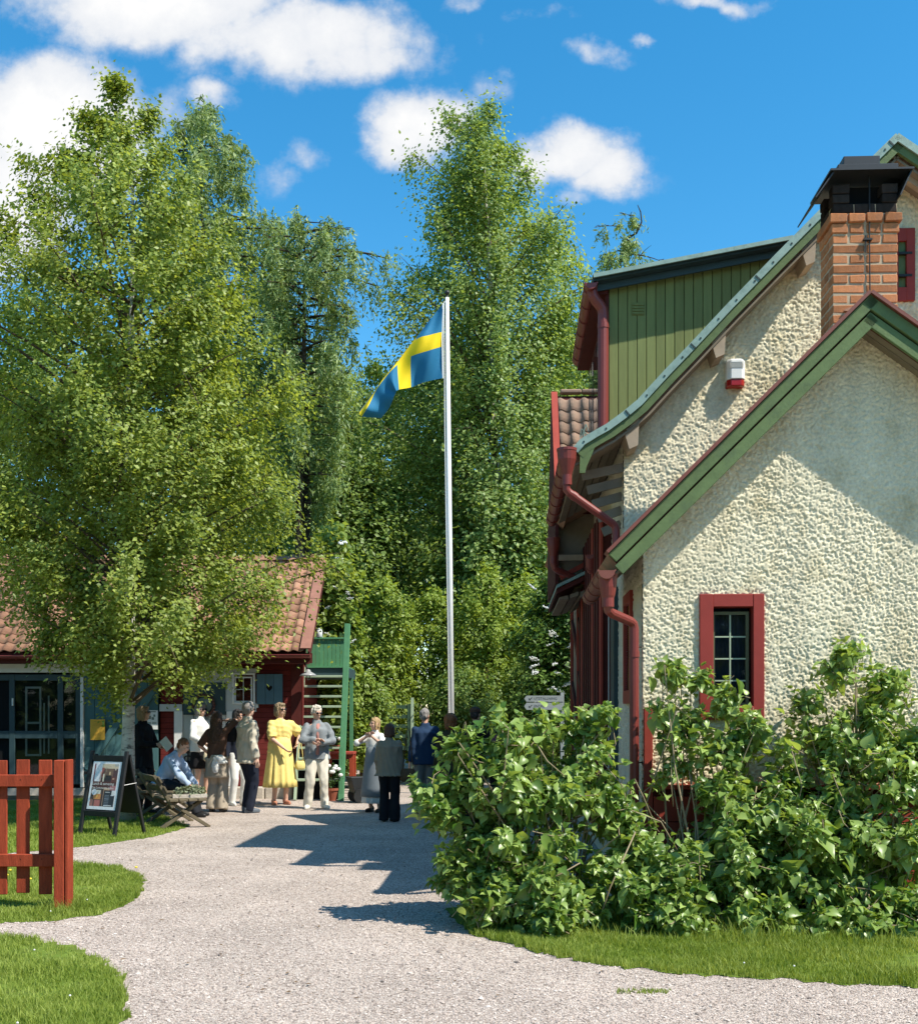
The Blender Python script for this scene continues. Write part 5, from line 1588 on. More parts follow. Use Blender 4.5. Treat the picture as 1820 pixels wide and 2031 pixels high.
mb = MB(); a_, b_, c_, d_ = fr(-hw + .03, .33, -.012), fr(hw - .03, .33, -.012), fr(hw - .03, 1.02, -.012), fr(-hw + .03, 1.02, -.012)
mb.add([a_, b_, c_, d_], [(0, 1, 2, 3)]); mb.obj('front_panel', M_AF, af)
mb = MB(); mb.add([(-hw + .01, .20, .28), (hw - .01, .20, .28), (hw - .01, .015, 1.05), (-hw + .01, .015, 1.05)], [(3, 2, 1, 0)]); mb.obj('back_panel', M_AF, af)
mb = MB(); mb.tube([(hw + .02, -.12, .68), (hw + .02, .10, .70)], .004, 5); mb.obj('stay', M_POLE, af)
# the print: a colour grid painted from the poster's own layout
def poster_grid():
    nx, nz = 44, 62
    pw0, pw1, ph0, ph1 = -hw + .055, hw - .055, .355, 1.0
    img = np.ones((nz, nx, 3)) * .78
    def rect(x0, x1, y0, y1, c):
        img[int(y0 * nz):max(int(y1 * nz), int(y0 * nz) + 1), int(x0 * nx):max(int(x1 * nx), int(x0 * nx) + 1)] = c
    rr = np.random.default_rng(1)
    rect(.07, .93, .05, .95, (.05, .03, .03))
    rect(.07, .36, .05, .42, (.72, .72, .74)); rect(.08, .12, .05, .42, (.20, .05, .06)); rect(.19, .22, .1, .18, (.55, .56, .6))
    rect(.30, .36, .22, .42, (.60, .42, .36))
    rect(.36, .93, .05, .15, (.62, .50, .34)); rect(.36, .93, .15, .34, (.20, .115, .075)); rect(.36, .44, .14, .33, (.32, .09, .07))
    rect(.48, .52, .15, .22, (.42, .30, .22)); rect(.62, .66, .22, .28, (.70, .50, .26)); rect(.5, .72, .30, .40, (.03, .025, .025))
    rect(.42, .46, .26, .42, (.72, .66, .5)); rect(.76, .93, .16, .32, (.10, .05, .05)); rect(.78, .92, .06, .11, (.40, .40, .36)); rect(.8, .86, .16, .18, (.6, .5, .4))
    rect(.72, .93, .32, .42, (.14, .05, .04)); rect(.76, .84, .35, .38, (.5, .3, .2))
    rect(.07, .93, .42, .58, (.10, .035, .03)); rect(.72, .93, .50, .60, (.42, .16, .16)); rect(.5, .72, .56, .60, (.55, .35, .22))
    rect(.07, .47, .58, .95, (.10, .06, .05)); rect(.24, .42, .60, .68, (.72, .66, .55)); rect(.20, .45, .68, .80, (.62, .25, .08)); rect(.28, .34, .70, .76, (.75, .42, .10)); rect(.24, .45, .82, .95, (.45, .15, .13)); rect(.08, .2, .8, .95, (.36, .16, .13))
    rect(.50, .54, .58, .95, (.40, .26, .18)); rect(.55, .90, .62, .95, (.03, .035, .045)); rect(.8, .93, .60, .70, (.70, .68, .66))
    for k in range(7):
        rect(.58, .74, .70 + k * .03, .712 + k * .03, (.16, .18, .21))
    rect(.58, .73, .64, .655, (.5, .48, .45)); rect(.58, .86, .915, .935, (.66, .66, .66)); rect(.78, .89, .70, .725, (.6, .6, .6))
    yy, xx = np.mgrid[0:nz, 0:nx]
    disc = ((xx - .17 * nx) * 1.0) ** 2 + ((yy - .635 * nz) * 1.0) ** 2 < (.085 * nx) ** 2
    img[disc] = (.74, .74, .76)
    img = np.clip(img * rr.uniform(.88, 1.12, (nz, nx, 1)), 0, .8)
    V = []; Fq = []; C = []
    for j in range(nz + 1):
        for i in range(nx + 1):
            V.append(fr(pw0 + (pw1 - pw0) * i / nx, ph1 - (ph1 - ph0) * j / nz, .004))
    for j in range(nz):
        for i in range(nx):
            a = j * (nx + 1) + i; Fq.append((a, a + nx + 1, a + nx + 2, a + 1)); C.append(img[j, i])
    me = bpy.data.meshes.new('poster'); me.from_pydata([tuple(v) for v in V], [], Fq)
    at = me.attributes.new('print', 'FLOAT_COLOR', 'FACE')
    at.data.foreach_set('color', np.concatenate([np.array(C), np.ones((len(C), 1))], 1).astype(np.float32).ravel())
    m = bpy.data.materials.new('printed poster'); m.use_nodes = True; t = m.node_tree; a = nd(t, 'ShaderNodeAttribute'); a.attribute_name = 'print'
    t.links.new(a.outputs['Color'], t.nodes['Principled BSDF'].inputs['Base Color']); t.nodes['Principled BSDF'].inputs['Roughness'].default_value = .5
    me.materials.append(m); o = bpy.data.objects.new('poster', me); col.objects.link(o); o.parent = af
    return o
poster_grid()
lean = math.atan2(sl_, H * .985)
def on_front(a, h, d):
    p = fr(a, h, d); return Matrix.Translation(p) @ Matrix.Rotation(-lean, 4, 'X') @ Matrix(((1, 0, 0, 0), (0, 0, -1, 0), (0, 1, 0, 0), (0, 0, 0, 1)))
M_PW = plain('white lettering', (.78, .76, .70), .6)
text_mesh('lettering', 'Lunch & servering', .056, M_PW, af, on_front(-.23, .70, .007))
text_mesh('lettering', 'Det Lommersta köket', .046, M_PW, af, on_front(-.23, .645, .007))

# ------------------------------------------------------------------ garden benches with crossed legs
def x_bench(name, label, x, y, rz, L=1.25, group=None):
    bq = thing(name, label, 'bench', (x, y, 0), rz, group)
    for k in range(4):
        mb = MB(); mb.box(-L / 2, L / 2, -.27 + k * .135, -.27 + k * .135 + .122, .385, .42); mb.obj('seat_slat', M_WOODGREY, bq, bevel=.006)
    for sx_ in (-L / 2 + .14, L / 2 - .14):
        mb = MB(); mb.beam((sx_, -.34, .0), (sx_, .24, .384), .045, .105, up=(1, 0, 0)); mb.obj('leg', M_WOODGREY, bq, bevel=.004)
        mb = MB(); mb.beam((sx_ + .05, .34, .0), (sx_ + .05, -.24, .384), .045, .105, up=(1, 0, 0)); mb.obj('leg', M_WOODGREY, bq, bevel=.004)
        mb = MB(); mb.beam((sx_ - .05, .20, .30), (sx_ - .05, .46, .76), .045, .11, up=(1, 0, 0)); mb.obj('back_support', M_WOODGREY, bq, bevel=.004)
    for h in (.56, .70):
        t = (h - .3) / .46; mb = MB(); yb_ = .20 + .26 * t
        mb.beam((-L / 2, yb_ - .035, h), (L / 2, yb_ - .035, h), .028, .105, up=(0, .5, .87)); mb.obj('back_slat', M_WOODGREY, bq, bevel=.005)
    return bq
bx, by = W(352, 1620, 15.9).x, 15.9
BR = R(118)
x_bench('garden_bench', 'weathered wooden bench with crossed legs beside the sandwich board, plants on its seat', bx, by, BR)
x_bench('garden_bench', 'wooden bench under the seated person in the pale blue shirt', W(330, 1600, 17.6).x, 17.6, R(90), 1.3)
# low plants in a tray on the bench
pl = thing('plant_tray', 'tray of low silvery plants on the weathered bench seat', 'plant', (W(376, 1580, 15.7).x, 15.7, .42), .3)
mb = MB(); mb.box(-.24, .24, -.13, .13, 0, .05); mb.obj('tray', M_STONE, pl)
rr = np.random.default_rng(9); q = rr.normal(size=(420, 3)); q /= np.linalg.norm(q, axis=1)[:, None]; q[:, 2] = abs(q[:, 2])
leaves('foliage', q * np.array([.25, .14, .13]) * (rr.uniform(.3, 1, 420) ** .5)[:, None] + np.array([0, 0, .05]), rr, .06, .03, leaf_mat('silvery leaves', (.10, .13, .07), (.30, .34, .22), .2), pl, out=q)
# ------------------------------------------------------------------ trees
M_BARKB = mat('birch bark', (.55, .52, .46), .85, .15, 3, .3, 30, .15, c2=(.05, .045, .04), c2scale=7, c2amt=.95, stretch=(1, 1, 3.2))
M_BARKD = mat('dark bark', (.060, .045, .032), .95, .3, 6, .5, 30, .1)
M_TWIG = mat('brown twigs', (.11, .085, .055), .9, .25, 6, .2, 30, .1)
M_BIRCH = leaf_mat('birch leaves', (.12, .18, .024), (.42, .50, .125), .45)
M_BIRCH2 = leaf_mat('far birch leaves', (.11, .185, .038), (.37, .48, .16), .44)
M_LARCH = leaf_mat('larch needles', (.10, .17, .045), (.34, .44, .165), .36)
M_DARKL = leaf_mat('dense tree leaves', (.09, .16, .028), (.28, .38, .10), .40)
M_HEDGE = leaf_mat('hedge leaves', (.12, .195, .020), (.36, .45, .09), .44)
M_ELDER = leaf_mat('elder leaves', (.055, .12, .022), (.19, .30, .065), .36)
M_LIME = leaf_mat('bright maple leaves', (.12, .20, .028), (.34, .43, .10), .40)

def norm(a):
    return a / (np.linalg.norm(a, axis=1)[:, None] + 1e-9)

def tree(name, label, base, H, r0, prof, m_leaf, m_bark, seed, nlimb=70, nsub=12, nleaf=60, L=.055, wd=.04, lean=(0, 0), rise=.5, weep=.0, sig=.12, group=None, down=.4, up=.75, aspect=1.0, gap=.0, trunk=True, strand=0.0, cat='tree', limb_r=.02, sublen=.33, rmin=.35, tint0=.5, front=None, lump=.3):
    rr = np.random.default_rng(seed)
    t = thing(name, label, cat, base, 0, group)
    zs = np.array([p[0] for p in prof], float); Rs = np.array([p[1] for p in prof], float)
    cxs = np.array([p[2] if len(p) > 2 else 0 for p in prof], float)
    wgl = np.array([0, .12, -.1, .08, 0]) * r0 * 4
    def axis(z):
        f = np.clip(z / H, 0, 1)
        return np.stack([lean[0] * f ** 1.3 + np.interp(f, np.linspace(0, 1, 5), wgl), lean[1] * f ** 1.3 + np.interp(f, np.linspace(0, 1, 5), -wgl), z], -1)
    # limbs
    zz = np.linspace(zs[0], zs[-1], 200); pr = np.interp(zz, zs, Rs) + .25
    cdf = np.cumsum(pr); cdf /= cdf[-1]
    zt = np.interp((np.arange(nlimb) + rr.uniform(0, 1, nlimb)) / nlimb, cdf, zz)
    Rz = np.interp(zt, zs, Rs) * rr.uniform(rmin + .35, 1.12, nlimb)
    az_ = np.arange(nlimb) * 2.39996 + rr.normal(0, .35, nlimb)
    # lumpy outline
    Rz *= 1 + lump * np.sin(az_ * 2 + zt * 1.1 + seed) * np.sin(zt * 1.9 + az_)
    z0 = np.maximum(zt - rise * Rz, zs[0] * .35)
    S0 = axis(z0)
    cxo = np.interp(zt, zs, cxs) - lean[0] * np.clip(zt / H, 0, 1) ** 1.3
    tip = axis(zt) + np.stack([np.cos(az_) * Rz + cxo, np.sin(az_) * Rz * aspect, np.zeros(nlimb)], -1)
    mid = S0 * .45 + tip * .55; mid[:, 2] += .12 * Rz * (1 if weep < .5 else 1.6)
    def limb_pt(i, s):
        s = s[:, None]
        return S0[i] * (1 - s) ** 2 + 2 * mid[i] * s * (1 - s) + tip[i] * s ** 2
    mb = MB()
    if trunk:
        fz_ = np.linspace(0, .93, 9); A = axis(fz_ * H)
        mb.tube([tuple(a) for a in A], [r0 * (1.35 if k == 0 else 1) * (1 - .9 * f) for k, f in enumerate(fz_)], 12)
        mb.obj('trunk', m_bark, t, smooth=True); mb = MB()
    for i in range(nlimb):
        ss = np.linspace(0, 1, 5); P = limb_pt(np.full(5, i), ss)
        ra = max(.25, Rz[i] / max(Rs.max(), .1)) * limb_r
        mb.tube([tuple(p) for p in P], [ra * (1 - .8 * s) for s in ss], 5, cap=False)
    # sub branches
    M = nlimb * nsub
    li = np.repeat(np.arange(nlimb), nsub); s = rr.beta(1.9, 1.1, M) * .96 + .04
    o = limb_pt(li, s)
    out = tip[li] - S0[li]; out[:, 2] *= .4; out = norm(out)
    d = norm(out + rr.normal(0, .65, (M, 3)) + np.array([0, 0, .15 - weep * .3]))
    Ls = (sublen * Rz[li] * rr.uniform(.4, 1.25, M) * (1.15 - .45 * s))[:, None]
    e = o + d * Ls
    for k in rr.choice(M, min(M, 260), replace=False):
        mb.tube([tuple(o[k]), tuple((o[k] + e[k]) / 2 + np.array([0, 0, .03])), tuple(e[k])], [limb_r * .28, limb_r * .2, limb_r * .1], 4, cap=False)
    mb.obj('branches', M_TWIG if m_bark is M_BARKB else m_bark, t, smooth=True)
    if gap > 0:
        keep = rr.uniform(0, 1, M) > gap; o, e, d, Ls, li = o[keep], e[keep], d[keep], Ls[keep], li[keep]; M = len(o)
    N = M * nleaf
    bi = np.repeat(np.arange(M), nleaf)
    q = rr.uniform(0, 1, N)[:, None] ** .7
    pos = o[bi] + (e[bi] - o[bi]) * q + rr.normal(0, sig, (N, 3)) * (.35 + q)
    if weep > 0:                                   # hanging twigs
        hang = rr.exponential(weep, N) * (.3 + q[:, 0])
        hang = np.minimum(hang, weep * 2.6)
        ang = bi * 7.13
        pos[:, 2] -= hang
    if strand > 0:                                 # needles gathered on hanging strands
        ns = max(3, nleaf // 14); sid = rr.integers(0, ns, N) + bi * ns
        sr = np.random.default_rng(seed + 9); ro = sr.uniform(0, 1, (M * ns, 1)); jo = sr.normal(0, sig * .8, (M * ns, 3)); ln = sr.uniform(.2, 1, M * ns) * strand
        pos = o[bi] + (e[bi] - o[bi]) * ro[sid] + jo[sid]
        h = rr.uniform(0, 1, N)
        pos[:, 2] -= h * ln[sid]; pos[:, 0] += rr.normal(0, .025, N) + h * ln[sid] * .18 * np.sin(sid); pos[:, 1] += rr.normal(0, .025, N)
    sat = rr.normal(0, .17, M)[bi]                 # whole twigs a little paler or darker
    nrm_o = norm(pos - axis(np.clip(pos[:, 2], 0, H)))
    o_ = leaves('crown', pos, rr, L, wd, m_leaf, t, out=nrm_o * .9, up=up, down=down, tint0=tint0)
    a = o_.data.attributes['tint']; buf = np.zeros(len(a.data), np.float32); a.data.foreach_get('value', buf)
    a.data.foreach_set('value', np.clip(buf + np.repeat(sat, 4), 0, 1).astype(np.float32))
    return t

def gx(u, d): return (u - CX) / F * d
def zz_(v, d): return EYE + (HZ - v) / F * d
def prof_px(d, uc, rows):
    """crown profile from (v, left, right)"""
    P = []
    for v, a, b in rows:
        P.append((zz_(v, d), (b - a) / 2 / F * d, ((a + b) / 2 - uc) / F * d))
    return sorted(P)

# the large birch on the lawn
d = 16.4
tree('birch_tree', 'large white-trunked birch on the lawn in front of the red shed', (gx(251, d), d, 0), 10.9, .105,
     prof_px(d, 251, [(1300, 60, 430), (1240, 0, 510), (1160, -40, 575), (1050, -70, 590), (900, -60, 590), (760, -40, 565), (620, -30, 540), (500, 0, 470), (400, 45, 395), (310, 95, 325), (230, 155, 285), (165, 205, 250)]),
     M_BIRCH, M_BARKB, 21, nlimb=160, nsub=14, nleaf=76, L=.070, wd=.052, lean=(.1, .0), rise=.55, weep=.16, sig=.085, gap=.14, limb_r=.032, tint0=.47, lump=.34)
# second birch further left, mostly out of the frame
d = 21
# tall birch behind the flagpole
d = 34
tree('birch_tree', 'tall swaying birch behind the flagpole reaching into the clouds', (gx(1005, d), d, 0), 20.9, .22,
     prof_px(d, 1005, [(1200, 850, 1190), (1080, 800, 1190), (950, 770, 1180), (820, 765, 1175), (700, 765, 1170), (620, 762, 1165), (550, 795, 1158), (450, 848, 1135), (370, 838, 1098), (300, 830, 1058), (250, 860, 1015), (212, 915, 985)]),
     M_BIRCH2, M_BARKB, 31, nlimb=150, nsub=15, nleaf=58, L=.125, wd=.09, lean=(-.85, 0), rise=.8, weep=.55, sig=.20, gap=.08, limb_r=.05, tint0=.5, lump=.16)
# larches behind the lawn birch
d = 31
tree('larch_tree', 'tall larch with drooping twigs rising behind the lawn birch', (gx(415, d), d, 0), 19.2, .2,
     prof_px(d, 415, [(1000, 290, 560), (800, 290, 600), (650, 310, 600), (520, 300, 600), (450, 310, 585), (390, 325, 540), (300, 335, 505), (240, 345, 465), (195, 370, 410)]),
     M_LARCH, M_BARKD, 41, nlimb=96, nsub=11, nleaf=60, L=.17, wd=.045, lean=(-.3, 0), rise=-.15, strand=.9, sig=.16, gap=.08, limb_r=.045, up=.2, down=.9, tint0=.48)
d = 29
tree('larch_tree', 'larch with a crooked top and two dark stems right of the lawn birch', (gx(592, d), d, 0), 14.8, .19,
     prof_px(d, 592, [(1010, 540, 670), (860, 510, 700), (740, 500, 700), (650, 490, 705), (560, 495, 735), (500, 510, 725), (450, 545, 660), (430, 560, 620)]),
     M_LARCH, M_BARKD, 43, nlimb=64, nsub=11, nleaf=56, L=.16, wd=.042, lean=(.15, 0), rise=-.12, strand=1.0, sig=.14, gap=.16, limb_r=.05, up=.2, down=.9, tint0=.5)
mb = MB(); a = Vector((gx(608, 29.3), 29.3, 0)); mb.tube([a, a + Vector((.1, 0, 5)), a + Vector((-.05, 0, 9))], [.19, .16, .1], 10)
x = tag(mb.obj('tree_trunk', M_BARKD, smooth=True), 'bare dark second stem close beside the crooked larch', 'tree trunk')
d = 46
tree('larch_tree', 'thin larch top with a bent dead twig above the green dormer', (gx(1225, d), d, 0), zz_(430, d), .2,
     prof_px(d, 1225, [(900, 1120, 1330), (700, 1140, 1320), (560, 1140, 1315), (500, 1185, 1300), (460, 1160, 1260), (425, 1190, 1250)]),
     M_LARCH, M_BARKD, 47, nlimb=40, nsub=9, nleaf=44, L=.24, wd=.06, lean=(.1, 0), rise=-.2, strand=.9, sig=.2, gap=.30, limb_r=.06, up=.2, down=.8, tint0=.55)
mb = MB(); mb.tube([W(1238, 475, d), W(1262, 462, d), W(1272, 440, d), W(1270, 420, d), W(1264, 406, d)], [.05, .04, .035, .03, .015], 6)
tag(mb.obj('dead_twig', M_BARKD), 'bent bare twig sticking up from the thin larch top', 'twig')
# woodland between and behind
back = [
    (640, 40, 690, 610, 770, 1150, 'broad dark green tree between the crooked larch and the flag'),
    (745, 42, 700, 640, 860, 1200, 'dense tree standing right behind the flag'),
    (880, 44, 640, 760, 1010, 1150, 'dark leafy tree behind the flagpole foot'),
    (1120, 42, 590, 1040, 1230, 1200, 'dense tree between the tall birch and the house'),
    (520, 44, 720, 400, 640, 1100, 'dark tree hidden behind the lawn birch on its right side'),
    (330, 46, 640, 200, 460, 1100, 'tree behind the middle of the lawn birch'),
    (130, 44, 610, 0, 260, 1100, 'tree behind the left part of the lawn birch'),
    (-60, 40, 560, -200, 70, 1100, 'leafy tree at the far left edge behind the shed'),
    (1180, 36, 790, 1080, 1300, 1250, 'lower leafy tree behind the porch of the house'),
    (700, 33, 900, 600, 800, 1200, 'shadowy birch low behind the flag'),
    (985, 31, 940, 860, 1110, 1250, 'hanging birch low behind the flagpole'),
]
for k, (u, d, vt, ua, ub, vb, lab) in enumerate(back):
    w = ub - ua
    tree('leafy_tree', lab, (gx(u, d), d + (k % 3) * .8, 0), zz_(vt, d) - .2, .22,
         prof_px(d, u, [(vb + 60, u - w * .42, u + w * .42), (vb - 60, u - w * .55, u + w * .55), ((vb + vt) / 2, u - w * .55, u + w * .55), (vt + (vb - vt) * .25, u - w * .45, u + w * .45), (vt + (vb - vt) * .1, u - w * .3, u + w * .3), (vt, u - w * .08, u + w * .08)]),
         M_DARKL if k % 2 else M_BIRCH2, M_BARKD, 100 + k, nlimb=70, nsub=11, nleaf=50, L=.15, wd=.105, rise=.5, weep=.35 if k % 2 == 0 else .1, sig=.26, gap=.05, limb_r=.05, tint0=.46, group='woodland trees behind the yard')

# ------------------------------------------------------------------ shrubs of the hedge
def shrub(name, label, u, d, vt, ua, ub, m, seed, L=.10, wd=.07, n=(46, 11, 36), vb=1490, flowers=0, group='hedge shrubs', sig=.12, tint0=.5, asp=.7):
    w = ub - ua
    t = tree(name, label, (gx(u, d), d, 0), zz_(vt, d), .05,
         prof_px(d, (ua + ub) / 2, [(vb, ua + w * .12, ub - w * .12), (vb - (vb - vt) * .25, ua, ub), (vb - (vb - vt) * .6, ua - 5, ub + 5), (vt + (vb - vt) * .18, ua + w * .12, ub - w * .12), (vt, ua + w * .4, ub - w * .4)]),
         m, M_BARKD, seed, nlimb=n[0], nsub=n[1], nleaf=n[2], L=L, wd=wd, rise=.9, sig=sig, gap=.06, limb_r=.022, group=group, cat='shrub', tint0=tint0, aspect=asp, sublen=.36, lean=(((ua + ub) / 2 - u) / F * d, 0))
    if flowers:
        rr = np.random.default_rng(seed + 5)
        base = Vector(t.location); me = None
        for k in range(flowers):
            uu = rr.uniform(ua + 8, ub - 8); vv = rr.uniform(vt + 25, vb - 90)
            p = W(uu, vv, d - w / F * d * .5 * asp * (1.0 + .3 * rr.uniform())) - base
            if me is None:
                mb = MB()
                for q in range(26):
                    a = rr.uniform(0, 6.28); r_ = .085 * math.sqrt(rr.uniform())
                    mb.ellip((r_ * math.cos(a), r_ * math.sin(a), .02 * rr.uniform()), (.017, .017, .012), 5, 3)
                o = mb.obj('flower_umbel', M_PETAL, t); me = o
            else:
                o = link_copy(me, t)
            o.location = p; o.rotation_euler = (rr.uniform(.2, .8), rr.uniform(-.3, .3), rr.uniform(0, 6)); s = rr.uniform(.7, 1.3); o.scale = (s, s, s)
    return t
shrub('shrub', 'bright yellow-green hedge shrub right of the green staircase', 760, 26.5, 1150, 690, 840, M_HEDGE, 201, tint0=.55)
shrub('shrub', 'yellow-green hedge shrub just left of the flagpole', 850, 27.5, 1165, 780, 930, M_HEDGE, 202)
shrub('shrub', 'yellow-green hedge shrub right behind the flagpole', 960, 27, 1135, 885, 1050, M_HEDGE, 203, tint0=.56)
shrub('shrub', 'yellow-green hedge shrub above the visitor with the cap', 1035, 28, 1150, 960, 1100, M_HEDGE, 204)
shrub('elder_bush', 'dark elder bush with white flower heads beside the porch', 1098, 23.5, 1130, 1040, 1165, M_ELDER, 205, L=.12, wd=.07, flowers=34, group=None)
shrub('shrub', 'lower bright shrub below the stair, left of the gate', 715, 24.0, 1345, 668, 775, M_LIME, 206, L=.085, wd=.06, tint0=.5)
shrub('maple_shrub', 'lime green maple rising behind the right end of the shed roof', 658, 23.6, 1045, 605, 712, M_LIME, 207, L=.14, wd=.11, tint0=.55, group=None, flowers=14)
shrub('shrub', 'leafy shrub behind the open stair treads', 640, 25.0, 1330, 580, 700, M_HEDGE, 208, L=.09, wd=.06)
shrub('shrub', 'low shrub at the yard edge right of the gate', 900, 25.5, 1330, 840, 1000, M_DARKL, 209, L=.09, wd=.06, tint0=.35)
shrub('shrub', 'shrub behind the finger post', 1060, 26, 1300, 990, 1120, M_DARKL, 210, L=.09, wd=.06, tint0=.4)

# woods all round the yard, beyond the frame: they close the horizon behind the viewer
def surrounding_wood():
    rr = np.random.default_rng(77); n = 42000
    a = rr.uniform(math.radians(22), math.radians(338), n)            # clockwise from the view direction
    lump = 1 + .28 * np.sin(a * 9) + .18 * np.sin(a * 23 + 1)
    rad = rr.uniform(26, 40, n); hgt = (8.5 + 3.5 * np.sin(a * 5 + 2)) * lump
    z = rr.uniform(0, 1, n) ** .8 * hgt
    pos = np.stack([np.sin(a) * rad, np.cos(a) * rad + 8, z], -1)
    keep = ~((pos[:, 1] > 6) & (np.abs(pos[:, 0]) < pos[:, 1] * .62))
    pos = pos[keep]
    o = leaves('woodland', pos, rr, .75, .55, M_DARKL, None, out=norm(np.stack([-pos[:, 0], 8 - pos[:, 1], np.zeros(len(pos))], -1)))
    return tag(o, 'leafy wood closing in the yard on all sides', 'woodland', kind='stuff')
surrounding_wood()
# ------------------------------------------------------------------ lilac bushes in front of the house
M_LILAC = leaf_mat('lilac leaves', (.075, .165, .020), (.40, .53, .15), .34, .36, .5)
M_LSTEM = mat('pale lilac stems', (.30, .24, .15), .85, .2, 12, .2, 60, .15)
def heart_leaf():
    """a drooping heart shaped leaf, unit length along +X, folded along its midrib"""
    xs = [0.0, .10, .30, .55, .80, 1.0]; ws = [.10, .36, .42, .31, .13, .0]
    V = []; Fc = []
    def zc(x): return .05 - .30 * x * x
    for x, w in zip(xs, ws):
        V.append((x, 0, zc(x)))
    mid = list(range(6))
    for sgn in (1, -1):
        st = len(V)
        for x, w in zip(xs[:-1], ws[:-1]):
            V.append((x - (.06 if x == 0 else 0), sgn * w, zc(x) + w * .38 - .12 * w * w))
        for i in range(4):
            f = (mid[i], mid[i + 1], st + i + 1, st + i)
            Fc.append(f if sgn < 0 else f[::-1])
        f = (mid[4], mid[5], st + 4); Fc.append(f if sgn < 0 else f[::-1])
    return np.array(V), Fc
LV, LF = heart_leaf()
LT = []
for f in LF:
    LT.append(f[:3])
    if len(f) == 4: LT.append((f[0], f[2], f[3]))
LT = np.array(LT)
leaf_protos = []
def lilac(name, label, blobs, seed, ntwig, base_pts, group="lilac bushes", big=230):
    """blobs: (u, v, ru, rv, depth, thickness, weight)"""
    rr = np.random.default_rng(seed)
    t = thing(name, label, 'bush', tuple(base_pts[0]), 0, group)
    B = np.array(base_pts[0])
    wsum = sum(b[6] for b in blobs)
    pos, ds, ns, Ls = [], [], [], []
    stems = MB()
    base_pts = [np.array(p) for p in base_pts]
    k_ = 0
    for (u, v, ru, rv, dep, th, wt) in blobs:
        n = int(ntwig * wt / wsum)
        c = np.array(W(u, v, dep)); R_ = np.array([ru / F * dep, th, rv / F * dep])
        nc = max(2, n // 9)                        # twigs gather on a few boughs, with gaps between
        qc = norm(rr.normal(size=(nc, 3))); rc = rr.uniform(.35, 1.08, nc) ** .6
        ci = rr.integers(0, nc, n)
        q = qc[ci] * rc[ci][:, None] + rr.normal(0, .055, (n, 3)) / np.maximum(R_, .12)
        ql = np.linalg.norm(q, axis=1)[:, None]; q = q / np.maximum(ql, 1) * np.minimum(ql, 1.15)
        tips = c + q * R_
        q = norm(q)
        tips[:, 2] = np.maximum(tips[:, 2], .03 + rr.uniform(0, .1, n))
        tips[:, 1] = np.minimum(tips[:, 1], 8.86 + .35 * (tips[:, 0] < 1.3))
        outw = norm(q * np.array([1, 1.2, .8]) + np.array([0, -.25, .45]))
        for i in range(n):
            tip = tips[i]; dr = norm((outw[i] + rr.normal(0, .45, 3))[None])[0]
            tl = rr.uniform(.14, .30)
            st = tip - dr * tl
            if k_ % 2 == 0:
                stems.tube([tuple(st), tuple((st + tip) / 2 + rr.normal(0, .01, 3)), tuple(tip)], [.004, .0032, .002], 4, cap=False)
            if k_ % 8 == 0:
                b = base_pts[rr.integers(len(base_pts))]; b = b + rr.normal(0, .07, 3) * np.array([1, 1, 0])
                m1 = b * .55 + st * .45 + np.array([0, 0, .18]) + rr.normal(0, .06, 3)
                stems.tube([tuple(b), tuple(m1), tuple(st)], [.011, .008, .004], 5, cap=False)
            k_ += 1
            side = norm(np.cross(dr, rr.normal(size=3))[None])[0]
            npair = rr.integers(3, 6)
            for j in range(npair):
                f = (j + .5) / npair
                p = st + dr * tl * f
                if j % 2: sd = np.cross(dr, side)
                else: sd = side
                for sg in (1, -1):
                    dd = sd * sg * .9 + dr * .45 + np.array([0, 0, -.42]) + rr.normal(0, .28, 3)
                    nn = np.array([0, -.2, .9]) + dr * .35 + rr.normal(0, .52, 3)
                    pos.append(p + dd * .025); ds.append(dd); ns.append(nn); Ls.append(rr.lognormal(math.log(.066), .30) * (1.15 - .4 * f))
            for sg in range(2):
                dd = dr + rr.normal(0, .35, 3) + np.array([0, 0, -.15]); pos.append(tip); ds.append(dd); ns.append(np.array([0, -.2, 1]) + rr.normal(0, .4, 3)); Ls.append(rr.uniform(.045, .075))
    pos = np.array(pos); ds = norm(np.array(ds)); ns = np.array(ns); Ls = np.array(Ls)
    ns -= ds * (ns * ds).sum(1)[:, None]; ns = norm(ns); sd = np.cross(ns, ds)
    # the leaves nearest the viewer one by one, the rest as one mass
    dist = np.linalg.norm(pos - np.array([0, 0, EYE]), axis=1)
    score = Ls / dist * np.where(np.abs(pos[:, 0]) < pos[:, 1] * .42, 1, 0) * np.abs((ns * norm(pos - np.array([0, 0, EYE]))).sum(1)).clip(.2)
    front = pos[:, 1] < np.quantile(pos[:, 1], .22)
    order = np.argsort(-(score * np.where(front, 1, .3)))
    single = set(order[:big].tolist())
    if not leaf_protos:
        for k in range(6):
            me = bpy.data.meshes.new('leaf'); me.from_pydata([tuple(p) for p in LV * np.array([1, 1 + .08 * (k - 2.5), 1 + .25 * (k % 3)])], [], [tuple(f) for f in LF])
            a = me.attributes.new('tint', 'FLOAT', 'POINT'); a.data.foreach_set('value', np.full(len(LV), .25 + .1 * k, np.float32))
            me.polygons.foreach_set('use_smooth', [True] * len(LF)); me.materials.append(M_LILAC); leaf_protos.append(me)
    for i in single:
        o = bpy.data.objects.new('leaf', leaf_protos[i % 6]); col.objects.link(o); o.parent = t
        Mx = Matrix((ds[i], sd[i], ns[i])).transposed().to_4x4()
        o.matrix_basis = Matrix.Translation(Vector(pos[i] - B)) @ Mx @ Matrix.Scale(Ls[i], 4)
    rest = np.array([i for i in range(len(pos)) if i not in single])
    P = pos[rest] - B; D = ds[rest]; N_ = ns[rest]; S_ = sd[rest]; l = Ls[rest][:, None, None]
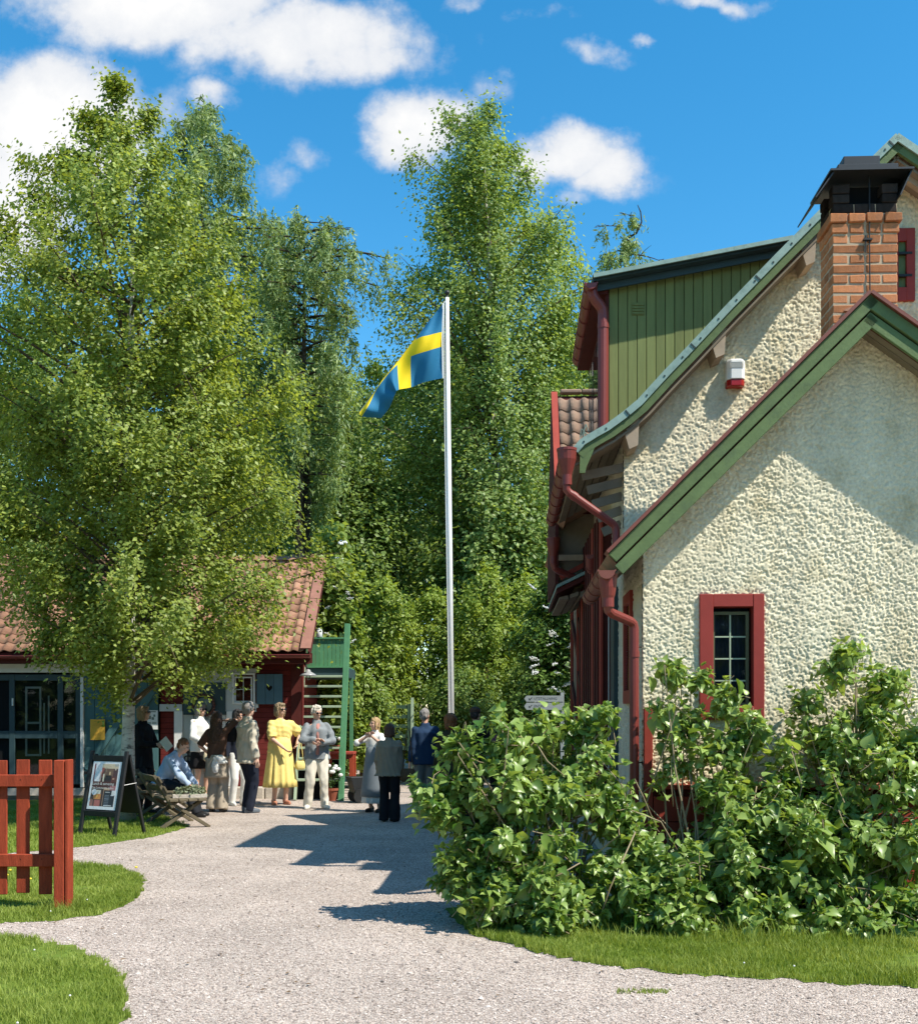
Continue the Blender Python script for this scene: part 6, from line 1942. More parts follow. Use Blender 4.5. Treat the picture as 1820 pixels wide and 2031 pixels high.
    curl = rr.uniform(.5, 1.7, len(rest))[:, None, None]
    V = P[:, None, :] + l * (LV[None, :, 0:1] * D[:, None, :] + LV[None, :, 1:2] * S_[:, None, :] + curl * LV[None, :, 2:3] * N_[:, None, :])
    T = (np.arange(len(rest)) * len(LV))[:, None, None] + LT[None]
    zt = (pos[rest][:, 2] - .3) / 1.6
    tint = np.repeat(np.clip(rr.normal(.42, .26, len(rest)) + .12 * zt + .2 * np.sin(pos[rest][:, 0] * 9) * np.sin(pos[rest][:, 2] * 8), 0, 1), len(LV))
    o = np_obj('foliage', V.reshape(-1, 3), T.reshape(-1, 3), M_LILAC, t, tint=tint, smooth=True); o['kind'] = 'stuff'
    stems.v = [(a - B[0], b - B[1], c - B[2]) for a, b, c in stems.v]
    stems.obj('stems', M_LSTEM, t, smooth=True)
    return t
bp = lambda us, d: [np.array((gx(u, d), d + .1 * (i % 3), 0.0)) for i, u in enumerate(us)]
lilac('lilac_bush', 'large lilac bush spilling over the gravel at the left house corner',
      [(1000, 1640, 165, 150, 8.35, .50, 1.3), (1110, 1560, 120, 110, 8.45, .45, .8), (900, 1560, 85, 75, 8.45, .32, .42), (1020, 1470, 70, 60, 8.4, .3, .26), (1175, 1460, 50, 60, 8.5, .25, .20), (1080, 1440, 60, 40, 8.5, .25, .10), (905, 1475, 48, 30, 8.35, .18, .09),
       (1080, 1740, 180, 100, 8.2, .45, 1.0), (940, 1720, 70, 70, 8.4, .32, .40), (850, 1595, 42, 26, 8.4, .16, .06), (985, 1420, 22, 30, 8.35, .12, .035), (1190, 1410, 30, 20, 8.5, .12, .03), (1215, 1600, 50, 60, 8.5, .3, .2), (1080, 1805, 150, 48, 7.95, .25, .5), (950, 1790, 70, 45, 8.0, .22, .2)],
      301, 1150, bp((1010, 1060, 1120, 980), 8.45))
lilac('lilac_bush', 'lilac bush growing in front of the red window and plinth boards',
      [(1370, 1735, 150, 95, 8.35, .45, 1.0), (1290, 1760, 110, 90, 8.2, .4, .7), (1455, 1600, 60, 85, 8.5, .3, .42), (1480, 1440, 46, 75, 8.6, .18, .22), (1440, 1370, 28, 40, 8.6, .12, .07), (1335, 1330, 34, 26, 8.6, .12, .07), (1380, 1335, 22, 22, 8.6, .10, .035),
       (1355, 1440, 40, 50, 8.6, .14, .13), (1305, 1405, 16, 22, 8.6, .10, .022), (1360, 1520, 30, 34, 8.6, .14, .05), (1300, 1548, 22, 16, 8.6, .1, .02), (1480, 1700, 110, 140, 8.3, .45, .8), (1420, 1490, 40, 40, 8.6, .15, .08), (1545, 1600, 85, 70, 8.5, .25, .36), (1435, 1560, 50, 55, 8.5, .22, .2), (1240, 1715, 60, 95, 8.3, .3, .38), (1310, 1812, 110, 46, 7.95, .25, .42), (1480, 1818, 110, 46, 7.95, .25, .42)],
      302, 1350, bp((1380, 1330, 1450, 1400), 8.5))
lilac('lilac_bush', 'tall lilac bush at the right edge climbing up the roughcast wall',
      [(1720, 1660, 150, 190, 8.3, .45, 1.3), (1600, 1710, 100, 130, 8.3, .42, .85), (1740, 1480, 110, 90, 8.5, .3, .45), (1640, 1470, 50, 80, 8.6, .18, .17), (1690, 1285, 36, 26, 8.6, .12, .055), (1660, 1330, 34, 32, 8.6, .12, .05), (1780, 1350, 50, 40, 8.6, .16, .09), (1600, 1400, 34, 50, 8.6, .14, .07), (1560, 1520, 40, 40, 8.55, .18, .08), (1800, 1500, 60, 140, 8.4, .3, .4), (1700, 1400, 50, 40, 8.6, .14, .08), (1880, 1600, 90, 220, 8.4, .4, .5), (1680, 1818, 150, 48, 7.95, .25, .6), (1830, 1815, 60, 50, 7.95, .25, .2)],
      303, 1180, bp((1720, 1640, 1780, 1600), 8.5))
# bare arching canes
mb = MB()
for P, r_ in (([(1262, 1755, 8.4), (1258, 1660, 8.35), (1235, 1560, 8.3), (1185, 1500, 8.3)], .006), ([(1350, 1700, 8.4), (1310, 1630, 8.3), (1245, 1605, 8.25), (1140, 1620, 8.25)], .006), ([(1300, 1640, 8.4), (1275, 1580, 8.35), (1258, 1545, 8.3)], .005), ([(1335, 1600, 8.5), (1330, 1550, 8.5), (1332, 1500, 8.5)], .004), ([(1180, 1850, 8.0), (1210, 1760, 8.0), (1260, 1650, 8.05)], .007),
          ([(1075, 1750, 7.9), (1110, 1735, 7.85), (1150, 1712, 7.85)], .006), ([(1570, 1640, 8.3), (1590, 1560, 8.3), (1570, 1490, 8.3)], .005), ([(1500, 1560, 8.4), (1492, 1610, 8.3), (1498, 1660, 8.3)], .005), ([(1690, 1620, 8.4), (1720, 1450, 8.5), (1790, 1330, 8.6)], .007), ([(1060, 1470, 8.3), (1085, 1510, 8.25), (1120, 1540, 8.25)], .006)):
    mb.tube([W(*p) for p in P], [r_, r_ * .9, r_ * .75, r_ * .5][:len(P)], 6)
tag(mb.obj('bare_canes', M_LSTEM, smooth=True), 'bare pale arching canes poking out of the lilac bushes', 'canes', kind='stuff')
# ------------------------------------------------------------------ the visitors
M_SKIN = mat('skin', (.52, .30, .21), .55, .06, 12, 0, 40, .35)
M_SKIN2 = mat('sunlit skin', (.64, .39, .28), .55, .06, 12, 0, 40, .35)  # lighter copy of the skin, sunlight put into its colour
def fabric(name, c, var=.08, bump=.15, rough=.85, c2=None, c2s=3, c2a=.5):
    return mat(name, c, rough, var, 9, bump, 120, .12, c2=c2, c2scale=c2s, c2amt=c2a)
def hair_m(name, c):
    return mat(name, c, .55, .35, 28, .5, 90, .35, stretch=(3, 3, .5))

def fuse(name, mb, m, parent, voxel=.012, smooth=3, decim=.4, wrinkle=0.0, wl=.09, seed=1):
    """one continuous skin over overlapping shapes"""
    me = bpy.data.meshes.new(name); me.from_pydata(mb.v, [], mb.f); me.update()
    o = bpy.data.objects.new(name, me); col.objects.link(o)
    r_ = o.modifiers.new('r', 'REMESH'); r_.mode = 'VOXEL'; r_.voxel_size = voxel; r_.use_smooth_shade = True
    s_ = o.modifiers.new('s', 'SMOOTH'); s_.iterations = smooth; s_.factor = .5
    dg = bpy.context.evaluated_depsgraph_get()
    me2 = bpy.data.meshes.new_from_object(o.evaluated_get(dg))
    n = len(me2.vertices)
    if wrinkle > 0 and n:
        co = np.zeros(n * 3, np.float32); me2.vertices.foreach_get('co', co); co = co.reshape(-1, 3)
        nr = np.zeros(n * 3, np.float32); me2.vertices.foreach_get('normal', nr); nr = nr.reshape(-1, 3)
        g = np.random.default_rng(seed); h = np.zeros(n)
        for k in range(7):
            w = g.normal(size=3) * np.array([1, 1, .35]); w = w / np.linalg.norm(w) * (2 * np.pi / (wl * g.uniform(.6, 1.8)))
            h += np.sin(co @ w + g.uniform(0, 6.28) + 1.2 * np.sin(co @ (g.normal(size=3) * 9)))
        co = co + nr * (h / 2.2 * wrinkle * .75)[:, None]
        me2.vertices.foreach_set('co', co.astype(np.float32).ravel())
    o.modifiers.clear(); old = o.data; o.data = me2; bpy.data.meshes.remove(old)
    if decim < 1:
        dd = o.modifiers.new('d', 'DECIMATE'); dd.ratio = decim
        dg = bpy.context.evaluated_depsgraph_get()
        me3 = bpy.data.meshes.new_from_object(o.evaluated_get(dg))
        o.modifiers.clear(); old = o.data; o.data = me3; bpy.data.meshes.remove(old)
    o.data.name = name
    o.data.polygons.foreach_set('use_smooth', [True] * len(o.data.polygons))
    o.data.materials.clear(); o.data.materials.append(m)
    o.parent = parent
    return o

def V3(*a): return Vector(a)
def ik(a, b, l1, l2, pole):
    d = b - a; L = min(d.length, (l1 + l2) * .995); dn = d.normalized()
    b = a + dn * L
    x = (l1 * l1 - l2 * l2 + L * L) / (2 * L); h = math.sqrt(max(l1 * l1 - x * x, 1e-6))
    p = pole - dn * pole.dot(dn)
    if p.length < 1e-4: p = Vector((0, 0, -1))
    return a + dn * x + p.normalized() * h, b

class Pose:
    """joints of a 1.75 m figure facing -Y; x grows to the figure's left hand side as seen from the front"""
    def __init__(s, hips=V3(0, 0, .93), neck=V3(0, 0, 1.47), head=V3(0, -.02, 1.635), look=0.0, nod=0.0, tilt=0.0, feet=((-.10, .02), (.10, -.02)), foot_dir=(-.12, .12), hands=None, poles=None, knees=None, twist=0.0, female=False, broad=1.0):
        s.hips, s.neck, s.head, s.look, s.nod, s.tilt = hips, neck, head, look, nod, tilt
        s.broad = broad; s.female = female
        up = (neck - hips).normalized()
        sw = (.138 if female else .158) * broad
        side = V3(math.cos(twist), math.sin(twist), 0)
        s.side = side
        s.sh = [neck - side * sw - up * .075, neck + side * sw - up * .075]
        s.hip = [hips - side * .088, hips + side * .088]
        s.ank = []; s.knee = []; s.toe = []
        for k in (0, 1):
            f = feet[k]; a = V3(f[0], f[1], .075 if len(f) < 3 else f[2])
            kp = V3(0, -1, 0) if knees is None else V3(*knees[k])
            kn, a = ik(s.hip[k], a, .445, .425, kp)
            s.knee.append(kn); s.ank.append(a)
            t = foot_dir[k]; s.toe.append(V3(math.sin(t), -math.cos(t), 0))
        hands = hands or (V3(-.26, -.02, .80), V3(.26, -.02, .80))
        poles = poles or (V3(-.25, .9, 0), V3(.25, .9, 0))
        s.elb = []; s.wri = []
        for k in (0, 1):
            e, w = ik(s.sh[k], V3(*hands[k]), .285, .255, V3(*poles[k]))
            s.elb.append(e); s.wri.append(w)

def hand_into(mb, w, e, palm, curl=.6):
    d = (w - e).normalized(); palm = (palm - d * palm.dot(d))
    if palm.length < 1e-3: palm = V3(0, -1, .1) - d * d.dot(V3(0, -1, .1))
    palm.normalize(); lat = d.cross(palm)
    M = Matrix((lat, palm, d)).transposed()
    mb.ellip(w + d * .045, (.040, .017, .055), 10, 7, M)
    for i, (o, l) in enumerate(((-.030, .066), (-.010, .076), (.010, .072), (.029, .056))):
        b = w + d * .083 + lat * o
        m1 = b + (d * math.cos(curl * .6) + palm * math.sin(curl * .6)) * l * .55
        t = m1 + (d * math.cos(curl * 1.5) + palm * math.sin(curl * 1.5)) * l * .5
        mb.capsule(b, .0095, m1, .009, 6); mb.capsule(m1, .009, t, .0075, 6)
    b = w + d * .025 - lat * .034
    m1 = b + (d * .75 - lat * .55 + palm * .35).normalized() * .04
    mb.capsule(b, .012, m1, .0105, 6); mb.capsule(m1, .0105, m1 + (d * .9 + palm * .5).normalized() * .032, .0085, 6)

def frame_of(P):
    up = (P.neck - P.hips).normalized()
    fwd = P.side.cross(up).normalized() * -1     # the way the chest faces
    if fwd.y > 0 and abs(P.side.x) > .2 and P.side.x > 0: fwd = -fwd
    return up, fwd

def ring(c, side, fwd, rx, ry, n=22, amp=0, k=0, ph=0):
    return [c + side * (rx * (1 + amp * math.sin(k * t + ph)) * math.cos(t)) + fwd * (ry * (1 + amp * math.sin(k * t + ph)) * math.sin(t)) for t in [2 * math.pi * i / n for i in range(n)]]

def torso_rings(P, rows, n=22):
    """rows: (fraction hips->neck, rx, ry, forward offset)"""
    up, fwd = frame_of(P); ax = P.neck - P.hips
    out = []
    for r in rows:
        c = P.hips + ax * r[0] + fwd * (r[3] if len(r) > 3 else 0)
        out.append(ring(c, P.side, fwd, r[1], r[2], n))
    return out

def head_frame(P):
    a = P.look
    f = V3(math.sin(a), -math.cos(a), 0); r = V3(math.cos(a), math.sin(a), 0); u = V3(0, 0, 1)
    f2 = f * math.cos(P.nod) - u * math.sin(P.nod); u2 = u * math.cos(P.nod) + f * math.sin(P.nod)
    return r, f2, u2

def body(P, skin, parent):
    mb = MB(); b = P.broad
    mb.loft(torso_rings(P, [(-.12, .09, .08), (-.05, .15 * b, .10), (.08, .16 * b, .105), (.30, .13 * b, .092), (.55, .148 * b, .105, .01), (.78, .160 * b, .105), (.90, .14 * b, .085), (.98, .075, .065), (1.02, .055, .055)]))
    r, f, u = head_frame(P)
    mb.capsule(P.neck - V3(0, 0, .02), .056, P.head - u * .07 - f * .005, .050, 12)
    M = Matrix((r, f, u)).transposed()
    h = P.head
    mb.ellip(h + u * .02 - f * .012, (.073, .090, .092), 16, 11, M)       # skull
    mb.ellip(h - u * .035 + f * .018, (.058, .066, .083), 14, 9, M)       # face and jaw
    mb.ellip(h - u * .098 + f * .045, (.026, .022, .020), 10, 7, M)       # chin
    mb.capsule(h + u * .014 + f * .078, .009, h - u * .026 + f * .097, .015, 8)   # nose
    mb.ellip(h - u * .062 + f * .078, (.024, .010, .011), 10, 6, M)       # lips
    mb.ellip(h + u * .026 + f * .070, (.055, .014, .012), 10, 6, M)       # brow
    for s_ in (-1, 1):
        mb.ellip(h + r * (s_ * .073) - u * .005 - f * .008, (.010, .020, .031), 8, 6, M)
        mb.ellip(h + r * (s_ * .036) - u * .022 + f * .058, (.020, .016, .018), 8, 6, M)
    for k in (0, 1):
        mb.ellip(P.sh[k], (.058, .058, .058), 10, 7)
        mb.capsule(P.sh[k], .052, P.elb[k], .038, 10); mb.capsule(P.elb[k], .038, P.wri[k], .026, 10)
        mb.capsule(P.hip[k], .082, P.knee[k], .056, 12); mb.capsule(P.knee[k], .054, P.ank[k], .038, 12)
        cm = P.knee[k].lerp(P.ank[k], .28) - P.toe[k] * .012; mb.ellip(cm, (.052, .055, .11), 10, 7)
        mb.capsule(P.ank[k] - V3(0, 0, .03) - P.toe[k] * .03, .036, P.ank[k] - V3(0, 0, .042) + P.toe[k] * .13, .026, 10)
        pd = V3(-1 if k else 1, -.5, -.1)
        hand_into(mb, P.wri[k], P.elb[k], pd)
    o = fuse('body', mb, skin, parent, .0085, 2, .30)
    # eyes
    for s_ in (-1, 1):
        mb = MB(); mb.ellip(h + r * (s_ * .029) + f * .081 + u * .006, (.012, .006, .007), 8, 6, M); mb.obj('eye', M_EYE, parent, smooth=True)
    return o
M_EYE = plain('eye', (.05, .04, .035), .3)

def top(P, m, parent, name='jacket', hem=-.16, loose=1.1, sleeve=1.0, flare=1.05, collar=True, wr=.006, open_front=None, seed=1, puff=0, hem_y=0):
    mb = MB(); L = loose; b = P.broad
    rows = [(hem, .168 * b * L * flare, .122 * L * flare, hem_y), (hem + .10, .168 * b * L, .122 * L), (.10, .166 * b * L, .118 * L), (.32, .150 * b * L, .112 * L), (.56, .165 * b * L, .122 * L, .008), (.78, .178 * b * L, .120 * L), (.90, .160 * b, .098), (.985, .085, .072), (1.03, .062, .062)]
    mb.loft(torso_rings(P, [r for r in rows]))
    for k in (0, 1):
        mb.ellip(P.sh[k], (.062 * L, .062 * L, .058 * L), 12, 8)
        if sleeve > 0:
            if sleeve <= .55:
                e = P.sh[k].lerp(P.elb[k], min(1, sleeve * 2)); mb.tube([P.sh[k], P.sh[k].lerp(e, .5), e, e.lerp(P.elb[k], .02)], [.066 * L, (.064 + puff) * L, (.060 + puff) * L, .05], 14)
            else:
                q = (sleeve - .5) * 2
                mb.capsule(P.sh[k], .058 * L, P.elb[k], .051 * L, 12); w = P.elb[k].lerp(P.wri[k], q * .97); mb.tube([P.elb[k], P.elb[k].lerp(w, .5), w], [.054 * L, .050 * L, .043 * L], 12); mb.ellip(P.elb[k], (.054 * L,) * 3, 10, 7)
    if collar:
        up, fwd = frame_of(P); c = P.neck + up * .015
        mb.loft([ring(c - up * .03, P.side, fwd, .085, .078), ring(c + up * .035, P.side, fwd, .068, .066)])
    return fuse(name, mb, m, parent, .0125, 3, .5, wr, .11, seed)

def trousers(P, m, parent, w=1.2, to=.05, name='trousers', wr=.005, seed=2, flare=1.0, top_=.14, cuff=None):
    mb = MB(); b = P.broad
    mb.loft(torso_rings(P, [(-.16, .10, .085), (-.08, .165 * b, .112), (.02, .172 * b, .122), (top_, .155 * b, .112)]))
    for k in (0, 1):
        a = P.ank[k].copy(); kn = P.knee[k]; hp = P.hip[k]
        end = a + (a - kn).normalized() * (.075 - to) if to < .075 else a.lerp(kn, (to - .075) / .42)
        side = V3(1, 0, 0); 
        mb.tube([hp + V3(0, 0, .03), hp.lerp(kn, .35), kn, kn.lerp(end, .55), end], [.092 * w, .088 * w, .066 * w, .060 * w * flare, .058 * w * flare], 16)
    return fuse(name, mb, m, parent, .0125, 3, .5, wr, .12, seed)

def skirt(P, m, parent, z_top, z_hem, r0, r1, folds=9, amp=.08, name='skirt', seed=3, ry=.78, shift=0.0):
    n = 72; rg = []; rr = random.Random(seed)
    ph = rr.uniform(0, 6)
    c0 = V3(P.hips.x, P.hips.y, 0)
    up, fwd = frame_of(P); fh = V3(fwd.x, fwd.y, 0).normalized(); sh_ = V3(P.side.x, P.side.y, 0).normalized()
    for j in range(9):
        t = j / 8; z = z_top + (z_hem - z_top) * t; r_ = r0 + (r1 - r0) * t ** .8
        pts = []
        for i in range(n):
            a = 2 * math.pi * i / n
            q = 1 + amp * t * (math.sin(folds * a + ph + .6 * math.sin(3 * a + t)) * .7 + .4 * math.sin((folds * 1.7) // 1 * a + 2 * ph))
            pts.append(c0 + V3(0, 0, z) + sh_ * (r_ * q * math.cos(a)) + fh * (r_ * ry * q * math.sin(a) + shift * t))
        rg.append(pts)
    mb = MB(); mb.loft(rg)
    return mb.obj(name, m, parent, smooth=True)

def shoes(P, m, parent, sz=1.0, name='shoe', h=.055):
    for k in (0, 1):
        t = P.toe[k]; a = P.ank[k]; lat = t.cross(V3(0, 0, 1)); M = Matrix((lat, t, V3(0, 0, 1))).transposed()
        z = a.z - .075
        mb = MB()
        mb.ellip(V3(a.x, a.y, z + .038) + t * .045, (.047 * sz, .135 * sz, .040), 14, 8, M); mb.ellip(V3(a.x, a.y, z + .06) - t * .03, (.043 * sz, .055, .055), 12, 8, M)
        mb.prism_z([(V3(a.x, a.y, 0) + t * (.045 + .132 * sz * math.cos(q)) + lat * (.046 * sz * math.sin(q)))[:2] for q in np.linspace(0, 2 * math.pi, 15)[:-1]], z + .002, z + .022)
        fuse(name, mb, m, parent, .011, 1, 1.0)

def hair(P, m, parent, style='short', seed=1, wr=.006):
    r, f, u = head_frame(P); M = Matrix((r, f, u)).transposed(); h = P.head; mb = MB()
    if style in ('short', 'crop'):
        g = .0 if style == 'crop' else .006
        mb.ellip(h + u * .042 - f * .020, (.080 + g, .094 + g, .086 + g), 16, 10, M)
        mb.ellip(h + u * .0 - f * .055, (.074 + g, .052 + g, .075), 14, 9, M)
        if style == 'short':
            for s_ in (-1, 1): mb.ellip(h + r * (s_ * .073) + u * .02 - f * .01, (.016, .035, .045), 8, 6, M)
            mb.ellip(h + u * .105 + f * .02, (.055, .06, .025), 10, 6, M)
    if style in ('bob', 'bobdark'):
        mb.ellip(h + u * .035 - f * .018, (.092, .102, .092), 16, 10, M)
        mb.ellip(h - u * .03 - f * .05, (.092, .068, .115), 14, 9, M)
        for s_ in (-1, 1): mb.ellip(h + r * (s_ * .076) - u * .035 + f * .005, (.026, .046, .098), 10, 8, M)
        mb.ellip(h + u * .085 + f * .055, (.06, .04, .028), 10, 6, M)
    if style == 'long':
        mb.ellip(h + u * .035 - f * .018, (.092, .102, .094), 16, 10, M)
        c = h - f * .065
        mb.loft([ring(c + u * .02, r, f, .09, .06, 18), ring(c - u * .12, r, f, .105, .065, 18, .08, 5), ring(c - u * .28 - f * .03, r, f, .125, .06, 18, .10, 7), ring(c - u * .42 - f * .03, r, f, .115, .05, 18, .12, 7), ring(c - u * .50 - f * .02, r, f, .06, .03, 18)])
        for s_ in (-1, 1): mb.ellip(h + r * (s_ * .078) - u * .06 - f * .01, (.024, .045, .12), 10, 8, M)
    if style == 'tied':
        mb.ellip(h + u * .036 - f * .020, (.082, .098, .090), 16, 10, M)
        mb.ellip(h - u * .03 - f * .055, (.075, .055, .09), 14, 9, M)
        mb.ellip(h - u * .12 - f * .055 + r * .03, (.035, .03, .11), 10, 8, M)
        for s_ in (-1, 1): mb.ellip(h + r * (s_ * .072) - u * .05 + f * .012, (.016, .028, .075), 8, 6, M)
    if style == 'bigbob':
        mb.ellip(h + u * .02 - f * .03, (.112, .115, .115), 16, 10, M)
        mb.ellip(h - u * .06 - f * .05, (.105, .08, .11), 14, 9, M)
    return fuse('hair', mb, m, parent, .010, 1, .7, wr, .035, seed)

def glasses(P, parent, dark=True):
    r, f, u = head_frame(P); M = Matrix((r, f, u)).transposed(); h = P.head; mb = MB()
    for s_ in (-1, 1):
        mb.ellip(h + r * (s_ * .034) + f * .090 + u * .004, (.030, .008, .022 if dark else .016), 10, 7, M)
        mb.capsule(h + r * (s_ * .064) + f * .082 + u * .010, .004, h + r * (s_ * .080) - f * .01 + u * .010, .004, 6)
    mb.capsule(h - r * .012 + f * .098 + u * .008, .004, h + r * .012 + f * .098 + u * .008, .004, 6)
    return mb.obj('sunglasses' if dark else 'glasses', plain('dark lenses', (.01, .008, .008), .15, .6), parent, smooth=True)

GRP = 'visitors standing in the yard'
def person(label, u, v_foot, v_top, yaw, P, d=None, z_extra=0.0, stand=1.745):
    """yaw: 0 faces the camera, positive turns towards the right of the picture"""
    if d is None: d = F * EYE / (v_foot - HZ)
    h = EYE + (HZ - v_top) / F * d
    t = thing('person', label, 'person', ((u - CX) / F * d, d, 0), yaw, GRP, h / stand)
    return t

# fabrics
F_BLACK = fabric('black cloth', (.014, .014, .016)); F_NAVY = fabric('navy cloth', (.018, .022, .035)); F_BEIGE = fabric('beige linen', (.52, .47, .37)); F_SAND = fabric('sand cotton', (.40, .34, .26))
F_WHITE = fabric('white cotton', (.72, .72, .68)); F_CREAM = fabric('cream trousers', (.66, .61, .50)); F_BLUE = fabric('pale blue shirt', (.40, .50, .64)); F_YEL = fabric('yellow linen', (.80, .64, .22), .12, .3, c2=(.70, .52, .14), c2s=4); F_GREY = fabric('grey denim', (.22, .24, .25), c2=(.30, .32, .33), c2s=14, c2a=.6)
F_BROWN = fabric('brown knit', (.105, .058, .040)); F_TAUPE = fabric('taupe knit', (.25, .205, .145)); F_DBLUE = fabric('dark blue jacket', (.020, .042, .085)); F_OLIVE = fabric('olive coat', (.055, .045, .025)); F_PINK = fabric('magenta jacket', (.22, .055, .11))
F_APRON = fabric('grey apron', (.20, .225, .24)); F_CHAR = fabric('charcoal trousers', (.022, .024, .028)); F_GTR = fabric('grey trousers', (.20, .19, .17)); F_ROSE = fabric('dusty rose top', (.42, .20, .17))
H_GREY = hair_m('grey hair', (.24, .22, .20)); H_WHITE = hair_m('white hair', (.62, .56, .46)); H_BLOND = hair_m('blond hair', (.42, .28, .13)); H_ASH = hair_m('ash blond hair', (.26, .19, .11)); H_BRN = hair_m('brown hair', (.065, .035, .02)); H_DARK = hair_m('dark hair', (.03, .025, .022)); H_RED = hair_m('red hair', (.25, .09, .03)); H_GINGER = hair_m('short ginger hair', (.20, .085, .035))
S_WHITE = plain('white shoe leather', (.68, .66, .58), .6); S_BLACK = plain('black shoe leather', (.015, .014, .014), .45); S_TAN = plain('tan sandals', (.42, .17, .10), .6)

# 1 woman in black jacket reading a paper
P = Pose(look=0.25, nod=-.10, hands=(V3(-.05, -.30, 1.13), V3(.14, -.27, 1.10)), poles=(V3(-.6, .3, -.6), V3(.6, .3, -.6)), female=True)
p1 = person('person in black jacket and sunglasses reading a leaflet beside the birch trunk', 283, 1615, 1401, R(72), P)
body(P, M_SKIN2, p1); top(P, F_BLACK, p1, loose=1.16, hem=-.34, seed=11); trousers(P, F_CHAR, p1, 1.1); shoes(P, S_BLACK, p1); hair(P, H_ASH, p1, 'bob', 11); glasses(P, p1)
lf = thing('leaflet', 'folded pale leaflet held by the person in the black jacket', 'leaflet', tuple(p1.matrix_basis @ V3(.06, -.40, 1.15)), R(72))
mb = MB(); mb.beam((-.09, 0, -.06), (.09, 0, .03), .20, .006, up=(0, -1, .5)); mb.obj('sheet', plain('cream paper', (.70, .66, .48), .7), lf)

# 2 seated man
P = Pose(hips=V3(0, .02, .52), neck=V3(0, -.24, .99), head=V3(0, -.36, 1.12), look=0, nod=.38, feet=((-.11, -.62), (.12, -.56)), knees=((0, -.6, .8), (0, -.6, .8)), hands=(V3(-.13, -.52, .50), V3(.15, -.50, .48)), poles=(V3(-.7, .3, -.2), V3(.7, .3, -.2)))
d2 = 17.3
p2 = thing('person', 'person in pale blue shirt and black trousers sitting bent forward on a bench', 'person', (gx(322, d2), d2, 0.0), R(80), GRP, 1.0)
body(P, M_SKIN2, p2); top(P, F_BLUE, p2, name='shirt', loose=1.14, hem=-.10, seed=12, wr=.008); trousers(P, F_CHAR, p2, 1.12); shoes(P, S_BLACK, p2); hair(P, H_GINGER, p2, 'crop', 12)

# 3 woman in white jacket with handbag
P = Pose(look=.15, hands=(V3(-.10, -.27, 1.02), V3(.10, -.28, 1.00)), poles=(V3(-.8, .4, -.4), V3(.8, .4, -.4)), female=True)
p3 = person('person in white jacket and dark knee skirt holding a cream handbag', 397, 1585, 1396, R(50), P)
body(P, M_SKIN2, p3); top(P, F_WHITE, p3, loose=1.15, hem=-.12, seed=13, wr=.008); skirt(P, F_BLACK, p3, 1.02, .56, .165, .20, 7, .04); shoes(P, S_TAN, p3, .95); hair(P, H_GREY, p3, 'bob', 13); glasses(P, p3)
def handbag(label, loc, rz, w, h, dp, m, strap=None, name='handbag'):
    b = thing(name, label, 'handbag', tuple(loc), rz)
    mb = MB(); rg = []
    for z, a, c in ((0, .8, .75), (.03, 1.0, 1.0), (h * .5, 1.02, 1.0), (h * .85, .88, .7), (h, .74, .35)):
        rg.append([V3(w / 2 * a * math.copysign(abs(math.cos(t)) ** .55, math.cos(t)), dp / 2 * c * math.copysign(abs(math.sin(t)) ** .7, math.sin(t)), z) for t in np.linspace(0, 2 * math.pi, 25)[:-1]])
    mb.loft(rg); mb.obj('bag_body', m, b, smooth=True)
    mb = MB()
    if strap:
        mb.tube([V3(-w * .3, 0, h * .95)] + [V3(-w * .3 * (1 - t) + 0 * t, 0, h + strap * math.sin(t * math.pi / 2)) for t in (.3, .7)] + [V3(0, 0, h + strap)] + [V3(w * .3 * t, 0, h + strap * math.cos(t * math.pi / 2)) for t in (.3, .7)] + [V3(w * .3, 0, h * .95)], .008, 6)
    else:
        for yy in (-.02, .02):
            mb.tube([V3(w * .28 * math.cos(t), yy, h * .9 + .11 * math.sin(t)) for t in np.linspace(math.pi, 0, 9)], .008, 6)
    mb.obj('handle', m, b, smooth=True)
    return b
handbag('cream leather handbag held in front of the person in the white jacket', p3.matrix_basis @ V3(0, -.33, .70), R(20), .30, .20, .13, fabric('cream leather', (.62, .52, .34), .08, .1, .5))

# 4 woman with long brown hair, seen from behind
P = Pose(look=-.15, hands=(V3(-.05, -.22, 1.60), V3(.22, -.16, 1.02)), poles=(V3(-1, .1, .2), V3(.6, .6, -.3)), female=True)
p4 = person('person with long brown hair seen from behind, brown top and beige layered trousers', 430, 1611, 1412, R(172), P)
body(P, M_SKIN2, p4); top(P, F_BROWN, p4, name='top', loose=1.05, hem=-.02, sleeve=.5, seed=14); skirt(P, F_SAND, p4, 1.0, .60, .16, .215, 6, .07, name='overskirt'); trousers(P, F_SAND, p4, 1.3, .05, flare=1.35); shoes(P, S_BLACK, p4); hair(P, H_BRN, p4, 'long', 14)
bg = handbag('black shoulder bag on the raised arm of the long haired person', p4.matrix_basis @ V3(-.20, -.10, 1.22), R(172), .24, .26, .10, F_BLACK)
cd_ = thing('cardigan', 'white cardigan tied at the hip of the long haired person', 'cardigan', tuple(p4.matrix_basis @ V3(-.10, .16, .93)), R(165))
mb = MB(); mb.ellip((0, 0, 0), (.11, .05, .07), 12, 8); mb.ellip((.06, .01, -.11), (.07, .04, .13), 12, 8); mb.ellip((-.08, .01, -.05), (.10, .03, .03), 10, 7)
fuse('cloth', mb, F_WHITE, cd_, .012, 2, .7, .006, .05, 5)

# 5 person half hidden
P = Pose(look=.1, female=True)
p5 = person('person with dark grey hair in navy top half hidden behind the beige shirt', 471, 1598, 1408, R(40), P)
body(P, M_SKIN, p5); top(P, F_NAVY, p5, name='top', loose=1.08, seed=15); trousers(P, F_WHITE, p5, 1.08, wr=.002); shoes(P, S_WHITE, p5); hair(P, H_DARK, p5, 'bob', 15)

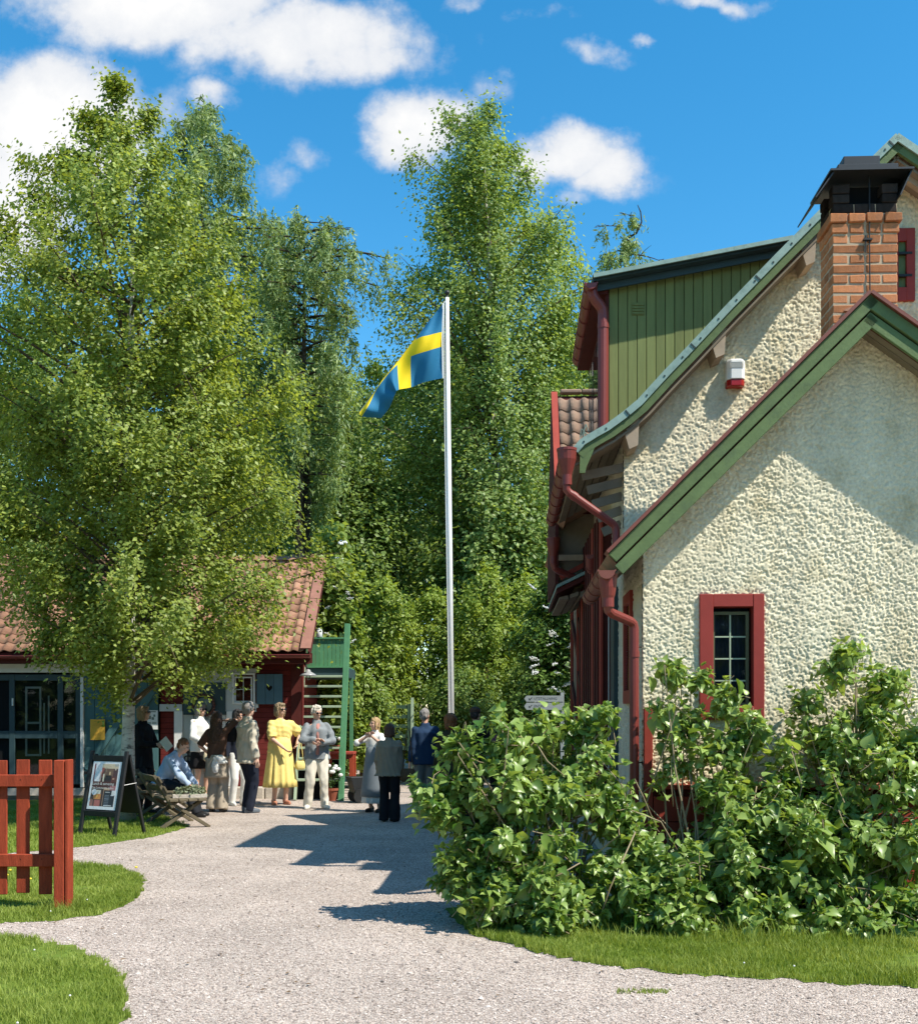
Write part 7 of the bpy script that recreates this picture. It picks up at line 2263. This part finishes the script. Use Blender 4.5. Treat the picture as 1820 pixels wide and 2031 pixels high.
# 6 man in the beige shirt
P = Pose(look=.25, hands=(V3(-.27, -.02, .80), V3(.28, .0, .79)), foot_dir=(-.2, .35), broad=1.08)
p6 = person('person in loose beige shirt and dark jeans seen half from behind', 491, 1612, 1394, R(128), P)
body(P, M_SKIN2, p6); top(P, F_BEIGE, p6, name='shirt', loose=1.22, hem=-.26, flare=1.08, seed=16, wr=.010); trousers(P, F_NAVY, p6, 1.2, .03); shoes(P, plain('grey sneakers', (.10, .12, .14), .6), p6); hair(P, H_GREY, p6, 'short', 16); glasses(P, p6, False)

# 7 woman in yellow dress
P = Pose(look=.42, hands=(V3(-.02, -.25, .98), V3(.26, -.14, 1.05)), poles=(V3(-.9, .3, -.2), V3(.9, .4, -.2)), female=True, broad=1.12)
p7 = person('person in long yellow dress and sunglasses in front of the red siding', 555, 1596, 1395, R(28), P)
body(P, M_SKIN2, p7); top(P, F_YEL, p7, name='dress_top', loose=1.13, hem=-.05, sleeve=.47, puff=.012, collar=False, seed=17, wr=.009); skirt(P, F_YEL, p7, 1.16, .30, .175, .275, 13, .15, name='dress_skirt', seed=6); shoes(P, S_TAN, p7, .95); hair(P, H_ASH, p7, 'bob', 17); glasses(P, p7)
handbag('small yellow bag on a long strap beside the yellow dress', p7.matrix_basis @ V3(.32, -.14, .60), R(20), .17, .16, .09, fabric('yellow bag', (.72, .60, .22)), strap=.34)

# 8 man in the grey jacket
P = Pose(look=.35, nod=.15, hands=(V3(-.03, -.25, 1.18), V3(.03, -.25, 1.12)), poles=(V3(-1, .2, -.3), V3(1, .2, -.3)), feet=((-.15, .0), (.13, -.03)), foot_dir=(-.35, .35), broad=1.08)
p8 = person('person with white hair in grey jacket and cream trousers, hands folded at the chest', 628, 1604, 1401, R(14), P)
body(P, M_SKIN2, p8); top(P, F_GREY, p8, loose=1.2, hem=-.17, seed=18, wr=.010); trousers(P, F_CREAM, p8, 1.22, .03, wr=.009); shoes(P, S_WHITE, p8, 1.05); hair(P, H_WHITE, p8, 'short', 18, .012); glasses(P, p8, False)
mb = MB(); up, fw = frame_of(P)
mb.loft([ring(P.hips + (P.neck - P.hips) * t + V3(0, -.055 if t < .9 else -.03, 0), V3(1, 0, 0), V3(0, 1, 0), a, b_, 14) for t, a, b_ in ((-.02, .05, .10), (.3, .045, .095), (.6, .055, .105), (.82, .06, .09), (.97, .05, .05))])
fuse('undershirt', mb, F_ROSE, p8, .012, 2, .7, .004, .08, 3)

# 9 woman in the white dress and grey apron
P = Pose(look=-.5, hands=(V3(-.04, -.20, 1.42), V3(.05, -.20, 1.40)), poles=(V3(-1, .1, -.6), V3(1, .1, -.6)), female=True)
p9 = person('person with tied blond hair in white dress and long grey apron, hands at the chin', 744, 1611, 1424, R(-25), P)
body(P, M_SKIN2, p9); top(P, F_WHITE, p9, name='blouse', loose=1.12, hem=.0, sleeve=.6, puff=.01, seed=19); skirt(P, F_WHITE, p9, 1.12, .17, .15, .26, 10, .08, name='dress_skirt', seed=8); shoes(P, S_BLACK, p9); hair(P, H_BLOND, p9, 'tied', 19)
mb = MB(); rg = []
for t in np.linspace(0, 1, 7):
    z = 1.24 - t * .95; r_ = .165 + .115 * t
    rg.append([V3(r_ * 1.03 * math.cos(a), r_ * .80 * math.sin(a) * 1.05, z) for a in np.linspace(math.pi * 1.12, math.pi * 1.88, 15)] + [V3(r_ * .99 * math.cos(a), r_ * .80 * math.sin(a) * .98, z) for a in np.linspace(math.pi * 1.88, math.pi * 1.12, 15)])
mb.loft(rg); mb.obj('apron', F_APRON, p9, smooth=True)

# 10 woman in the taupe cardigan
P = Pose(look=.1, nod=.1, hands=(V3(-.20, -.06, .84), V3(.20, -.16, .92)), female=True, broad=1.15)
p10 = person('person in taupe cardigan and black trousers seen from behind in the shade', 772, 1630, 1437, R(178), P)
body(P, M_SKIN, p10); top(P, F_TAUPE, p10, name='cardigan', loose=1.22, hem=-.20, flare=1.16, seed=20, wr=.007); trousers(P, F_BLACK, p10, 1.25, .02, flare=1.25); shoes(P, S_BLACK, p10); hair(P, hair_m('auburn hair', (.10, .045, .025)), p10, 'bob', 20)
handbag('brown shoulder bag hanging at the right side of the taupe cardigan', p10.matrix_basis @ V3(-.34, .05, .72), R(178), .24, .20, .10, fabric('brown leather', (.10, .055, .025), .1, .1, .5), strap=.62)

# 11 man in dark blue
P = Pose(look=-.6, broad=1.05)
p11 = person('person with cropped grey hair in dark blue jacket and grey trousers seen from behind', 843, 1614, 1407, R(-165), P)
body(P, M_SKIN, p11); top(P, F_DBLUE, p11, loose=1.18, hem=-.2, seed=21); trousers(P, F_GTR, p11, 1.2); shoes(P, S_BLACK, p11); hair(P, H_GREY, p11, 'crop', 21)
# 12 woman in olive coat
P = Pose(female=True, broad=1.05)
p12 = person('person with red hair in long olive coat behind the lilac tip', 893, 1622, 1417, R(180), P)
body(P, M_SKIN, p12); top(P, F_OLIVE, p12, name='coat', loose=1.2, hem=-.75, flare=1.22, seed=22); trousers(P, F_BLACK, p12, 1.1); shoes(P, S_BLACK, p12); hair(P, H_RED, p12, 'bigbob', 22)
# 13 man with cap
P = Pose(look=-.9, broad=1.08)
p13 = person('person in dark cap and dark jacket behind the lilac bush', 944, 1620, 1404, R(-150), P)
body(P, M_SKIN, p13); top(P, F_BLACK, p13, loose=1.2, hem=-.2, seed=23); trousers(P, F_CHAR, p13, 1.2); shoes(P, S_BLACK, p13); hair(P, H_DARK, p13, 'crop', 23)
r, f, u_ = head_frame(P); mb = MB(); Mh = Matrix((r, f, u_)).transposed()
mb.ellip(P.head + u_ * .065 - f * .012, (.088, .105, .065), 16, 9, Mh); mb.ellip(P.head + u_ * .048 + f * .115, (.065, .065, .008), 14, 6, Mh); mb.obj('cap', F_BROWN, p13, smooth=True)
# 14 person in magenta
P = Pose(female=True)
p14 = person('person in magenta jacket mostly hidden behind the lilac bush', 986, 1612, 1432, R(160), P)
body(P, M_SKIN, p14); top(P, F_PINK, p14, loose=1.12, seed=24); trousers(P, F_CHAR, p14, 1.1); shoes(P, S_BLACK, p14); hair(P, H_DARK, p14, 'bob', 24)
